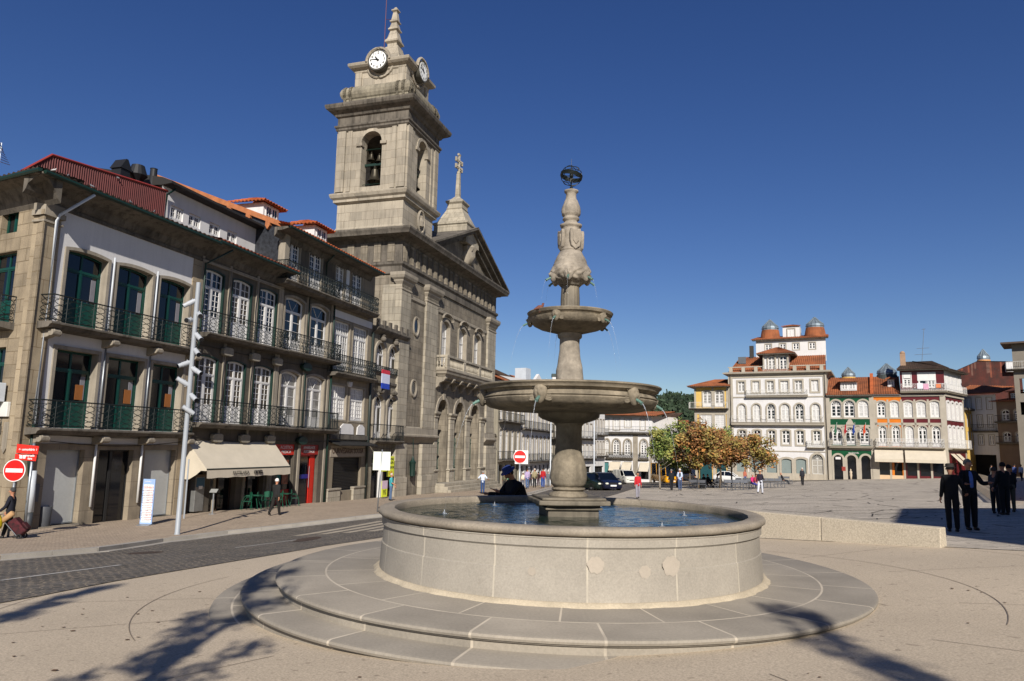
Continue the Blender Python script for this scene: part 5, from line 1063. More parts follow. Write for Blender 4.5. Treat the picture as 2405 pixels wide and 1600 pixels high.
rl_.box(-13.6, -8.4, -.25, -.1, 15.0, 15.15); rl_.box(-4.3, .7, -.25, -.1, 15.0, 15.15); rl_.build('roof_parapet', GRT2, w1)
tiles(w1, (-13.6, .05, 14.3), (.75, .05, 14.3), (.5, 4.5, 17.2), (-12.4, 4.5, 17.2), TILE, .3)
# attic storey and rooftop
at = [(-9.7, -8.8, 17.6, 18.6, 0), (-7.5, -6.6, 17.6, 18.6, 0), (-5.5, -4.6, 17.6, 18.6, 0), (-3.1, -2.2, 17.6, 18.6, 0)]
yo = 4.3; k_ = 1.036
def bk(u, z, y): f = 1+y/118; return (-46+(u+46)*f, 1.85+(z-1.85)*f)
b = MB(); at = [(a+1.25, c+1.3, d+.55, e+.6, 0) for a, c, d, e, _ in at]; wall(b, -9.9, .6, 16.2, 19.9, yo, at, .2); b.poly([(-9.9, yo, 16), (-9.9, 9, 16), (-9.9, 9, 19.9), (-9.9, yo, 19.9)]); b.build('attic_wall', WHT, w1, fixn=False)
for h in at: window(w1, h, yo, .15, WHF, GLS, 1, 2, fwid=.1, bar=.08, mull=.14, trim=GRT2, tw=.12, tp=.05)
tiles(w1, (-10.6, yo-.6, 19.9), (1.1, yo-.6, 19.9), (.8, 8, 20.9), (-10, 8, 20.9), TILE, .3); MB().box(-10.4, 1.0, yo-.55, yo, 19.75, 19.88).build('attic_eaves', GRD, w1)
b = MB(); b.box(-8.3, -4.6, .6, 4.5, 14.3, 17.1); d_ = b.build('central_dormer', WHT, w1)
for u in (-7.6, -5.9): window(d_, (u, u+1.1, 14.6, 16.75, .3), .45, .18, WHF, GLS if u > -6 else CUR, 1, 3, transom=16.1, fwid=.1, bar=.06, mull=.14, trim=GRT2, tw=.12, tp=.05, tcols=1, trows=1)
b = MB(); b.box(-8.35, -4.55, .42, .6, 14.3, 14.5)
for u in (-8.35, -6.6, -4.75): b.box(u, u+.2, .35, .6, 14.3, 17.1)
b.build('dormer_pilasters', GRT2, d_)
railing(d_, -8.3, -4.6, 14.3, .9, -.3, 'bars', RAILW, step=.2)
tiles(d_, (-9.2, -.3, 17.1), (-3.6, -.3, 17.1), (-6.3, 3.0, 18.4), (-6.5, 3.0, 18.4), TILE, .3); tiles(d_, (-9.2, 4.6, 17.1), (-9.2, -.3, 17.1), (-6.5, 3.0, 18.4), (-6.5, 3.1, 18.4), TILE, .3); tiles(d_, (-3.6, -.3, 17.1), (-3.6, 4.6, 17.1), (-6.3, 3.1, 18.4), (-6.3, 3.0, 18.4), TILE, .3)
b = MB(); b.box(-9.2, -3.6, -.28, 4.5, 16.95, 17.07); b.build('dormer_eaves', GRD, d_)
b = MB(); b.box(-5.9, -3.3, 6, 8.5, 20, 22.2); t_ = b.build('roof_turret', WHT, w1); window(t_, (-5.15, -4.05, 20.5, 21.8), 5.9, .15, WHF, GLS, 1, 2, fwid=.1, bar=.08, mull=.12, trim=GRT2, tw=.12, tp=.04)
tiles(t_, (-6.1, 5.8, 22.2), (-3.1, 5.8, 22.2), (-4.5, 7.2, 22.6), (-4.7, 7.2, 22.6), TILE, .3)
ZN = mat('zinc_lantern', rgb('#7f8b92'), .4, .1, 3, 20, 0, metal=.4)
def lantern(root, u, y, z, r, h1, h2, nm='roof_lantern', body=TILE):
    b = MB(); b.M = Matrix.Translation((u, y, z)); b.lathe([(r, 0), (r*.93, h1*.5), (r*.84, h1)], 22, fn=lambda rr, zz, a: rr*(1+.03*cos(11*a*2))); o = b.build(nm, body, root)
    b = MB(); b.M = Matrix.Translation((u, y, z+h1)); b.lathe([(r*.84, 0), (r*.84, h2*.12), (r*.9, h2*.15), (r*.82, h2*.35), (r*.82*.6, h2*.62), (r*.14, h2*.95), (r*.14, h2*1.03), (0, h2*1.08)], 14)
    for k in range(14): a = 2*pi*k/14; b.tube([(r*.85*cos(a), r*.85*sin(a), h2*.35), (r*.5*cos(a), r*.5*sin(a), h2*.63), (r*.14*cos(a), r*.14*sin(a), h2*.97)], r*.03, 4)
    b.build('glazed_cap', ZN, o); return o
lantern(w1, -7.9, 6.5, 20.2, 1.55, 1.55, 1.75); lantern(w1, -1.05, 6.5, 20.3, 1.6, 1.5, 1.7)
MB().box(-10.9, -10.3, 4, 4.6, 17, 19.0).build('chimney', plain('dark_chimney', '#33302d', .8), w1); MB().box(-12.4, -11.2, 2.2, 2.3, 15.9, 17.0).build('skylight', plain('skylight_grey', '#5c5f62', .4), w1)
pipe(w1, [(.5, -.2, 13.8), (.5, -.2, -2)], .07, GRD); pipe(w1, [(-13.3, -.2, 13.8), (-13.3, -.2, -2)], .07, GRD)
settle(w1, -13.65, ZB)
# green tiled house
g1 = froot(Q0, QAZ, 'green_house', 'narrow dark green tiled house flying small flags from its balcony', 'house', QG)
GT = mat('green_azulejo', rgb('#0f4a2c'), .25, .12, 1, 12, .05, blocks=(.3, .3, .006, rgb('#0a2f1e'), .1))
cg = [(1.2, 2.6), (2.95, 4.4), (4.85, 6.25)]
r3g = [(a, c, 7.2, 9.7, .68) for a, c in cg]; r2g = [(a+.05, c-.05, 3.2, 5.75, .65) for a, c in cg]; r1g = [(a+.1, c-.1, -2.0, 1.7, .6) for a, c in cg]
b = MB(); wall(b, .75, 6.75, -4, 10.4, 0, r3g+r2g+r1g, .3); b.build('wall', GT, g1)
b = MB(); b.box(.75, 1.05, -.1, 0, -4, 10.4); b.box(6.35, 6.95, -.1, 0, -4, 10.4); b.box(.75, 6.9, -.15, 0, 10.15, 10.45); b.box(1.0, 6.4, -.05, -.0, 2.4, 2.7)
for u in (2.62, 4.42): b.box(u, u+.5, -.04, 0, 3.0, 6.0); b.box(u, u+.5, -.08, 0, -4, 1.2)
b.box(1.05, 6.4, -.04, 0, 5.8, 6.1); b.prism([(3.1, 6.1), (4.3, 6.1), (4.1, 6.5), (3.9, 6.9), (3.7, 7.05), (3.5, 6.9), (3.3, 6.5)], -.15, 0); b.build('stone_frame', GRT2, g1)
for i, h in enumerate(r3g+r2g): window(g1, h, 0, .2, WHF, CURL if i == 2 else GLS, 1, 3, transom=h[3]-.75, panel=.1 if i < 3 else .4, fwid=.12, bar=.07, mull=.14, fan=5, trim=GRT2, tw=.24, tp=.08, bottom=i < 3)
for i, h in enumerate(r1g): t = MB(); ring(t, h[0], h[1], h[2], h[3], h[4], .28, -.1, .15, bottom=False); o = MB().prism(outline(h[0]+.02, h[1]-.02, h[2], h[3]-.02, h[4]), .2, .25).build('shop_window', GLS, g1); t.build('surround', GRT2, o)
MB().box(1.55, 2.25, -.05, .0, 1.05, 1.4).build('doctor_sign', WHF, g1); MB().box(2.35, 2.85, -.12, -.1, -.6, 0).build('wall_plaque', plain('plaque_red', '#8a3024', .6), g1)
text('sarabanda', .35, WHF, (4.0, -.1, 2.05), (pi/2, 0, 0), g1)
mq = MB(); mq.M = Matrix.Translation((3.5, .12, -1.5)); mq.lathe([(.1, -.5), (.14, 0), (.2, .35), (.16, .55), (.22, .8), (.08, .95), (.1, 1.1), (0, 1.25)], 10); mq.build('shop_mannequin', plain('mannequin_pale', '#b8a892', .7), g1, smooth=True)
balcony(g1, .8, 6.6, 3.05, dep=.75, h=.95, style='bars', m=IRL, step=.2, th=.3, stone=GRT2)
for i, (u, c) in enumerate(((1.9, '#3f6f56'), (3.2, '#a3222a'), (4.3, '#1f3f8f'), (5.7, '#c4461f'))):
    o = MB().tube([(u-.1, -.6, 4.0), (u+.1, -1.6, 6.4)], .03, 5).build('flagpole', WHF, g1); f = MB(); n = 8
    for k in range(n):
        for j in range(5):
            P_ = lambda kk, jj: (u+.08-.05*kk*.2-.06*jj+.05*sin(jj*1.5+kk), -1.55+.06*kk+.05*sin(jj*2.0), 6.3-.16*kk-.12*jj)
            f.poly([P_(k, j), P_(k+1, j), P_(k+1, j+1), P_(k, j+1)])
    f.build('flag', plain('flag_cloth_%d' % i, c, .8), o, smooth=True, fixn=False)
tiles(g1, (.6, -.5, 10.5), (6.9, -.5, 10.5), (6.6, 5.5, 13.6), (.8, 5.5, 13.6), TILE, .3); MB().box(.6, 6.9, -.5, 0, 10.35, 10.48).build('eaves', GRD, g1)
b = MB(); b.box(2.6, 4.8, .6, 3.5, 11.2, 12.5); d_ = b.build('dormer', WHT, g1)
for u in (2.75, 3.8): window(d_, (u, u+.85, 11.35, 12.35), .5, .12, WHF, CUR, 1, 2, fwid=.1, bar=.06, mull=.1)
tiles(d_, (2.2, 0, 12.5), (5.2, 0, 12.5), (4.8, 3.5, 13.3), (2.6, 3.5, 13.3), TILE, .3)
lantern(g1, 3.6, 5.0, 12.8, 1.15, .8, 1.5, body=plain('yellow_drum', '#b8924a', .8)); settle(g1, .75, ZB)
# orange and dark red tiled corner house
r0 = froot(Q0, QAZ, 'corner_house', 'corner house tiled orange and dark red with white laundry balcony on top', 'house', QG)
ORT = mat('orange_azulejo', rgb('#c9701a'), .3, .08, 1, 12, .05); RDT = mat('maroon_azulejo', rgb('#5c1c20'), .3, .12, 1, 12, .05)
c5 = [(7.35, 8.45), (9.05, 10.15), (10.75, 11.9), (12.35, 13.55), (14.05, 15.2)]
r3r = [(a, c, 7.2, 9.5, .25) for a, c in c5]; r2r = [(a+.05, c-.05, 3.1, 6.0, .5) for a, c in c5]; g5 = [(9.2, 10.2, -2.2, .8, 0), (7.2, 8.9, -1.0, .8, 0), (10.8, 12.1, -1.7, .9, 0), (12.4, 13.7, -1.7, .9, 0), (14.0, 15.3, -1.7, .9, 0)]
b = MB(); b.cur = 0; wall(b, 6.95, 10.5, -4, 10.2, 0, r3r[:2]+r2r[:2]+g5[:2], .3); b.cur = 1; wall(b, 10.5, 15.75, -4, 10.2, 0, r3r[2:]+r2r[2:]+g5[2:], .3); b.build('wall', [ORT, RDT], r0)
b = MB()
for u in (6.95, 8.62, 10.35, 12.03, 13.7, 15.4): b.box(u, u+(.25 if u > 7 else .35), -.06, 0, -4, 9.75)
b.box(15.3, 15.95, -.1, .3, -4, 10.3); b.box(6.95, 15.7, -.06, 0, 6.1, 6.45); b.box(6.95, 15.7, -.05, 0, 2.6, 3.0); b.box(6.95, 15.6, -.04, 0, .9, 2.7); b.box(6.95, 15.8, -.2, 0, 10.2, 10.45); b.build('stone_frame', GRT2, r0)
for i, h in enumerate(r3r): window(r0, h, 0, .15, WHF, GLS if i == 0 else CURL, 1, 3, transom=h[3]-.7, panel=.2, fwid=.12, bar=.07, mull=.14, trim=GRT2, tw=.2, tp=.08, fan=4)
for i, h in enumerate(r2r): window(r0, h, 0, .15, WHF, CURL if i == 2 else GLS, 1, 3, transom=h[3]-.6, panel=.4, fwid=.12, bar=.07, mull=.14, trim=GRT2, tw=.2, tp=.08, fan=4, bottom=False)
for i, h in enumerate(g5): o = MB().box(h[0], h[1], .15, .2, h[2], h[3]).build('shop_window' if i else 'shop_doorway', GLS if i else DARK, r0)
b = MB(); b.cur = 0; b.box(7.0, 10.3, -.02, 0, -3, -1.0); b.build('shop_base', plain('cream_base', '#c7a988', .8), r0)
for u, v in ((10.8, 12.1), (12.4, 13.7), (14.0, 15.3)): MB().box(u, v, .08, .14, -1.7, -1.0).build('red_riser', RDT, r0)
balcony(r0, 6.95, 15.55, 3.0, dep=.8, h=1.15, style='lattice', m=WHF, step=.35, th=.2, stone=GRT2)
sdl = Matrix.Translation((15.75, 0, 0)) @ Matrix.Rotation(radians(117-47), 4, 'Z'); SDL = 8.8
shh = [(1.2+k*1.9, 2.2+k*1.9, 7.1, 9.5, .2) for k in range(4)]+[(1.2+k*1.9, 2.2+k*1.9, 3.1, 6.0, .2) for k in range(4)]+[(1.0+k*2.2, 2.4+k*2.2, -2, .9, 0) for k in range(3)]
b = MB(); wall(b, 0, SDL, -4, 10.2, 0, shh, .3); sw = b.build('side_wall', RDT, r0); sw.matrix_local = sdl
b = MB(); b.box(-.05, .6, -.1, 0, -4, 10.3); b.box(0, SDL, -.08, 0, 2.6, 3.0); b.box(0, SDL, -.04, 0, -4, 2.6) if False else None; b.box(0, SDL, -.2, 0, 10.2, 10.45); b.box(SDL-.3, SDL, -.08, 0, -4, 10.2); b.build('stone_frame', GRT2, sw)
for h in shh[:8]: window(sw, h, 0, .12, WHF, CURL, 1, 3, transom=h[3]-.7, panel=.3, fwid=.14, bar=.07, mull=.14, trim=WHF, tw=.25, tp=.12)
for h in shh[8:]: MB().box(h[0], h[1], .15, .2, h[2], h[3]).build('shop_window', GLS, sw)
balcony(sw, .1, SDL, 3.0, dep=.8, h=1.15, style='bars', m=WHF, step=.2, th=.2, stone=GRT2)
for u in (1.6, 4.0): MB().add([(u, 0, 2.2), (u+1.8, 0, 2.2), (u+1.8, -1.5, .6), (u, -1.5, .6)], [(0, 1, 2, 3)]).build('side_awning', CRM, sw, fixn=False)
# top storey set over the corner
tpw = [(10.9, 11.9, 11.6, 13.55, 0), (12.9, 13.85, 11.4, 13.5, 0), (13.95, 14.9, 11.4, 13.5, 0)]
b = MB(); wall(b, 10.5, 16.0, 10.45, 13.9, 0, tpw, .2); b.build('top_wall', RDT, r0)
for i, h in enumerate(tpw): window(r0, h, 0, .1, WHF, GLS, 1, 3, transom=h[3]-(.9 if i != 1 else 1.6), fwid=.12, bar=.07, mull=.12, trim=WHF, tw=.1, tp=.05, tcols=0)
MB().box(10.95, 11.85, -.05, .08, 12.8, 13.5).build('roller_blind', WHF, r0); MB().box(12.7, 14.95, -.06, .08, 12.4, 13.6).build('roller_blind', WHF, r0)
tsw = [(.8+k*1.9, 2.0+k*1.9, 11.3, 13.5, 0) for k in range(4)]
b = MB(); wall(b, 0, SDL, 10.45, 13.9, .0, tsw, .2); b.build('top_side_wall', WHT, sw)
for h in tsw: window(sw, h, 0, .1, WHF, CURL, 1, 2, fwid=.12, bar=.07, mull=.12)
balcony(r0, 10.45, 16.2, 10.95, dep=.9, h=.95, style='lattice', m=WHF, step=.5, th=.25, stone=GRT2); balcony(sw, -.2, SDL, 10.95, dep=.7, h=.95, style='bars', m=WHF, step=.25, th=.25, stone=GRT2)
for (u0, u1, z0, z1, c) in ((12.6, 13.3, 11.2, 12.0, '#d8d5da'), (13.35, 14.0, 11.1, 11.9, '#c997ad'), (14.9, 15.5, 11.3, 11.85, '#c9774f')): MB().box(u0, u1, -.92, -.9, z0, z1).build('laundry', plain('laundry_'+c[1:], c, .9), r0)
tiles(r0, (10.1, -.9, 14.0), (16.6, -.9, 14.0), (14.8, 4, 15.6), (11.3, 4, 15.6), TILED, .3); tiles(sw, (-.6, -.9, 14.0), (SDL+.4, -.9, 14.0), (SDL-1, 4.5, 15.6), (2.2, 4.5, 15.6), TILED, .3)
MB().box(10.2, 16.4, -.85, 0, 13.88, 13.98).build('eaves', GRD, r0); MB().box(-.3, SDL+.3, -.85, 0, 13.88, 13.98).build('side_eaves', GRD, sw)
b = MB(); b.box(10.7, 11.4, 1.5, 2.3, 14.5, 16.6); b.M = Matrix.Translation((11.05, 1.9, 16.6)); b.lathe([(.3, 0), (.38, .1), (.2, .35), (0, .4)], 10); b.M = None; b.build('chimney', mat('chimney_render', rgb('#9a7f68'), .9, .1, 2, 20, .1), r0)
b = MB(); b.tube([(13.5, 2, 15.4), (14.0, 2, 20.2)], .03, 4)
for z_, l_ in ((20.1, .5), (17.3, .8), (16.4, 1.1)): b.tube([(13.7-l_+(.5 if z_ > 20 else 0), 2, z_), (13.7+l_, 2, z_+.05)], .025, 4)
b.build('roof_aerial', METAL, r0)
tiles(r0, (6.8, -.5, 10.5), (10.5, -.5, 10.5), (10.5, 5.5, 13.6), (6.8, 5.5, 13.6), TILE, .3); MB().box(6.5, 7.2, -.2, 5.5, 10.6, 10.9).build('party_wall', TILEO, r0) if False else None
b = MB(); b.prismx([(-.4, 10.6), (5.6, 13.7), (5.6, 14.2), (-.4, 11.1)], 6.55, 7.0); b.build('party_wall', TILEO, r0)
b = MB(); b.box(8.9, 9.8, 1.8, 3.5, 11.7, 12.9); d_ = b.build('small_dormer', WHT, r0); window(d_, (9.0, 9.7, 11.9, 12.75), 1.7, .12, WHF, GLS, 1, 2, fwid=.08, bar=.06, mull=.08); tiles(d_, (8.6, 1.4, 12.9), (10.1, 1.4, 12.9), (9.4, 3.5, 13.3), (9.3, 3.5, 13.3), TILE, .3)
lantern(r0, 8.9, 6.0, 13.0, 1.6, .9, 1.7, body=plain('dark_drum', '#3c4240', .7))
settle(r0, 6.95, ZB)
for u0, u1, lab in ((6.75, 10.35, 'smaller cream shop awning on the orange tiled house'), (10.6, 15.6, 'wider cream shop awning on the dark red tiled house')):
    o = froot(Q0, QAZ, 'shop_awning', lab, 'awning', 'cream awnings at the far end'); b = MB(); b.add([(u0, -.05, 2.75), (u1, -.05, 2.75), (u1, -1.6, 1.3), (u0, -1.6, 1.3), (u1, -1.6, .85), (u0, -1.6, .85)], [(0, 1, 2, 3), (3, 2, 4, 5)]); b.build('canopy', CRM, o, fixn=False); settle(o, u0, .8)
# ================================================================ shaded houses on the right and behind
SG = 'shaded houses on the right'
corner = Vector((Q0[0]+15.75*sin(radians(117)), Q0[1]+15.75*cos(radians(117))))
yh = froot((corner.x+9.2*sin(radians(47)), corner.y+9.2*cos(radians(47))), 47, 'ochre_house', 'sliver of ochre yellow house just beyond the dark red corner house', 'house', SG)
b = MB(); wall(b, 0, 6, -4, 8.8, 0, [(1+k*1.6, 1.8+k*1.6, 3, 5.6, 0) for k in range(3)]+[(1+k*1.6, 1.8+k*1.6, 6.2, 8.2, 0) for k in range(3)], .2); b.build('wall', YEL, yh); MB().box(-.3, 6, -.5, 0, 8.7, 9.0).build('eaves', GRD, yh)
for k in range(3):
    for z0, z1 in ((3, 5.6), (6.2, 8.2)): window(yh, (1+k*1.6, 1.8+k*1.6, z0, z1), 0, .15, WHF, CUR, 1, 2, fwid=.1, bar=.06, mull=.1)
settle(yh, 0, -1.5)
def at_px(x, y, Y):
    d = cx*((x-1202.5)/1711.4)-cu*((y-800)/1711.4)+fw; return Vector((0, 0, 1.85))+d*(Y/d.y)
# pale blue-white shaded house facing the camera
pA = at_px(2268, 1090, 112); pB = at_px(2350, 1090, 108)
def facing(pa, pb): d = (pb-pa); return math.degrees(math.atan2(d.x, d.y)), sqrt(d.x**2+d.y**2)
az, Lw = facing(pA, pB)
so_ = froot((pA.x, pA.y), az, 'white_house', 'plain white house with roller blinds, half in shadow at the right end', 'house', SG)
zz = lambda py, Y=110: at_px(2300, py, Y).z
hh = []
for (pz0, pz1) in ((935, 962), (975, 1003), (1022, 1045)):
    for k in range(3): u = Lw*(.13+.3*k); hh.append((u, u+Lw*.15, zz(pz1), zz(pz0), 0))
b = MB(); wall(b, 0, Lw, -3, zz(928), 0, hh+[(Lw*.12, Lw*.9, -2.5, zz(1068), 0)], .3); b.poly([(0, 0, -3), (0, 8, -3), (0, 8, zz(928)), (0, 0, zz(928))]); b.build('wall', WHT, so_, fixn=False)
for i, h in enumerate(hh): window(so_, h, 0, .12, WHF, CURL if i < 3 else CUR if i < 6 else GLS, 1, 2, fwid=.1, bar=.07, mull=.14, trim=GRT2, tw=.1, tp=.04)
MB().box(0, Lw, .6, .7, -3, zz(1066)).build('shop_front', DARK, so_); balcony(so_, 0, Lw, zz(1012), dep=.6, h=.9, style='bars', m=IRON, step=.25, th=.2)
tiles(so_, (-.8, -.8, zz(926)), (Lw+.8, -.8, zz(926)), (Lw+.8, 5, zz(906)), (-.8, 5, zz(898)), TILE, .35); settle(so_, 0, -1.4)
pA = at_px(2350, 1090, 107); pB = at_px(2480, 1095, 99); az, Lw = facing(pA, pB)
so2 = froot((pA.x, pA.y), az, 'brown_house', 'dark brown shaded house with rows of arched windows at the right edge', 'house', SG)
hh = []
zz2 = lambda py: at_px(2370, py, 105).z
for (pz0, pz1) in ((962, 987), (1015, 1037)):
    for k in range(5): u = .8+k*2.0; hh.append((u, u+1.2, zz2(pz1), zz2(pz0), .25))
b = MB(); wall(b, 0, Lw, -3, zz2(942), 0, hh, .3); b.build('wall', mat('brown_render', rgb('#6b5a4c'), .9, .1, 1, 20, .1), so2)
for h in hh: window(so2, h, 0, .12, WHF, GLS, 1, 3, transom=h[3]-.6, fwid=.1, bar=.06, mull=.12, trim=GRT, tw=.15, tp=.05, tcols=1, trows=1)
for z_ in (zz2(990), zz2(1040)): balcony(so2, 0, Lw, z_, dep=.6, h=.9, style='bars', m=IRON, step=.25, th=.2)
tiles(so2, (-.5, -.8, zz2(942)), (Lw+1, -.8, zz2(946)), (Lw+1, 6, zz2(915)), (-.5, 6, zz2(925)), TILE, .35)
b = MB(); b.box(.2, 1.9, 2.2, 4, zz2(935), zz2(918)); d_ = b.build('brick_dormer', mat('dormer_brick', rgb('#8d5136'), .9, .1, 2, 20, .1), so2); window(d_, (.6, 1.5, zz2(933), zz2(921)), 2.1, .12, WHF, GLS, 2, 2, fwid=.06, bar=.05, mull=.06); tiles(d_, (-.2, 1.9, zz2(918)), (2.3, 1.9, zz2(918)), (2.0, 4, zz2(913)), (.1, 4, zz2(913)), TILE, .35)
settle(so2, 0, -1.3)
# rusty sheet metal shed gable
pA = at_px(2238, 880, 130); pB = at_px(2400, 880, 126); az, Lw = facing(pA, pB)
rs_ = froot((pA.x, pA.y), az, 'rusty_building', 'large building clad in rusty brown metal sheets above the shaded houses', 'building', SG)
z3 = lambda py: at_px(2300, py, 128).z
b = MB(); n = 40; tz = lambda t: z3(872)+(z3(848)-z3(872))*min(1, t/.38) if t < .38 else z3(848)+(z3(852)-z3(848))*(t-.38)/.62
for k in range(n):
    t0, t1 = k/n, (k+1)/n; b.cur = R.choice((0, 0, 1, 2)); zm = z3(R.uniform(865, 890)); zt0, zt1 = tz(t0), tz(t1)
    b.poly([(Lw*t0, 0, zm if zm < zt0 else zt0-.5), (Lw*t1, 0, zm if zm < zt0 else zt0-.5), (Lw*t1, -.02*(k % 2), zt1), (Lw*t0, -.02*(k % 2), zt0)]); b.cur = 0; b.poly([(Lw*t0, 0, 0), (Lw*t1, 0, 0), (Lw*t1, 0, zm), (Lw*t0, 0, zm)])
b.build('sheet_wall', [mat('rust_sheet', rgb('#5a2417', .8), .8, .3, 1, 12, .2, streak=.6), mat('rust_sheet_pale', rgb('#8a4b34', .9), .8, .3, 1, 12, .2), mat('rust_sheet_grey', rgb('#7c5648', .8), .8, .3, 1, 12, .2)], rs_, fixn=False)
b = MB(); b.poly([(0, -.2, z3(872)), (Lw*.38, -.2, z3(847)), (Lw*.38, 12, z3(847)), (0, 12, z3(872))]); b.poly([(Lw*.38, -.2, z3(847)), (Lw, -.2, z3(851)), (Lw, 12, z3(851)), (Lw*.38, 12, z3(847))]); b.build('roof', mat('maroon_roof', rgb('#4c1f1f'), .7, .1, 1, 10, 0), rs_, fixn=False)
lantern(rs_, Lw*.54, 4, z3(850), 1.2, .8, 1.9, body=plain('ochre_drum', '#b07d4f', .8))
b = MB(); b.box(Lw*.77, Lw*.97, -1, 2, z3(875), z3(853)); o = b.build('white_attic', WHT, rs_); window(o, (Lw*.84, Lw*.9, z3(872), z3(862)), -1.1, .12, WHF, GLS, 2, 2, fwid=.08, bar=.06, mull=.08); settle(rs_, 0, 0)
# tall house at the frame edge
pA = at_px(2394, 1050, 100); ed = froot((pA.x, pA.y), 128, 'tall_house', 'grey tall house with deep eaves cut by the right edge of the photo', 'house', SG)
ze = lambda py: at_px(2395, py, 100).z
b = MB(); wall(b, 0, 9, -1.5, ze(808), 0, [(.6, 1.6, ze(925), ze(890), 0), (.5, 1.5, ze(975), ze(945), 0)], .3); b.poly([(0, 0, -1.5), (0, 9, -1.5), (0, 9, ze(808)), (0, 0, ze(808))]); b.build('wall', mat('mid_render2', rgb('#7d766b'), .9, .1, .6, 20, .1), ed, fixn=False)
b = MB(); b.box(-1.2, 9, -1.2, 5, ze(810), ze(806)); b.build('eaves', plain('dark_eaves', '#4d4036', .8), ed); balcony(ed, -.8, 6, ze(868), dep=.8, h=1.0, style='bars', m=RAILW, step=.2); settle(ed, 0, -.6)
# end house of the left side, turned towards the camera behind the fountain
pA = at_px(1412, 1125, 122); pB = at_px(1532, 1128, 119); az, Lw = facing(pA, pB)
e1 = froot((pA.x, pA.y), az, 'white_house', 'white and granite two storey house facing the square behind the parked van', 'house', FARG)
zq = lambda py: at_px(1480, py, 120).z
k1 = Lw/120
xs_ = lambda px: (px-1412)*k1
t2 = [(xs_(a), xs_(c), zq(d), zq(e), 0) for a, c, d, e in ((1441, 1456, 1010, 983), (1468, 1483, 1004, 983), (1505, 1516, 1010, 983), (1419, 1430, 1010, 983))]
f2 = [(xs_(a), xs_(c), zq(1069), zq(1033), .75) for a, c in ((1440, 1456), (1467, 1482), (1505, 1520), (1420, 1431))]
g2 = [(xs_(1438), xs_(1458), zq(1125), zq(1085), 0), (xs_(1466), xs_(1484), zq(1125), zq(1085), 0), (xs_(1506), xs_(1524), zq(1125), zq(1088), 0), (xs_(1419), xs_(1430), zq(1125), zq(1087), 0)]
b = MB(); wall(b, 0, Lw, -4, zq(976), 0, t2+f2+g2, .3); b.poly([(Lw, 0, -4), (Lw+3, 8, -4), (Lw+3, 8, zq(976)), (Lw, 0, zq(976))]); b.build('wall', WHT, e1, fixn=False)
b = MB(); b.box(xs_(1488), xs_(1499), -.08, 0, -4, zq(1019)); b.box(xs_(1526), Lw, -.08, 0, -4, zq(1019)); b.box(0, Lw, -.1, 0, zq(1022), zq(1018)); b.box(0, Lw, -.06, 0, zq(1082), zq(1078)); b.build('stone_frame', GRT, e1)
for h in t2: window(e1, h, 0, .12, WHF, CURL, 1, 3, fwid=.12, bar=.07, mull=.14, trim=GRT2, tw=.12, tp=.05)
for h in f2: window(e1, h, 0, .15, WHF, GLS, 1, 4, transom=h[3]-.8, fwid=.14, bar=.08, mull=.16, fan=4, trim=GRT, tw=.25, tp=.08, bottom=False)
for i, h in enumerate(g2): MB().box(h[0], h[1], .2, .25, h[2], h[3]).build('shop_door', DARK if i != 3 else plain('teal_door', '#3f6f70', .5), e1)
balcony(e1, 0, Lw, zq(1015), dep=.8, h=.9, style='bars', m=IRL, step=.3, th=.3); balcony(e1, xs_(1425), xs_(1487), zq(1075), dep=.6, h=.8, style='lattice', m=IRON, step=.4, th=.3); balcony(e1, xs_(1502), xs_(1524), zq(1075), dep=.6, h=.8, style='lattice', m=IRON, step=.4, th=.3)
tiles(e1, (-.5, -1.1, zq(975)), (Lw+1, -1.1, zq(977)), (Lw+3, 7, zq(962)), (-.5, 7, zq(962)), TILE, .35); MB().box(-.4, Lw+.8, -1, 0, zq(977.5), zq(976)).build('eaves', GRD, e1); settle(e1, 0, -3.2)
for u0, u1, lab in ((1434, 1459, 'left cream shop awning on the white house facing the square'), (1463, 1485, 'middle cream shop awning on the white house facing the square'), (1504, 1526, 'right cream shop awning, steeply tilted, on the white house facing the square')):
    o = froot((pA.x, pA.y), az, 'shop_awning', lab, 'awning', 'cream awnings behind the fountain'); a_, c_ = xs_(u0), xs_(u1); MB().add([(a_, -.05, zq(1086)), (c_, -.05, zq(1086)), (c_, -1.6, zq(1106)), (a_, -1.6, zq(1106))], [(0, 1, 2, 3)]).build('canopy', CRM, o, fixn=False); settle(o, a_, zq(1106))
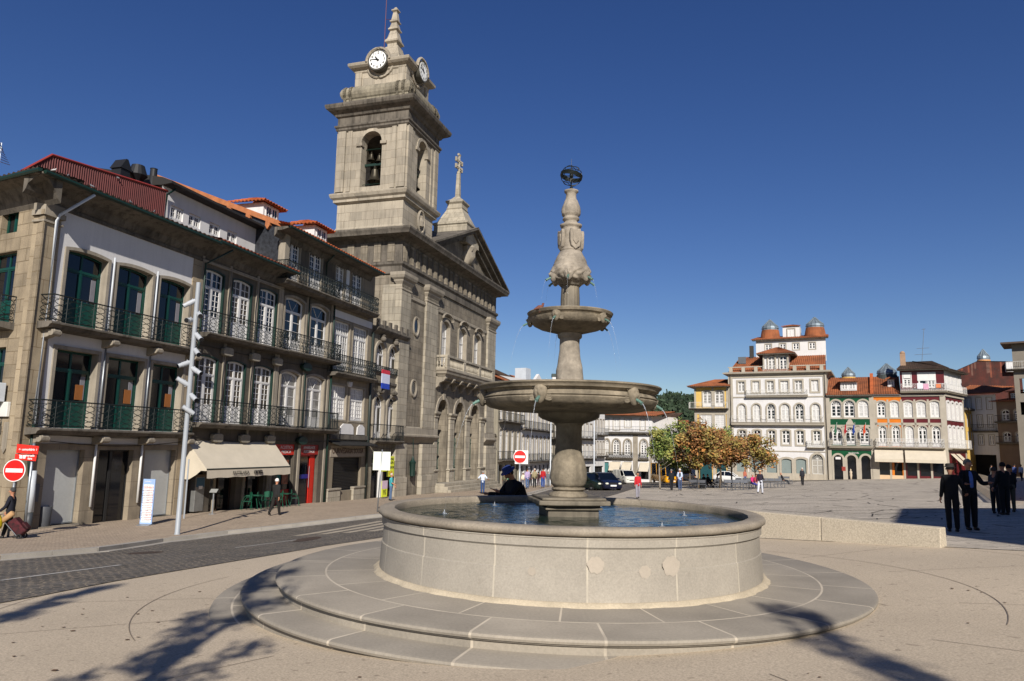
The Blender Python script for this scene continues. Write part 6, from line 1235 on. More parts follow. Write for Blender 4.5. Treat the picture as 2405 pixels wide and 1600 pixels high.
# narrow white projecting houses between stem and that house
pA = at_px(1360, 1128, 108); pB = at_px(1388, 1125, 116)
for (x0, x1, Y0_, Y1_, tp_, nm_, lab, cm) in ((1342, 1392, 105, 112, 985, 'white_house', 'white house with grey corner right beside the fountain stem', WHT), (1392, 1420, 112, 116, 974, 'white_house', 'narrow pale house with stone balconies left of the parked van', WHT)):
    pA = at_px(x0, 1128, Y0_); pB = at_px(x1, 1128, Y1_); az_, L_ = facing(pA, pB); o = froot((pA.x, pA.y), az_, nm_, lab, 'house', FARG); zt4 = at_px(x1, tp_, Y1_).z
    n_ = 4 if x0 > 1380 else 5; hs_ = []
    for (a, c) in ((.42, .6), (.72, .92)):
        for k in range(n_): u = L_*(k+.3)/n_; hs_.append((u, u+L_*.45/n_, -3.5+(zt4+3.5)*a, -3.5+(zt4+3.5)*c, 0))
    b = MB(); wall(b, 0, L_, -4, zt4, 0, hs_+[(L_*.1, L_*.9, -3.5, -.8, 0)], .25); b.poly([(L_, 0, -4), (L_, 9, -4), (L_, 9, zt4), (L_, 0, zt4)]); b.build('wall', cm, o, fixn=False)
    for h in hs_: window(o, h, 0, .12, WHF, CUR, 1, 2, fwid=.1, bar=.07, mull=.12, trim=GRT, tw=.12, tp=.05)
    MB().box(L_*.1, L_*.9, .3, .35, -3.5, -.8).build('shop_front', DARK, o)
    balcony(o, 0, L_, -3.5+(zt4+3.5)*.4, dep=.7, h=1, style='bars', m=IRL if x0 < 1380 else GRT2, step=.25); balcony(o, 0, L_, -3.5+(zt4+3.5)*.7, dep=.7, h=1, style='bars', m=IRL, step=.25); settle(o, 0, -3.2)
# roofs peeping above the big bowl
rg = 'rooftops above the fountain bowl'
for (x0, x1, yt, yb_, Yd, lab, c_) in ((1150, 1250, 832, 905, 92, 'dark tiled roofline beside the church with a red gable box', TILED), (1248, 1300, 880, 930, 120, 'white gabled attic with green edged roof above the fountain bowl', TILE), (1392, 1412, 900, 930, 125, 'low red roof edge above the right side of the bowl', TILEO)):
    pA = at_px(x0, yb_, Yd); pB = at_px(x1, yb_, Yd+8); az_, L_ = facing(pA, pB); o = froot((pA.x, pA.y), az_, 'rooftop', lab, 'roof', rg); zb_, zt_4 = pA.z-6, at_px(x0, yt, Yd).z
    b = MB(); b.box(0, L_, 0, 8, zb_-8, zt_4-2.5); b.build('wall', WHT, o); tiles(o, (-.5, -.6, zt_4-2.5), (L_+.5, -.6, zt_4-2.5-(1.8 if x0 == 1150 else 0)), (L_+.5, 4, zt_4-(1.8 if x0 == 1150 else 0)), (-.5, 4, zt_4), c_, .35)
    if x0 == 1150: b = MB(); b.box(.5, 2, 1, 3, zt_4-2.6, zt_4+.6); b.build('red_box_dormer', plain('dormer_red', '#8a3a2c', .7), o)
    if x0 == 1248: b = MB(); b.prism([(.3, zt_4-1.2), (4.2, zt_4-1.2), (2.2, zt_4+.3)], -.3, .2); b.build('gable', WHT, o); MB().box(-2.2, -.4, 0, 2, zt_4-2.4, zt_4+.9).build('water_tank', LGREY, o)
    settle(o, 0, -3)
b = MB(); p = at_px(1307, 905, 120); b.box(p.x-.7, p.x+.7, p.y, p.y+1.2, -3, p.z+1.4); b.cur = 1; b.box(p.x-.8, p.x+.8, p.y-.1, p.y+1.3, p.z+1.4, p.z+1.9); tag(b.build('chimney', [WHT, plain('dark_cap', '#2c3a36', .6)]), 'square white chimney with dark cap beside the upper stem', 'chimney')
# ================================================================ trees and hill
BARK = mat('tree_bark', rgb('#6b5f50'), .95, .2, 4, 30, .5, .02); BARKL = mat('pale_bark', rgb('#8d8478'), .95, .2, 4, 30, .4, .02)
def leafmat(n, h, k=1.): 
    m = mat('leaf_'+n, rgb(h, k), .7, .3, 1.5, 8, 0); b = m.node_tree.nodes['Principled BSDF']; b.inputs['Subsurface Weight'].default_value = 0; return m
LG = [leafmat('green_a', '#6c7c38', 1.2), leafmat('green_b', '#808b45', 1.2), leafmat('green_c', '#526634', 1.15), leafmat('yellow_a', '#98964c', 1.2)]
LB = [leafmat('brown_a', '#96683c', 1.2), leafmat('brown_b', '#a8743e', 1.2), leafmat('brown_c', '#805832', 1.15), leafmat('olive_a', '#8a7c3e', 1.2), leafmat('olive_b', '#988144', 1.2)]
LD = [leafmat('dark_a', '#2f421f', .8), leafmat('dark_b', '#42562a', .8), leafmat('dark_c', '#253619', .8)]
def crown_mesh(seed, rx, rz, n, ls, nm, clumps=34, cone=0.):
    r = random.Random(seed); b = MB(); cl = []
    for i in range(clumps):
        while True:
            p = Vector((r.uniform(-1, 1), r.uniform(-1, 1), r.uniform(-1, 1)))
            if .25 < p.length < 1: break
        p = p*(.6+.35*r.random()) if p.length > .01 else p
        sc = 1-cone*max(0, p.z*.5+.5); cl.append((Vector((p.x*rx*sc, p.y*rx*sc, p.z*rz)), r.uniform(.2, .4)*(1-cone*.4), r.randrange(nm)))
    for i in range(n):
        c, cr, cm = cl[r.randrange(clumps)]; 
        d = Vector((r.gauss(0, 1), r.gauss(0, 1), r.gauss(0, .8))).normalized()*(cr*rx*r.random()**.5); p = c+d
        u = Vector((r.gauss(0, 1), r.gauss(0, 1), r.gauss(0, .6))).normalized(); v = u.orthogonal().normalized(); v = (v+u.cross(v)*r.uniform(-1, 1)).normalized()
        s = ls*r.uniform(.6, 1.3); b.cur = cm if r.random() < .65 else r.randrange(nm)
        b.poly([p-u*s, p-v*s*.55, p+u*s, p+v*s*.55])
    return b
def tree(x, y, h, cr, z0, seed, mats, label, group, ls=.14, n=5200, clumps=40, bark=None, lean=0, cone=0., name='plaza_tree'):
    r = random.Random(seed*7+1); g = gz(x, y); root = empty(name, (x, y, g), 0, label, 'tree', group)
    zc = (z0+h)/2; rz = (h-z0)/2
    b = MB(); pts = [(lean*t*t*.3+.04*sin(t*4+seed), .03*cos(t*5+seed), (h*.82)*t) for t in [k/8 for k in range(9)]]; r0 = max(.05, h*.017)
    b.tube(pts, [r0*(1-.85*k/8) for k in range(9)], 7)
    for k in range(15):
        t = r.uniform(.32, .9); i = t*8; a = r.random()*6.3; P_ = Vector(pts[int(i)]).lerp(Vector(pts[min(8, int(i)+1)]), i-int(i)); l = cr*r.uniform(.6, .95)*(1-cone*max(0, t-.4)); e = P_+Vector((cos(a)*l, sin(a)*l, l*r.uniform(.35, .9))); m_ = P_.lerp(e, .5)+Vector((0, 0, -.06*l))
        b.tube([P_, m_, e], [r0*.45, r0*.25, r0*.06], 5)
        for q in range(2): a2 = a+r.uniform(-.9, .9); e2 = m_+Vector((cos(a2), sin(a2), .7))*l*.45; b.tube([m_, e2], [r0*.2, r0*.05], 4)
    b.build('trunk', bark or BARK, root, smooth=True)
    c = crown_mesh(seed, cr, rz, n, ls, len(mats), clumps, cone); o = c.build('crown', mats, root, loc=(0, 0, zc), fixn=False); return root
TG = 'young trees at the edge of the square'
def px_xy(px, Y): return at_px(px, 1060, Y).x
def PT(px, Y, ytop, ybot, wpx, seed, mats, label, **k):
    x = px_xy(px, Y); g = gz(x, Y); zt = at_px(px, ytop, Y).z; zb = at_px(px, ybot-4, Y).z; tree(x, Y, zt-g, wpx*.62*Y/1711, zb-g, seed, mats, label, TG, **k)
PT(1549, 64, 992, 1108, 62, 3, LG, 'green tree with thin pale trunk, nearest the road', bark=BARKL, n=2600, ls=.12, clumps=26)
PT(1590, 73, 978, 1112, 84, 4, LG, 'taller green tree between the pale trunked tree and the brown ones', n=6500, clumps=46)
PT(1640, 66, 990, 1108, 96, 5, LB, 'russet brown tree, leftmost of the brown crowns', n=7500, clumps=52)
PT(1690, 67, 1010, 1110, 96, 6, LB, 'russet brown tree in the middle of the brown crowns', n=7500, clumps=52)
PT(1716, 72, 1008, 1106, 92, 7, LB, 'brown tree behind the benches in front of the white house', n=6500, clumps=46)
PT(1772, 66, 1018, 1106, 88, 8, LB[:2]+LB[3:], 'brown and olive tree, rightmost of the brown crowns', n=3600, clumps=26)
PT(1692, 80, 992, 1100, 90, 9, LG, 'green crown showing above the brown trees', n=4600)
PT(1620, 84, 1005, 1112, 90, 10, LG, 'dark green tree half hidden behind the brown trees', n=4600)
PT(1575, 90, 1030, 1115, 80, 12, LG[:3], 'small green tree at the back by the yellow bus', n=3600)
SHG_ = 'street trees behind the photographer'
def stree(x, y, h, seed, label):                    # slender tree: ascending branches with leaves along them
    r = random.Random(seed); g = gz(x, y); root = empty('street_tree', (x, y, g), 0, label, 'tree', SHG_); b = MB(); c = MB()
    b.tube([(0, 0, 0), (.05, .02, h*.4), (0, .05, h*.8), (.02, 0, h)], [.13, .1, .04, .01], 8)
    for k in range(22):
        t = .42+.56*k/22; a = r.random()*6.3; l = (.95*(1-t)+.3)*r.uniform(.6, 1.15); p0 = Vector((0, 0, h*t)); e = p0+Vector((cos(a)*l, sin(a)*l, l*r.uniform(.9, 1.8))); b.tube([p0, p0.lerp(e, .5), e], [.03, .018, .004], 5)
        for q in range(int(40+70*l)):
            u = r.uniform(.25, 1.05); P_ = p0.lerp(e, u)+Vector((r.gauss(0, .1), r.gauss(0, .1), r.gauss(0, .12)))*(.6+l*.5); d = Vector((r.gauss(0, 1), r.gauss(0, 1), r.gauss(0, .6))).normalized(); v = d.orthogonal().normalized(); s_ = r.uniform(.05, .095); c.cur = r.randrange(3); c.poly([P_-d*s_, P_-v*s_*.5, P_+d*s_, P_+v*s_*.5])
    b.build('trunk', BARK, root, smooth=True); c.build('crown', LD, root, fixn=False)
stree(-2.3, -3.3, 9.15, 21, 'tall street tree behind the camera shading the left steps')
stree(-5.3, -4.5, 9.6, 22, 'tall street tree beside the camera shading the road')
stree(4.8, -7.2, 9.3, 23, 'tall street tree behind the camera shading the right paving')
# wooded hill
hb = MB(); hx, hy = px_xy(1600, 420), 420
def hz(px_, f): 
    pr_ = [(1380, 1040), (1480, 1010), (1520, 975), (1545, 958), (1572, 945), (1600, 948), (1630, 955), (1680, 965), (1760, 990), (1900, 1010), (2300, 1030), (2500, 1035)]
    for (a, za), (c, zc_) in zip(pr_, pr_[1:]):
        if a <= px_ <= c: return za+(zc_-za)*(px_-a)/(c-a)
    return 1040
n1_, n2_ = 70, 10; vs = []
for j in range(n2_+1):
    for i in range(n1_+1):
        px_ = 1380+1120*i/n1_; Y = 300+160*j/n2_; t = j/n2_; zt = at_px(px_, hz(px_, 0), 460).z; x = px_xy(px_, Y); vs.append((x, Y, -8+(zt+8)*(sin(t*pi/2)**1.1)))
hb.add(vs, [(j*(n1_+1)+i, j*(n1_+1)+i+1, (j+1)*(n1_+1)+i+1, (j+1)*(n1_+1)+i) for j in range(n2_) for i in range(n1_)])
tag(hb.build('hill', mat('hill_soil', rgb('#33402a'), .9, .2, .05, 1, 0)), kind='structure')
HL = [leafmat('hill_a', '#33452c', .9), leafmat('hill_b', '#43563a', .9), leafmat('hill_c', '#27361f', .9)]
r = random.Random(5); fb = MB()
for i in range(520):
    px_ = r.uniform(1480, 1760) if r.random() < .85 else r.uniform(1400, 2400); t = r.random()**.6; Y = 300+160*t; zt = at_px(px_, hz(px_, 0), 460).z; z = -8+(zt+8)*(sin(t*pi/2)**1.1); x = px_xy(px_, Y); R0 = r.uniform(3, 6.0); cm = r.randrange(3)
    for k in range(46):
        d = Vector((r.gauss(0, 1), r.gauss(0, 1), r.gauss(0, 1))).normalized()*R0*r.uniform(.6, 1.05); d.z *= .9; p = Vector((x, Y, z+R0*.3))+d
        u = Vector((r.gauss(0, 1), r.gauss(0, 1), r.gauss(0, 1))).normalized(); v = u.orthogonal().normalized(); s = r.uniform(.8, 1.7); fb.cur = cm if r.random() < .7 else r.randrange(3); fb.poly([p-u*s, p-v*s*.8, p+u*s, p+v*s*.8])
tag(fb.build('hillside_wood', HL, fixn=False), kind='stuff')
# small houses between the end house and the yellow house
for (x0, x1, Yd, yt, yb_, lab, wm) in ((1532, 1560, 128, 968, 1010, 'dark roofed grey house behind the pale trunked tree', mat('mid_render', rgb('#8d8676'), .9, .1, .6, 20, .1, streak=.3)), (1552, 1600, 150, 985, 1010, 'small white house with orange roof below the wooded hill', WHT), (1596, 1636, 150, 1012, 1024, 'low pale house between the trees and the yellow house', WHT)):
    pA = at_px(x0, 1110, Yd); pB = at_px(x1, 1110, Yd-2); az_, L_ = facing(pA, pB); o = froot((pA.x, pA.y), az_, 'distant_house', lab, 'house', 'small houses below the hill'); ze_ = at_px(x0, yb_, Yd).z; zr_ = at_px(x0, yt, Yd).z; hs_ = [(L_*(.12+.3*k), L_*(.27+.3*k), z_, z_+1.6, 0) for k in range(3) for z_ in (-1.5, 1.0)]
    b = MB(); wall(b, 0, L_, -6, ze_, 0, hs_, .2); b.build('wall', wm, o)
    for h in hs_: window(o, h, 0, .1, WHF, GLS, 1, 2, fwid=.1, bar=.06, mull=.1)
    tiles(o, (-.4, -.5, ze_), (L_+.4, -.5, ze_), (L_+.4, 5, zr_), (-.4, 5, zr_), TILE if Yd > 140 else TILED, .35); settle(o, 0, -4)
# buildings outside the frame on the right, whose shadows cross the square
def block(poly, h, label):
    xs = sum(p[0] for p in poly)/len(poly); ys = sum(p[1] for p in poly)/len(poly); o = empty('side_building', (xs, ys, 0), 0, label, 'building', 'buildings along the right side outside the photo')
    b = MB(); b.prismz([(x-xs, y-ys) for x, y in poly], -2, h); b.build('wall', mat('side_render', rgb('#b8b0a2'), .9, .1, .6, 20, .1), o); b = MB(); b.prismz([((x-xs)*1.03, (y-ys)*1.03) for x, y in poly], h, h+.5); b.build('roof', TILE, o)
block([(12.45, -.4), (17.6, 8.5), (21, 7.8), (28, -8), (26, -30), (13.6, -30)], 11.8, 'tall building close by on the right, outside the photo')
block([(25.9, 15), (42.2, 38.5), (64.2, 75.5), (75, 70), (52, 25), (36, 6)], 11.8, 'long building along the right side of the square, outside the photo')
block([(71.5, 86), (77, 98), (95, 88), (86, 70)], 15.5, 'tall building far off on the right, outside the photo')
# ================================================================ people
SKN = mat('skin', rgb('#b07a5e'), .6, .08, 8, 40, 0); SHOE = plain('shoe_black', '#171412', .5)
def cloth(h, k=1.): return mat('cloth_'+h.strip('#')+('' if k == 1 else '_d'), rgb(h, k), .9, .1, 6, 60, .15, .004)
def skinobj(name, pts, edges, rad, root, m, parent, lev=1, islands=()):
    bm = bmesh.new(); ly = bm.verts.layers.skin.verify(); vs = []
    for p, r in zip(pts, rad):
        v = bm.verts.new(p); v[ly].radius = (r, r) if not isinstance(r, tuple) else r; v[ly].use_root = False; vs.append(v)
    for a, c in edges: bm.edges.new((vs[a], vs[c]))
    for k in (root,)+tuple(islands): vs[k][ly].use_root = True
    me = bpy.data.meshes.new(name); bm.to_mesh(me); bm.free(); me.materials.append(m)
    o = bpy.data.objects.new(name, me); COL.objects.link(o); o.parent = parent
    s = o.modifiers.new('skin', 'SKIN'); s.use_smooth_shade = True; u = o.modifiers.new('sub', 'SUBSURF'); u.levels = lev; u.render_levels = lev
    dg = bpy.context.evaluated_depsgraph_get(); dg.update(); me2 = bpy.data.meshes.new_from_object(o.evaluated_get(dg)); o.modifiers.clear(); o.data = me2; bpy.data.meshes.remove(me)
    if not me2.materials: me2.materials.append(m)
    return o
def person(px, py, face, label, top, legs, H=1.75, walk=0., arms=((8, 12, 15), (8, 12, 15)), lean=0., hair='#2a2320', hat=None, sit=None, skirt=None, group='people in the square', xy=None, turn=0., sleeves=True, hipz=None, nod=0., bulk=1., vest=None, scarf=None, topk=1.):
    """arms: per side (forward swing, outward, elbow bend) in degrees"""
    if xy: x, y = xy
    else:
        z = 0.; 
        for _ in range(40):
            d = cx*((px-1202.5)/1711.4)-cu*((py-800)/1711.4)+fw; t = (z-1.85)/d.z; x, y = d.x*t, d.y*t; z = .5*z+.5*gz(x, y)
    g = gz(x, y); onwalk = False
    for (a, c) in zip(RL, RL[1:]):
        if a[1] <= y <= c[1] and x < a[0]+(c[0]-a[0])*(y-a[1])/(c[1]-a[1]): onwalk = True
    g += .13 if onwalk else .012
    s = H/1.75; root = empty('person', (x, y, g), radians(face), label, 'person', group); root.scale = (s, s, s)
    hz_ = .93 if sit is None else (hipz or .5)/s
    def rx(v, a): a = radians(a); return Vector((v[0], v[1]*cos(a)-v[2]*sin(a), v[1]*sin(a)+v[2]*cos(a)))
    P = {}; P['pel'] = Vector((0, 0, hz_)); spine = lambda l: P['pel']+rx(Vector((0, 0, l)), lean)
    P['waist'] = spine(.14); P['chest'] = spine(.34); P['nb'] = spine(.5)
    nk = rx(Vector((0, 0, 1)), lean*.6+nod); P['nt'] = P['nb']+nk*.05; P['hd'] = P['nb']+nk*.135+Vector((0, -.018, 0)); P['top'] = P['nb']+nk*.215
    hd_rot = Matrix.Rotation(radians(turn), 3, 'Z')
    for i, sg in enumerate((-1, 1)):
        sh = spine(.425)+Vector((sg*.155*bulk**.5, 0, 0)); P['sh%d' % i] = sh; sw, out, el = arms[i]
        d = Vector((sg*sin(radians(out)), -sin(radians(sw)), -cos(radians(sw))*cos(radians(out)))).normalized(); e = sh+d*.29; P['el%d' % i] = e
        d2 = rx(d, -el) if el >= 0 else d; 
        if el > 60: d2 = (d2+Vector((-sg*.35, 0, 0))).normalized()
        P['wr%d' % i] = e+d2*.25; P['ha%d' % i] = e+d2*.32; P['hd%d_' % i] = d2
        hp = P['pel']+Vector((sg*.09, 0, -.04)); P['hp%d' % i] = hp
        if sit is not None:
            a = sit[i]; kn = hp+Vector((sg*.03, -cos(radians(a[0]))*.43, -sin(radians(a[0]))*.43)); an = kn+Vector((0, -sin(radians(a[1]))*.42, -cos(radians(a[1]))*.42)); toe = an+Vector((0, -.15, .0))
        else:
            w_ = walk*(1 if i == 0 else -1); kn = hp+rx(Vector((0, 0, -.43)), -w_); an = kn+rx(Vector((0, 0, -.4)), -w_+(abs(w_)*.9+(4 if walk else 0) if w_ < 0 else 2)); toe = an+rx(Vector((0, -.15, -.045)), (-w_*.8 if w_ < 0 else 8) if walk else 0)
        P['kn%d' % i] = kn; P['an%d' % i] = an; P['toe%d' % i] = toe
    if sit is None:
        lo = min(P['an0'].z, P['an1'].z)-.085
        for k in P:
            if k[:2] != 'hd' or k == 'hd': P[k] = P[k]-Vector((0, 0, lo))
    if sit is None and False: pass
    # body
    names = ['pel', 'waist', 'chest', 'nb', 'nt', 'hd', 'top', 'sh0', 'el0', 'wr0', 'sh1', 'el1', 'wr1', 'hp0', 'kn0', 'an0', 'hp1', 'kn1', 'an1', 'ha0', 'ha1']
    pts = [P[n] for n in names]; rad = [.06, .09, .1, .055, .056, (.1, .118), (.075, .09), .05, .04, .026, .05, .04, .026, .06, .055, .04, .06, .055, .04, .034, .034]
    E_ = [(0, 1), (1, 2), (2, 3), (3, 4), (4, 5), (5, 6), (2, 7), (7, 8), (8, 9), (2, 10), (10, 11), (11, 12), (0, 13), (13, 14), (14, 15), (0, 16), (16, 17), (17, 18), (9, 19), (12, 20)]
    fwd = hd_rot @ Vector((0, -1, 0)); isl = []
    def chain(ps, rs):
        n0 = len(pts); pts.extend(ps); rad.extend(rs); E_.extend([(n0+i, n0+i+1) for i in range(len(ps)-1)]); isl.append(n0)
    hc = P['hd']; sidev = hd_rot @ Vector((1, 0, 0))
    chain([hc+fwd*.06+Vector((0, 0, .01)), hc+fwd*.1-Vector((0, 0, .012)), hc+fwd*.11-Vector((0, 0, .028))], [.014, .017, .013])      # nose
    chain([hc+fwd*.03-Vector((0, 0, .06)), hc+fwd*.066-Vector((0, 0, .078))], [.05, .034])                                      # chin
    for sg in (-1, 1): chain([hc+sidev*sg*.07, hc+sidev*sg*.088+Vector((0, 0, .02)), hc+sidev*sg*.09-Vector((0, 0, .02))], [.012, .016, .01])
    for i, sg in enumerate((-1, 1)):
        d = P['hd%d_' % i].normalized(); w = P['ha%d' % i]; lat = Vector((0, 1, 0)) if abs(d.y) < .7 else Vector((1, 0, 0)); lat = (lat-d*lat.dot(d)).normalized(); inn = Vector((-sg, 0, 0)) if abs(d.x) < .8 else Vector((0, 0, -1))
        for k, (o_, ln) in enumerate(((-.028, .062), (-.009, .075), (.01, .07), (.028, .054))):
            a = w+lat*o_; chain([a, a+d*ln*.5+inn*.006, a+d*ln*.8+inn*.022, a+d*ln+inn*.04], [.0115, .0105, .0095, .008])
        chain([w-d*.045-lat*.02, w-d*.02-lat*.046+inn*.01, w+d*.012-lat*.055+inn*.02], [.013, .012, .009])
    skinobj('body', pts, E_, rad, 0, SKN, root, 1, isl)
    tm = cloth(top, topk); lm = cloth(legs)
    b_ = bulk
    # jacket
    n2 = ['pel', 'waist', 'chest', 'nb', 'sh0', 'el0', 'wr0', 'sh1', 'el1', 'wr1']; pp = [P[n] for n in n2]; pp[0] = pp[0]-Vector((0, 0, .17 if sit is None else 0.03)); pp[3] = P['chest'].lerp(P['nb'], 1.0)
    for q, (e_, w_) in ((6, ('el0', 'wr0')), (9, ('el1', 'wr1'))): pp[q] = P[e_].lerp(P[w_], .97 if sleeves else .05)
    rr = [(.185*b_, .135*b_), (.172*b_, .125*b_), (.175*b_, .13*b_), .068, .072, .06, .045, .072, .06, .045]
    skinobj('jacket' if sleeves else 'shirt', pp, [(0, 1), (1, 2), (2, 3), (2, 4), (4, 5), (5, 6), (2, 7), (7, 8), (8, 9)], rr, 0, tm, root)
    if not skirt:
        n3 = ['pel', 'hp0', 'kn0', 'an0', 'hp1', 'kn1', 'an1', 'waist']; pp = [P[n] for n in n3]; pp[3] = P['kn0'].lerp(P['an0'], 1.07); pp[6] = P['kn1'].lerp(P['an1'], 1.07); pp[7] = P['pel'].lerp(P['waist'], .8)
        skinobj('trousers', pp, [(0, 1), (1, 2), (2, 3), (0, 4), (4, 5), (5, 6), (0, 7)], [.14*b_, .105, .08, .062, .105, .08, .062, .14*b_], 0, lm, root)
    else:
        b = MB(); c0 = P['pel']; b.lathe([(.14, .08), (.17, -.05), (.2, -.25), (.22, -.42), (.2, -.42), (.1, 0)], 16, c=tuple(c0), fn=lambda r_, z_, a: r_*(1+.04*sin(6*a))); b.build('skirt', lm, root, smooth=True)
    for i in (0, 1):
        an, toe = P['an%d' % i], P['toe%d' % i]; heel = an+Vector((0, .05, -.04)); skinobj('shoe', [heel, an.lerp(toe, .4)-Vector((0, 0, .02)), toe], [(0, 1), (1, 2)], [.042, .045, .036], 1, SHOE, root)
    if hair:
        b = MB(); ax = nk; M_ = Matrix.Translation(hc+fwd*-.018+nk*.03) @ Matrix.Rotation(radians(turn), 4, 'Z'); b.M = M_
        prof = [(.094*cos(q), .112*sin(q)) for q in [-.35+k*(pi/2+.35)/8 for k in range(9)]]; prof[-1] = (0, .112)
        b.lathe(prof, 20, fn=lambda r_, z_, a: r_*(1+.03*sin(9*a+z_*60))*(1.06 if sin(a) > 0 else .9 if z_ < .05 else .98)); b.build('hair', cloth(hair), root, smooth=True)
    if hat:
        b = MB(); b.M = Matrix.Translation(P['top']+nk*.0) @ Matrix.Rotation(radians(lean*.6+nod), 4, 'X'); b.lathe([(0, .07), (.075, .065), (.095, .05), (.1, .0), (.105, -.012), (.15, -.025), (.15, -.032), (.1, -.03), (0, -.03)], 24); b.build('hat', cloth(hat), root, smooth=2)
    if vest: skinobj('vest', [P['pel'], P['waist'], P['chest'], P['chest'].lerp(P['nb'], .7)], [(0, 1), (1, 2), (2, 3)], [(.175, .135), (.17, .13), (.175, .13), .1], 0, cloth(vest), root)
    root['_P'] = 0; del root['_P']
    return root, P, s
PG = 'people in the square'
# faces: 0 looks towards the camera, 180 away, 90 to the right (+x), -90 to the left
r_, P_, s_ = person(16, 1275, -78, 'grey haired man in a dark sweater with a yellow bag at the left edge', '#121420', '#15151a', H=1.66, walk=14, arms=((12, 6, 20), (15, 8, 30)), hair='#3a3a3a')
def held(name, label, cat, build, base): o = empty(name, base, 0, label, cat); build(o); return o
def world(root, v): return Matrix.LocRotScale(root.location, root.rotation_euler, root.scale) @ Vector(v)
hw = world(r_, P_['ha0']); hw1 = world(r_, P_['ha1'])
def shopbag(o):
    b = MB(); b.lathe([(0, -.5), (.14, -.48), (.19, -.38), (.17, -.2), (.09, -.06), (.05, 0), (0, 0)], 12, fn=lambda r, z, a: r*(1+.12*sin(5*a+z*14))); b.build('bag_body', plain('yellow_plastic', '#c9b422', .4), o, smooth=True)
held('shopping_bag', 'bulging yellow plastic bag carried by the man at the left edge', 'bag', shopbag, tuple(hw1))
def roll(o): b = MB(); b.M = Matrix.Rotation(radians(50), 4, 'Y'); b.lathe([(0, -.3), (.07, -.3), (.09, .25), (.05, .27), (0, .27)], 10, fn=lambda r, z, a: r*(1+.08*sin(3*a+z*9))); b.build('wrapper', plain('brown_paper', '#a9855c', .8), o, smooth=True)
held('paper_bag', 'crumpled brown paper bag beside the yellow bag', 'bag', roll, (hw1.x+.25, hw1.y+.1, hw1.z-.15))
tx0, ty0 = hw1.x+.75, hw1.y+.35; tg = gz(tx0, ty0)+.13
o = empty('shopping_trolley', (tx0, ty0, tg), radians(10), 'dark red wheeled shopping trolley tilted behind the man at the left edge', 'trolley')
b = MB(); b.M = Matrix.Translation((0, 0, .12)) @ Matrix.Rotation(radians(-42), 4, 'Y'); b.box(-.14, .16, -.17, .17, .05, .62); b.box(.16, .24, -.13, .13, .08, .35); b.build('trolley_bag', mat('tartan_bag', rgb('#4a0f18'), .8, .4, 9, 20, .1), o, bevel=.04)
b = MB(); b.M = Matrix.Translation((0, 0, .12)) @ Matrix.Rotation(radians(-42), 4, 'Y')
for s__ in (-.14, .14): b.tube([(-.16, s__, -.02), (-.16, s__, 1.0)], .01, 5)
b.tube([(-.16, -.14, 1.0), (-.16, .14, 1.0)], .014, 5); b.tube([(-.16, -.2, -.02), (-.16, .2, -.02)], .012, 5); b.build('trolley_frame', METAL, o)
for s__ in (-.2, .2): b = MB(); b.M = Matrix.Translation((-.1, s__, .08)) @ Matrix.Rotation(pi/2, 4, 'X'); b.lathe([(.05, -.015), (.085, -.015), (.085, .015), (.05, .015)], 16, close=True); b.tube([(-.07, 0, 0), (.07, 0, 0)], .006, 4); b.tube([(0, -.07, 0), (0, .07, 0)], .006, 4); b.build('wheel', plain('rubber_black', '#141414', .7), o)
person(645, 1218, 160, 'old man with white hair in a dark suit walking past the cafe tables', '#1d1c1c', '#1a1613', H=1.70, walk=15, arms=((-14, 8, 10), (14, 8, 12)), hair='#d8d4cf')
person(917, 1181, 80, 'man in a turquoise polo shirt and blue jeans by the shop door', '#3f9aa0', '#4d6280', H=1.78, walk=4, arms=((20, 8, 50), (10, 6, 20)), hair='#b5a79b', sleeves=False)
person(1133, 1163, 175, 'man in a pale blue shirt with hands on hips before the church steps', '#c4cfe0', '#2d4570', H=1.80, arms=((-8, 38, 75), (-8, 38, 75)), hair='#8a8580', sleeves=False)
person(1147, 1150, 178, 'woman in a brown jacket and black skirt walking towards the church', '#6d4a42', '#17151a', H=1.85, walk=10, skirt=True, hair='#3a2a22')
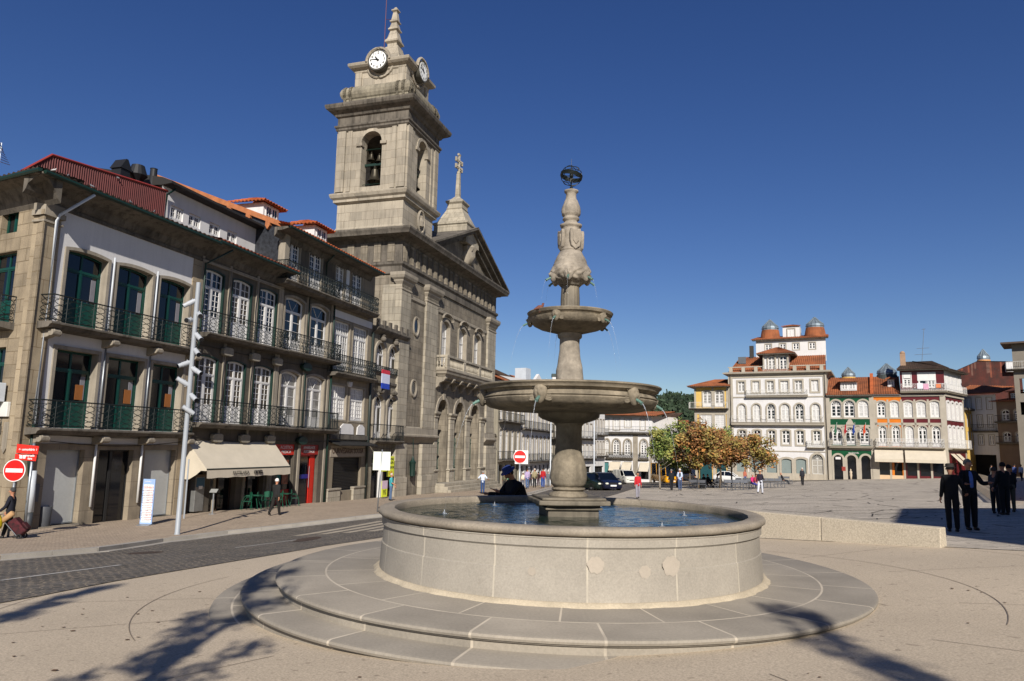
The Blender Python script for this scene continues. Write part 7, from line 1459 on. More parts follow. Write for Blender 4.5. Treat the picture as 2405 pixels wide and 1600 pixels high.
# the stooping man behind the pool
person(1, 1, -62, 'stooping man in a dark coat and blue hat right behind the fountain pool', '#0f1014', '#101114', H=1.92, lean=15, nod=26, arms=((35, 10, 60), (40, 8, 70)), hair='#201c1a', hat='#27386e', xy=(.2, 15.55), bulk=1.6, topk=.7)
o = empty('shoulder_bag', (-.28, 15.4, gz(-.28, 15.4)+1.0), 0, 'black bag with a yellow tag hanging in front of the stooping man', 'bag'); b = MB(); b.box(-.14, .14, -.1, .1, -.3, .2); b.build('bag_body', cloth('#141416'), o, bevel=.06); MB().box(-.06, .05, -.08, .08, .2, .27).build('tag', plain('yellow_tag', '#c7bb2a', .5), o, bevel=.02)
for a in [(1228, 1146, 170, 'woman in a cream top, leftmost of the group walking away behind the stooping man', '#d6ccb4', '#3a3f52', 1.72, 10, '#6a5040'),
          (1238, 1152, 185, 'man in a lilac shirt and jeans walking away behind the stooping man', '#a594b5', '#44597d', 1.86, 14, '#3a2f2a'),
          (1246, 1145, 175, 'person in black between the lilac shirt and the beige jacket', '#1c1a20', '#22222a', 1.85, 12, '#1c1715'),
          (1255, 1149, 180, 'grey haired person in a beige jacket and black trousers walking away', '#8f8466', '#1b1a1c', 1.85, 9, '#b9ada0'),
          (1264, 1144, 172, 'person in black and dark red, half hidden by the red jacket', '#2a1418', '#3a2430', 1.82, 8, '#171213'),
          (1275, 1150, 180, 'woman in a red jacket and blue jeans walking away', '#a3181e', '#274a8a', 1.84, 12, '#1b1514'),
          (1287, 1146, 178, 'man in a grey suit, rightmost of the group left of the fountain stem', '#5f646b', '#5d6168', 1.86, 13, '#9b8f85'),
          (1184, 1150, 160, 'person in an olive top partly hidden left of the stooping man', '#5c5a44', '#33302c', 1.75, 6, '#4a3a30'),
          (1192, 1148, 190, 'person in a green top just left of the stooping man', '#17755c', '#2a2c33', 1.72, 6, '#5a4a3a'),
          (1498, 1172, 5, 'woman in a red cardigan and grey trousers walking towards the camera', '#b5202a', '#8d8a93', 1.66, 8, '#2a1d1a'),
          (1577, 1153, 178, 'man in a black coat walking away by the pale trunked tree', '#17181c', '#15151a', 1.78, 16, '#6f6a66'),
          (1597, 1153, 176, 'man in a grey vest and jeans beside the man in the black coat', '#b6c3da', '#3a4a6a', 1.80, 6, '#c0b8b0'),
          (1885, 1141, 172, 'man in a dark suit standing before the arched carved door', '#23252c', '#17181c', 1.80, 8, '#b8afa6'),
          (1750, 1137, 20, 'person in an orange checked shirt and jeans behind the benches', '#a8604a', '#2f5288', 1.75, 4, '#8a6a50'),
          (1533, 1131, 90, 'dark dressed pedestrian stooping by the end house awning', '#141416', '#1a1a1c', 1.75, 12, '#1c1715'),
          (1544, 1128, 10, 'pedestrian in grey on the far pavement by the bus', '#3d4048', '#2a2b30', 1.75, 6, '#2c2522')]:
    px, py, fc, lab, tc_, lc_, H_, wk, hr = a; kw = {}
    if 'vest' in lab: kw['vest'] = '#3f434b'; kw['sleeves'] = False
    person(px, py, fc, lab, tc_, lc_, H=H_, walk=wk, arms=((12 if wk > 7 else 4, 8, 14), (-10 if wk > 7 else 4, 8, 14)), hair=hr, **kw)
o, P_, s_ = person(1786, 1161, 150, 'walking person in a straw hat, dark jumper and white trousers', '#241c2a', '#c9ccd6', H=1.68, walk=20, arms=((20, 8, 60), (-18, 8, 12)), hair='#7a6a5a', hat='#c29a76')
# the pair in the shade and the group behind them
person(2240, 1251, 165, 'man in a black suit and dark brimmed hat, left of the pair in the shade', '#0d0d10', '#0e0e12', H=1.72, arms=((-6, 24, 60), (0, 8, 10)), hair='#2a2622', hat='#2b2723', bulk=1.1)
r2_, P2, s2 = person(2283, 1247, 0, 'tall grey haired man in black jacket with open pale blue shirt in the shade', '#0d0d10', '#101014', H=1.84, arms=((18, 24, 70), (18, 24, 78)), hair='#6a655f', bulk=1.08)
skinobj('shirt', [P2['pel'].lerp(P2['waist'], .2)+Vector((0, -.075, 0)), P2['waist']+Vector((0, -.075, 0)), P2['chest']+Vector((0, -.075, 0)), P2['nb']+Vector((0, -.045, -.02))], [(0, 1), (1, 2), (2, 3)], [.062, .062, .062, .04], 0, cloth('#5f79b8'), r2_)
o = MB(); 
person(2341, 1208, 120, 'woman in a grey top, left of the group in the shade at the right edge', '#3a3a42', '#1c1c22', H=1.6, arms=((10, 6, 40), (10, 6, 40)), hair='#3a322d')
person(2362, 1211, 190, 'bulky figure in black in the middle of the group in the shade', '#0d0d0f', '#0f0f12', H=1.76, arms=((8, 8, 30), (8, 8, 20)), hair='#17130f', bulk=1.25)
person(2376, 1204, 170, 'person in black holding a white bag, right of the group in the shade', '#101012', '#4a4538', H=1.68, arms=((5, 6, 10), (5, 6, 8)), hair='#1a1512')
o = empty('plastic_bag', (17.0, 25.6, gz(17, 25.6)+.38), 0, 'white plastic bag carried at the right of the shaded group', 'bag'); b = MB(); b.lathe([(0, -.25), (.12, -.22), (.15, 0), (.1, .2), (.03, .3), (0, .3)], 10, fn=lambda r, z, a: r*(1+.1*sin(4*a+z*9))); b.build('bag_body', plain('white_plastic', '#c9ced8', .4), o, smooth=True)
for a in [(2362, 1131, 0, 'bald man in a pale shirt walking in from the shaded street', '#b8ae9e', '#3a3a40', 1.75, '#7a5a48'), (2385, 1134, 180, 'person in a blue and white striped shirt walking into the shaded street', '#4a5a8a', '#17171c', 1.75, '#1a1512'), (2400, 1130, 170, 'person in a white top at the right edge in the shaded street', '#b9bcc6', '#22222a', 1.7, '#2a2520'), (2330, 1122, 100, 'distant person in pale clothes before the dark shop front', '#8a8a88', '#4a4a4a', 1.7, '#3a3430')]:
    person(a[0], a[1], a[2], a[3], a[4], a[5], H=a[6], walk=12, hair=a[7], arms=((10, 8, 12), (-10, 8, 12)))
# ================================================================ benches and sitters
BS = mat('bench_steel', rgb('#5f6268'), .5, .1, 3, 20, 0, metal=.3)
def bench(px, py, rz, label, seats=3, w=.7):
    z = 0.
    for _ in range(40):
        d = cx*((px-1202.5)/1711.4)-cu*((py-800)/1711.4)+fw; t = (z-1.85)/d.z; x, y = d.x*t, d.y*t; z = .5*z+.5*gz(x, y)
    o = empty('steel_bench', (x, y, gz(x, y)+.012), radians(rz), label, 'bench', 'steel seat rows under the trees'); L_ = seats*w
    b = MB(); 
    for k in range(seats+1):
        u = -L_/2+k*w
        b.tube([(u, -.25, 0), (u, -.25, .43), (u, .22, .43), (u, .22, 0)], .02, 4)
        b.tube([(u, .22, .4), (u, .3, .85)], .02, 4)
    b.tube([(-L_/2, -.25, .05), (L_/2, -.25, .05)], .015, 4); b.build('bench_frame', BS, o)
    for k in range(seats):
        u = -L_/2+k*w; MB().box(u+.04, u+w-.04, -.27, .22, .43, .46).build('seat', BS, o); b = MB(); b.M = Matrix.Translation((u+w/2, .28, .66)) @ Matrix.Rotation(radians(-10), 4, 'X'); b.box(-w/2+.04, w/2-.04, -.012, .012, -.08, .16); b.build('backrest', BS, o)
        b = MB(); ring(b, u+.06, u+w-.06, .08, .38, 0, .02, -.245, -.225); b.tube([(u+w/2+.09*cos(q*pi/6), -.235, .23+.09*sin(q*pi/6)) for q in range(12)], .025, 4, closed=True); b.build('seat_lamp_box', BS, o)
    return o
bench(1733, 1152, 10, 'three seat steel bench nearest the square, left of the straw hat walker'); bench(1773, 1148, 12, 'two seat steel bench with the pink and red sitters', 2); bench(1815, 1146, 10, 'empty three seat steel bench right of the straw hat walker')
bench(1845, 1137, 12, 'steel bench of the reclining man', 2); bench(1638, 1150, 165, 'steel bench of the dark sitter by the tree trunk', 2); bench(1662, 1146, -30, 'steel bench behind the tree trunks with dark sitters', 3); bench(1690, 1147, 60, 'steel bench facing right with the white shirted sitter', 2); bench(1748, 1141, 185, 'back row steel bench near the parked white car', 3)
ST = dict(sit=((5, 80), (5, 80)), hipz=.52)
person(1768, 1149, 20, 'seated person in a pink top and blue trousers on the two seat bench', '#c02a6a', '#4a4fae', H=1.7, arms=((20, 8, 50), (20, 8, 50)), hair='#9a9088', **ST)
person(1777, 1149, 10, 'seated dark haired person in red beside the pink top', '#a33a44', '#c9c9cf', H=1.7, arms=((20, 8, 50), (20, 8, 50)), hair='#17120f', **ST)
person(1840, 1138, 60, 'reclining man with legs stretched out and crossed on the bench', '#17171a', '#2b2e34', H=1.8, sit=((8, 22), (6, 24)), hipz=.52, lean=-25, hair='#a07a62', arms=((10, 10, 40), (10, 10, 40)))
person(1636, 1150, 200, 'dark dressed person seated by the tree trunk with a black bag', '#17171a', '#1b1b20', H=1.7, lean=18, hair='#1c1613', arms=((25, 8, 50), (25, 8, 50)), **ST)
person(1655, 1146, 30, 'person in black with crossed legs on the bench behind the trunks', '#131316', '#1a1a1e', H=1.75, sit=((12, 40), (0, 70)), hipz=.52, lean=-12, hair='#1c1613', arms=((10, 10, 40), (10, 10, 40)))
person(1664, 1146, 30, 'second dark dressed sitter behind the trunks', '#1c1a1a', '#22211f', H=1.72, sit=((12, 45), (0, 70)), hipz=.52, lean=-8, hair='#2c2420', arms=((10, 10, 40), (10, 10, 40)))
person(1683, 1146, 80, 'person in a white shirt seated sideways near the parked white car', '#c9ccd4', '#5c6068', H=1.75, lean=10, hair='#17120f', arms=((15, 8, 40), (15, 8, 40)), **ST)
o = empty('backpack', (17.6, 67.5, gz(17.6, 67.5)), 0, 'black bag standing on the ground by the seated person near the trunk', 'bag'); b = MB(); b.lathe([(0, 0), (.28, .02), (.3, .3), (.2, .55), (.08, .65), (0, .66)], 12, fn=lambda r, z, a: r*(1+.08*sin(3*a+z*6))); b.build('bag_body', cloth('#121214'), o, smooth=True)
# ================================================================ street furniture
POLE = mat('pole_paint', rgb('#92979c'), .5, .04, 2, 20, 0)
p = gpt(416, 1256, .13); kM = p.y/23.31; hM = 588/1711*p.y
o = empty('floodlight_mast', tuple(p), 0, 'tall pale grey mast hung with nine white floodlights before the awning', 'lamp post')
b = MB(); b.lathe([(.1, 0), (.1, .03), (.085, .05), (.08, 4), (.078, hM), (0, hM+.02)], 20); b.build('mast', POLE, o, smooth=2)
for (z_, side, dn, ax) in ((7.35, -1, -40, 30), (6.95, 1, -20, 60), (6.75, -1, -10, 90), (6.25, 1, -35, 40), (5.75, 1, -30, 50), (5.35, -1, -25, 50), (5.15, 1, -30, 20), (4.7, -1, 35, 30), (4.3, 1, -30, 40), (3.8, 1, 38, 150)):
    L_ = .4; z_ = (z_-1.07-1.85)*kM+1.85-p.z; a = radians(ax); hd_ = Vector((side*cos(a), -sin(a)*.9, sin(radians(dn)))).normalized(); c_ = Vector((side*.14, -.06, z_)); st_ = c_-hd_*L_*.3; b = MB()
    b.tube([st_, c_, c_+hd_*L_*.45, c_+hd_*L_*.46, c_+hd_*L_*.8, c_+hd_*L_*.82, c_+hd_*L_*.84], [.07, .088, .088, .078, .078, .09, .088], 14); b.tube([Vector((0, 0, z_)), c_], .02, 5); b.tube([c_+Vector((0, 0, .12)), c_-Vector((0, 0, .12))], .018, 5)
    f = b.build('floodlight', mat('floodlight_white', rgb('#a4a8ac'), .5, .03, 2, 20, 0), o, smooth=2); e = c_+hd_*L_*.846; b = MB(); b.tube([e-hd_*.005, e+hd_*.001], .085, 14); b.build('lens', GLS, f)
q = gpt(432, 1218, .13); o = empty('steel_post', tuple(q), 0, 'thin short grey post right behind the floodlight mast', 'post'); MB().tube([(0, 0, 0), (0, 0, 134/1711*q.y)], .035, 8).build('post', POLE, o)
RED = plain('sign_red', '#c4150f', .4); WSG = plain('sign_white', '#e9e6e2', .4); SG_ = 'round red no entry signs'
def noentry(base, zc, r, label, back=False, ang=0):
    o = empty('no_entry_sign', tuple(base), radians(ang), label, 'road sign', SG_); MB().tube([(0, 0, 0), (0, 0, zc-.1)], .04, 10).build('post', METAL, o, smooth=True)
    b = MB(); b.prism([(r*cos(2*pi*k/40), zc+r*sin(2*pi*k/40)) for k in range(40)], -.075, -.05); pl_ = b.build('sign_plate', WSG, o)
    b = MB(); b.prism([(r*.93*cos(2*pi*k/40), zc+r*.93*sin(2*pi*k/40)) for k in range(40)], -.079, -.074); b.build('red_disc', RED, pl_); MB().box(-r*.76, r*.76, -.083, -.0785, zc-r*.17, zc+r*.17).build('white_bar', WSG, pl_)
    if back: MB().box(-r*.75, r*1.25, -.045, -.03, zc-r*1.08, zc+r*.95).build('back_plate', WSG, o)
    return o
b0 = gpt(52, 1262, .13); s1 = at_px(37, 1105, b0.y); noentry((s1.x, b0.y, b0.z), s1.z-b0.z, 25.5*b0.y/1711, 'round red no entry sign with white bar at the left edge')
b1 = Vector((2.0, 36.0, gz(2.0, 36))); s2_ = at_px(1221, 1073, 36); noentry((s2_.x, 36, gz(s2_.x, 36)), s2_.z-gz(s2_.x, 36), 15.2*36/1711, 'round red no entry sign on a pale square plate left of the fountain stem', back=True)
# red direction signs
q = at_px(66, 1066, b0.y+.05); o = empty('direction_sign', (q.x-.12, b0.y+.12, b0.z), 0, 'two tiered red direction sign with arrows on a pole at the left edge', 'road sign')
k_ = b0.y/1711; zc_ = q.z-b0.z; RED2 = plain('direction_red', '#c9281c', .4)
pts = [(-.38, .32), (.36, .26), (.35, -.02), (-.38, 0.02)]; b = MB(); b.prism([(x+.08, zc_+z) for x, z in pts][::-1], -.05, -.02); b.build('upper_panel', RED2, o)
b = MB(); b.prism([(x+.06, zc_+z) for x, z in [(-.38, -.01), (.35, -.05), (.33, -.24), (-.38, -.2)]][::-1], -.055, -.025); b.build('lower_panel', RED2, o)
text('\u2190 comunitário  i', .11, WSG, (.09, -.062, zc_+.14), (pi/2, 0, 0), o, bold=.002, sx=.8); text('\u2190      mercado\n          feira', .1, WSG, (.08, -.066, zc_-.11), (pi/2, 0, 0), o, bold=.002, sx=.85)
b = MB(); b.box(-.16, -.07, -.062, -.056, zc_-.16, zc_-.05); b.box(-.05, .04, -.062, -.056, zc_-.16, zc_-.05); b.build('pictogram', WSG, o); MB().tube([(.2, .05, 0), (.2, .05, zc_+.35)], .045, 10).build('post', METAL, o, smooth=True)
# litter bin
q = gpt(98, 1240, .13); o = empty('litter_bin', tuple(q), 0, 'dark grey cylindrical litter bin on the left pavement', 'bin'); b = MB(); b.lathe([(.24, 0), (.26, .04), (.28, .78), (.27, .8), (.25, .79), (.22, .1), (0, .1)], 28); b.build('bin_body', plain('bin_grey', '#4a4c50', .5), o, smooth=2); b = MB(); b.tube([(-.36, 0, 0), (-.36, 0, .82)], .02, 6); b.tube([(-.36, 0, .8), (-.26, 0, .8)], .03, 6); b.build('bin_post', METAL, o)
# information panel
q = gpt(342, 1234, .13); o = empty('information_panel', tuple(q), radians(-6), 'narrow pale blue free standing panel with printed list before the shop', 'sign'); zt_4 = 104/1711*q.y
MB().box(-.25, .25, -.02, .02, .02, zt_4).build('panel', plain('pale_blue_panel', '#8fa9cf', .4), o); MB().box(-.2, .2, -.025, -.021, .12, zt_4-.22).build('printed_sheet', WSG, o); b = MB(); b.prismx([(-.3, 0), (.3, 0), (0.02, .06), (-.02, .06)], -.25, .25); b.build('foot', METAL, o)
text('HORÁRIO', .09, RED, (0, -.03, zt_4-.32), (pi/2, 0, 0), o)
lines = '\n'.join(''.join(random.Random(i).choice(['ria ', 'mes ', 'a 12 ', 'de ', 'rua ', 'lo ']) for _ in range(4)) for i in range(20))
text(lines, .065, plain('print_grey', '#8d8da0', .6), (-.09, -.03, zt_4/2-.1), (pi/2, 0, 0), o, sx=.6, name='printed_list'); text(lines, .065, plain('print_red', '#b8727a', .6), (.1, -.03, zt_4/2-.1), (pi/2, 0, 0), o, sx=.55, name='printed_list'); text('GUIMARÃES', .05, WSG, (-.05, -.025, zt_4-.1), (pi/2, 0, 0), o)
# vending machine at the awning's left
q = gpt(452, 1205, .13); o = empty('ice_machine', tuple(q), radians(90-AZ), 'stainless steel refrigerated cabinet under the left end of the awning', 'cabinet'); b = MB(); b.box(-.3, .35, -.3, .3, .08, 1.75); b.build('cabinet', mat('steel_cabinet', rgb('#8f8f8c'), .35, .1, 3, 20, 0, metal=.5), o, bevel=.02); MB().box(-.25, .3, -.32, -.3, 1.25, 1.7).build('display', plain('display_blue', '#2b5a78', .3), o); MB().box(-.36, .41, -.34, .34, 1.75, 1.85).build('lid', plain('lid_brown', '#6a5a48', .6), o); MB().box(-.1, .15, -.34, -.32, 1.15, 1.3).build('tray', WSG, o)
# menu lectern
q = gpt(498, 1208, .13); o = empty('menu_stand', tuple(q), 0, 'thin metal menu stand outside the cafe', 'stand'); b = MB(); b.box(-.12, .12, -.1, .1, 0, .02); b.tube([(0, 0, 0), (0, 0, 1.05)], .03, 8); b.build('stand_post', METAL, o); b = MB(); b.M = Matrix.Translation((0, 0, 1.08)) @ Matrix.Rotation(radians(35), 4, 'X'); b.box(-.17, .17, -.13, .13, -.012, .012); b.build('menu_board', plain('menu_grey', '#8a8a86', .5), o)
# cafe tables and chairs
GP = plain('cafe_green', '#0f4a35', .5)
def chair(x, y, rz, label):
    o = empty('cafe_chair', (x, y, gz(x, y)+.13), radians(rz), label, 'chair', 'green metal cafe chairs under the awning')
    b = MB(); b.box(-.21, .21, -.2, .2, .43, .455); b.build('seat', GP, o, bevel=.01)
    b = MB(); b.prism([(-.22, .6), (.22, .6), (.24, .86), (0, .92), (-.24, .86)], .2, .225); b.build('backrest', GP, o)
    for sx_ in (-1, 1):
        MB().tube([(sx_*.2, -.19, .44), (sx_*.23, -.24, 0)], .014, 5).build('leg', GP, o); MB().tube([(sx_*.2, .2, .88), (sx_*.2, .19, .44), (sx_*.23, .27, 0)], .014, 5).build('leg', GP, o); MB().tube([(sx_*.22, .2, .66), (sx_*.26, -.05, .66), (sx_*.24, -.19, .44)], .012, 5).build('armrest', GP, o)
    return o
def table(x, y, label):
    o = empty('cafe_table', (x, y, gz(x, y)+.13), 0, label, 'table', 'green metal cafe tables under the awning'); b = MB(); b.box(-.35, .35, -.35, .35, .7, .73); b.build('tabletop', GP, o)
    for i in (-1, 1):
        for j in (-1, 1): MB().tube([(i*.1, j*.1, .7), (i*.3, j*.3, 0)], .016, 5).build('leg', GP, o)
def wp(u, out): a = radians(90-AZ); return (P0[0]+u*cos(a)+out*sin(a), P0[1]+u*sin(a)-out*cos(a))
x, y = wp(11.2, 1.0); table(x, y, 'green cafe table nearest the cafe doorway'); chair(*wp(10.4, 1.1), -60, 'green cafe chair left of the nearer table'); chair(*wp(11.3, 1.7), 0, 'green cafe chair in front of the nearer table'); chair(*wp(12.0, .9), 100, 'green cafe chair right of the nearer table')
x, y = wp(13.7, 1.1); table(x, y, 'green cafe table nearer the red shop front'); chair(*wp(12.9, 1.3), -70, 'green cafe chair beside the old man in the dark suit'); chair(*wp(14.5, 1.3), 110, 'rightmost green cafe chair, standing in the sun by the red shop'); chair(*wp(13.8, .5), 180, 'green cafe chair against the red shop wall')
# sign with blank back on a thin post, and the shop's price boards
q = gpt(886, 1203, .13); o = empty('sign_back', tuple(q), 0, 'blank pale back of a rectangular road sign on a thin post by the shop', 'road sign'); zt_5 = 142/1711*q.y; MB().tube([(0, 0, 0), (.1, 0, zt_5)], .03, 8).build('post', METAL, o, smooth=True); b = MB(); b.box(-.3, .5, -.02, .0, zt_5-.95, zt_5-.1); b.build('sign_plate', plain('cream_plate', '#d3d6c9', .5), o, bevel=.01)
YL = plain('fluo_yellow', '#d8e03a', .6)
def board(u, out, z0, w, h, label, lines_, col, mt=YL, sub=None):
    x, y = wp(u, out); o = empty('price_board', (x, y, z0), radians(90-AZ), label, 'price board', 'price boards outside the shop'); MB().box(-w/2, w/2, -.015, .015, 0, h).build('board', mt, o)
    if sub: MB().box(-w/2, w/2, -.02, -.015, h*.5, h).build('upper_sheet', sub, o)
    for (t_, zz_, s_, c_) in lines_: text(t_, s_, c_, (0, -.03, h*zz_), (pi/2, 0, 0), o)
INK = plain('ink_black', '#1e1d18', .7); INKR = plain('ink_red', '#b3301c', .7); PNK = plain('pink_sheet', '#cdb3c4', .6)
board(28.3, .5, -.55, 1.15, 1.5, 'large fluorescent yellow price board above the man in turquoise', [('PIJAMAS', .86, .27, INK), ('ROUPA', .68, .27, INK), ('INTERIOR', .45, .24, INK), ('1.45', .17, .36, INKR)], INK)
board(26.2, 1.0, -.1, .9, .8, 'small white and yellow price sheet at the shop window', [('1.', .25, .32, INK), ('SALDO', .72, .2, INK)], INK, sub=WSG); board(26.2, 1.1, -1.9, .9, 1.15, 'pink and yellow price sheet reading 95 low at the shop window', [('95', .28, .48, INK)], INK, sub=PNK)
b = MB(); x, y = wp(26.9, .4); o = empty('display_stand', (x, y, -2.0), radians(90-AZ), 'white garment display pillar behind the price sheets', 'stand'); b.box(-.15, .15, -.1, .1, 0, 3.1); b.build('pillar', WHF, o); MB().box(.35, .6, -.05, -.03, 1.9, 2.5).build('orange_card', plain('orange_card', '#c9692e', .6), o)
# pale cube planter by the church
q = gpt(1163, 1143, .13); o = empty('stone_cube', tuple(q), radians(30), 'plain pale stone block on the pavement behind the stooping man', 'block'); b = MB(); b.box(-.6, .6, -.6, .6, 0, 1.5); b.build('block', mat('block_stone', rgb('#9b948c'), .85, .06, 1, 30, .1), o, bevel=.02)
# tall lamp columns
LGp = 'slim grey lamp columns along the street'
for (px, py, top, lab) in ((1292, 1142, 985, 'slim grey lamp column just left of the fountain stem'), (1395, 1139, 968, 'slim grey lamp column just right of the fountain stem'), (1457, 1128, 975, 'slim grey lamp column in front of the white end house'), (1247, 1120, 905, 'slim pale lamp column far behind the left jets')):
    q = gpt(px, py, .1); o = empty('lamp_column', tuple(q), 0, lab, 'lamp post', LGp); h_ = (py-top)/1711*q.y; b = MB(); b.lathe([(.1, 0), (.09, .5), (.07, h_), (0, h_+.02)], 10); b.build('column', LGREY, o, smooth=True); b = MB(); b.box(-.5, .1, -.1, .1, h_-.12, h_); b.build('lamp_head', LGREY, o)
# overhead street lamp arm on the shaded house
# ================================================================ vehicles
TYRE = plain('tyre_rubber', '#121212', .8); HUB = mat('wheel_rim', rgb('#8d9094'), .35, .1, 3, 20, 0, metal=.7); LAMP = mat('headlight_glass', rgb('#cfd0c0'), .1, .05, 3, 20, 0); PLT = plain('number_plate', '#dcdcd6', .5); TAIL = plain('tail_lamp', '#9c1512', .3)
def vehicle(px, py, rz, label, cat, name, paint, L_=4.2, W_=1.72, H=1.42, kind='car', group='vehicles on the road'):
    q = gpt(px, py, .012); o = empty(name, tuple(q), radians(rz), label, cat, group); w = W_/2
    pm = mat('car_paint_'+paint.strip('#'), rgb(paint), .25, .03, 1, 10, 0, spec=.6)
    if kind == 'car': st = [(-L_/2, .3, .5, .62, .85), (-L_/2+.08, .2, .55, .7, .93), (-L_/2+.35, .17, .6, .78, 1.), (-L_*.22, .17, .65, .88, 1.), (0, .17, .66, .92, 1.), (L_*.3, .17, .66, .94, 1.), (L_/2-.25, .18, .66, .96, .98), (L_/2-.05, .25, .62, .9, .94), (L_/2, .35, .58, .8, .88)]
    else: st = [(-L_/2, .35, .6, .95, .88), (-L_/2+.1, .25, .65, 1.05, .96), (-L_/2+.5, .22, .8, 1.15, 1.), (0, .22, .8, 1.2, 1.), (L_/2-.1, .24, .8, 1.2, .98), (L_/2, .35, .8, 1.15, .95)]
    b = MB(); vs = []; 
    for (y, zb, zm, zt, ww) in st: vs += [(-w*ww*.9, y, zb), (-w*ww, y, zb+.12), (-w*ww, y, zm), (-w*ww*.93, y, zt), (0, y, zt+.03), (w*ww*.93, y, zt), (w*ww, y, zm), (w*ww, y, zb+.12), (w*ww*.9, y, zb)]
    n = 9; fs = [(i*n+k, i*n+(k+1) % n, (i+1)*n+(k+1) % n, (i+1)*n+k) for i in range(len(st)-1) for k in range(n)]+[tuple(range(n)), tuple((len(st)-1)*n+k for k in range(n-1, -1, -1))]
    b.add(vs, fs); bd = b.build('body', pm, o, smooth=2)
    # greenhouse: glass with painted roof and pillars
    if kind == 'car': y0, y1, y2, y3 = -L_*.25, -L_*.06, L_*.26, L_*.44; zb_, wr = .88, .74
    elif kind == 'van': y0, y1, y2, y3 = -L_*.38, -L_*.22, L_*.47, L_*.49; zb_, wr = 1.12, .86
    else: y0, y1, y2, y3 = -L_*.49, -L_*.45, L_*.48, L_*.49; zb_, wr = 1.1, .95
    G = [(-w*.93, y0, zb_), (w*.93, y0, zb_), (w*.93, y3, zb_), (-w*.93, y3, zb_), (-w*wr, y1, H-.05), (w*wr, y1, H-.05), (w*wr, y2, H-.05), (-w*wr, y2, H-.05)]
    MB().add(G, [(0, 1, 5, 4), (1, 2, 6, 5), (2, 3, 7, 6), (3, 0, 4, 7)]).build('windows', GLS, o)
    b = MB(); R4 = [Vector(G[k]) for k in (4, 5, 6, 7)]; b.add([r+Vector((0, 0, -.01)) for r in R4]+[r*1+Vector((-r.x*.06, 0, .05)) for r in R4], [(0, 1, 2, 3), (4, 5, 6, 7), (0, 1, 5, 4), (1, 2, 6, 5), (2, 3, 7, 6), (3, 0, 4, 7)])
    for a_, c_ in ((0, 4), (1, 5), (2, 6), (3, 7)): b.tube([Vector(G[a_]), Vector(G[c_])], .045, 5)
    for sx_ in (-1, 1):
        for f_ in ((.52,) if kind == 'car' else (.3, .62)): lo = Vector((sx_*w*.935, y0+(y3-y0)*f_, zb_)); hi = Vector((sx_*w*(wr+.005), y1+(y2-y1)*f_, H-.05)); b.tube([lo, hi], .04, 4)
    if kind == 'van': 
        for sx_ in (-1, 1): b.add([(sx_*w*.945, y0+(y3-y0)*.32, zb_), (sx_*w*.945, y3, zb_), (sx_*w*.875, y2, H-.05), (sx_*w*.875, y1+(y2-y1)*.3, H-.05)], [(0, 1, 2, 3)])
    b.build('roof', pm, o, fixn=False)
    for sx_ in (-1, 1):
        for y_ in (-L_*.32, L_*.3):
            b = MB(); b.M = Matrix.Translation((sx_*(w-.1), y_, .31)) @ Matrix.Rotation(pi/2, 4, 'Y'); b.lathe([(.18, -.11), (.3, -.11), (.315, -.08), (.315, .08), (.3, .11), (.18, .11)], 24, close=True); t_ = b.build('wheel', TYRE, o, smooth=2); b = MB(); b.M = Matrix.Translation((sx_*(w-.1), y_, .31)) @ Matrix.Rotation(pi/2, 4, 'Y'); b.lathe([(0, -.1), (.19, -.09), (.19, .09), (0, .1)], 12); b.build('rim', HUB, t_)
        zl = .6 if kind == 'car' else .8
        b = MB(); b.M = Matrix.Translation((sx_*w*.66, -L_/2+.02, zl)) @ Matrix.Scale(1, 4); b.lathe([(0, -.09), (.13, -.06), (.15, 0), (.13, .06), (0, .09)], 12, fn=lambda r, z, a: r*(1 if abs(cos(a)) > .5 else .9)); b.build('headlight', LAMP, o, smooth=True); MB().box(sx_*w*.72-.12, sx_*w*.72+.12, L_/2-.06, L_/2+.01, zl, zl+.18).build('tail_light', TAIL, o)
        b = MB(); b.box(sx_*w*1.02-.09, sx_*w*1.02+.09, y0-.02, y0+.08, zb_+.02, zb_+.16); b.build('wing_mirror', pm, o)
    MB().box(-.26, .26, -L_/2-.03, -L_/2+.02, .38, .5).build('number_plate', PLT, o); MB().box(-w*.36, w*.36, -L_/2-.012, -L_/2+.05, .56, .68).build('grille', TYRE, o)
    return o
vehicle(1419, 1150, 14, 'dark navy saloon car driving towards the camera right of the fountain stem', 'car', 'parked_car', '#12162a')
vehicle(1384, 1150, 32, 'dark green car partly hidden behind the fountain stem', 'car', 'parked_car', '#14201c'); vehicle(1402, 1140, 160, 'teal roofed car behind the navy saloon', 'car', 'parked_car', '#2d6f6a')
vehicle(1467, 1137, 16, 'white van parked behind the woman in the red cardigan', 'van', 'white_van', '#c9c7be', 4.6, 1.8, 1.95, 'van'); vehicle(1496, 1130, 20, 'dark car parked behind the white van', 'car', 'parked_car', '#1a2030'); vehicle(1438, 1134, 60, 'pale beige car between the navy saloon and the van', 'car', 'parked_car', '#a9a596')
vehicle(1563, 1135, 6, 'small yellow bus seen between the trees', 'bus', 'yellow_bus', '#d99a12', 7.0, 2.2, 2.75, 'bus'); vehicle(1712, 1134, 62, 'small white car parked behind the benches', 'car', 'parked_car', '#cfcfcc', 3.9, 1.65, 1.5); vehicle(1605, 1128, 10, 'white delivery van behind the trees beyond the yellow bus', 'van', 'white_van', '#c4c6c8', 5.0, 1.9, 2.3, 'van')
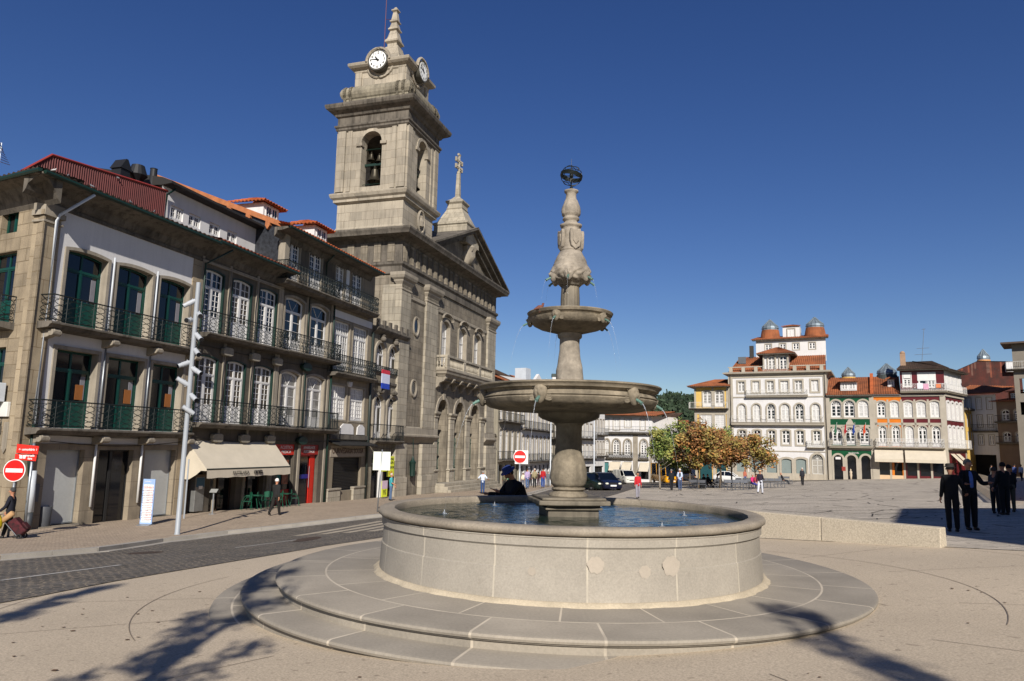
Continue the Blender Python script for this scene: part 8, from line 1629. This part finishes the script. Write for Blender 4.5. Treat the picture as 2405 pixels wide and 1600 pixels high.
# brass hand rail strip and slotted drain on the right of the square
BRS = mat('polished_brass', rgb('#dca23a'), .35, .25, 4, 12, .1, metal=.0)
a_, c_ = gpt(2337, 1184).xy, gpt(2262, 1126).xy; d_ = c_-a_; o = empty('brass_rail', (a_.x, a_.y, gz(a_.x, a_.y)), 0, 'long gleaming brass coloured rail running back behind the shaded group', 'rail')
b = MB(); nn_ = Vector((d_.y, -d_.x)).normalized()
for k in range(40):
    p_, q_ = a_+d_*k/40, a_+d_*(k+.9)/40
    for (o0, z0, o1, z1) in ((0, .0, .25, .3), (.25, .33, .5, .62), (.5, .65, .62, .95)):
        v4 = [(p_+nn_*o0, z0), (q_+nn_*o0, z0), (q_+nn_*o1, z1), (p_+nn_*o1, z1)]; b.poly([(v.x-a_.x, v.y-a_.y, gz(v.x, v.y)-gz(a_.x, a_.y)+z) for v, z in v4])
b.build('rail_panel', BRS, o)
b = MB(); 
for off in (-1.0, -1.35): strip(b, a_+nn_*off+(-d_*.02), c_+nn_*off, .14, .018)
tag(b.build('drain_slots', plain('drain_dark', '#3a3733', .8), fixn=False), kind='structure')
# manhole and rust stain on the road
b = MB(); p_ = gpt(342, 1300); b.poly([(p_.x+.42*cos(2*pi*k/24), p_.y+.42*sin(2*pi*k/24), gz(p_.x+.42*cos(2*pi*k/24), p_.y+.42*sin(2*pi*k/24))+.02) for k in range(24)]); p_ = gpt(722, 1268); b.poly([(p_.x+.35*cos(2*pi*k/24), p_.y+1.0*sin(2*pi*k/24), gz(p_.x+.35*cos(2*pi*k/24), p_.y+1.0*sin(2*pi*k/24))+.02) for k in range(24)]); tag(b.build('manhole_covers', mat('rusty_iron', rgb('#4a3a30'), .8, .2, 3, 20, .2), fixn=False), kind='structure')
# pigeons on the eaves and the bowl
PGM = mat('pigeon_grey', rgb('#6f7076'), .8, .3, 8, 30, 0); PGW = mat('pigeon_white', rgb('#c4c0bc'), .8, .2, 8, 30, 0); PGB = mat('pigeon_brown', rgb('#6e4336'), .8, .2, 8, 30, 0)
def pigeon(x, y, z, rz, label, m):
    o = empty('pigeon', (x, y, z), radians(rz), label, 'pigeon', 'pigeons'); b = MB(); b.tube([(-.17, 0, .06), (-.1, 0, .09), (-.02, 0, .12), (.06, 0, .14), (.09, 0, .19), (.1, 0, .235), (.125, 0, .25)], [.012, .035, .062, .058, .032, .03, .012], 10); b.build('body', m, o, smooth=True); o.scale = (.62, .62, .62); b = MB(); b.tube([(.125, 0, .248), (.15, 0, .24)], [.008, .002], 5); b.tube([(.0, .02, .08), (.0, .02, 0)], .006, 4); b.tube([(.0, -.02, .08), (.0, -.02, 0)], .006, 4); b.build('beak_and_feet', plain('pigeon_feet', '#8a4f42', .7), o)
for i, (u, y_, z_, lab, m) in enumerate(((-2.3, -.9, 11.62, 'white pigeon at the corner tip of the roof', PGW), (-1.6, -.8, 11.68, 'pigeon right beside the white one on the roof corner', PGM), (-.4, -.7, 11.7, 'pigeon third from the roof corner', PGM), (1.6, -.7, 11.7, 'grey pigeon on the tiles left of the middle of the eave', PGM), (2.9, -.7, 11.7, 'pigeon near the middle of the corner house eave', PGM), (3.9, -.7, 11.7, 'pigeon pair mate farther along the eave', PGM), (7.4, -.4, 11.8, 'pigeon by the white rear wall on the tiles', PGM), (3.2, 1.8, 13.6, 'pigeon on the red ridge cap', PGM))):
    a = radians(90-AZ); pigeon(P0[0]+u*cos(a)-y_*sin(a), P0[1]+u*sin(a)+y_*cos(a), z_, 40+i*70, lab, m)
pg = pigeon(FX-.52, FY-.44, 3.98, 30, 'brown pigeon on the rim of the upper fountain bowl', PGB)

# every loose block of these parts becomes a part of its own
def split_part(o, nm):
    me = o.data; n = len(me.vertices); par = list(range(n))
    def f(i):
        while par[i] != i: par[i] = par[par[i]]; i = par[i]
        return i
    for p in me.polygons:
        v = p.vertices; r0 = f(v[0])
        for k in v[1:]: par[f(k)] = r0
    g = {}
    for p in me.polygons: g.setdefault(f(p.vertices[0]), []).append(tuple(p.vertices))
    if len(g) < 2: return
    mats = list(me.materials)
    for fs in g.values():
        ids = sorted({i for q in fs for i in q}); mp_ = {a: k for k, a in enumerate(ids)}; m2 = bpy.data.meshes.new(nm); m2.from_pydata([tuple(me.vertices[i].co) for i in ids], [], [tuple(mp_[i] for i in q) for q in fs])
        for q in mats: m2.materials.append(q)
        c = bpy.data.objects.new(nm, m2); COL.objects.link(c); c.parent = o.parent; c.matrix_local = o.matrix_local.copy()
        for md in o.modifiers:
            if md.type == 'BEVEL': b2_ = c.modifiers.new('b', 'BEVEL'); b2_.width = md.width; b2_.segments = 2; b2_.limit_method = 'ANGLE'
    bpy.data.objects.remove(o)
REN = {'cable': 'cable', 'pilaster': 'pilaster', 'corbels': 'corbel', 'battlement': 'battlement', 'pedestal_moulding': 'moulding', 'balusters': 'baluster', 'belfry_pilasters': 'belfry_pilaster', 'string_course': 'string_course', 'stone_bands': 'stone_band', 'dormer_pilasters': 'dormer_pilaster', 'bell_beam': 'bell_beam', 'church_steps': 'church_step', 'side_wall_frame': 'frame'}
for o in list(COL.objects):
    k = o.name.split('.')[0]
    if k in REN and o.type == 'MESH' and o.parent and not o.children: split_part(o, REN[k])
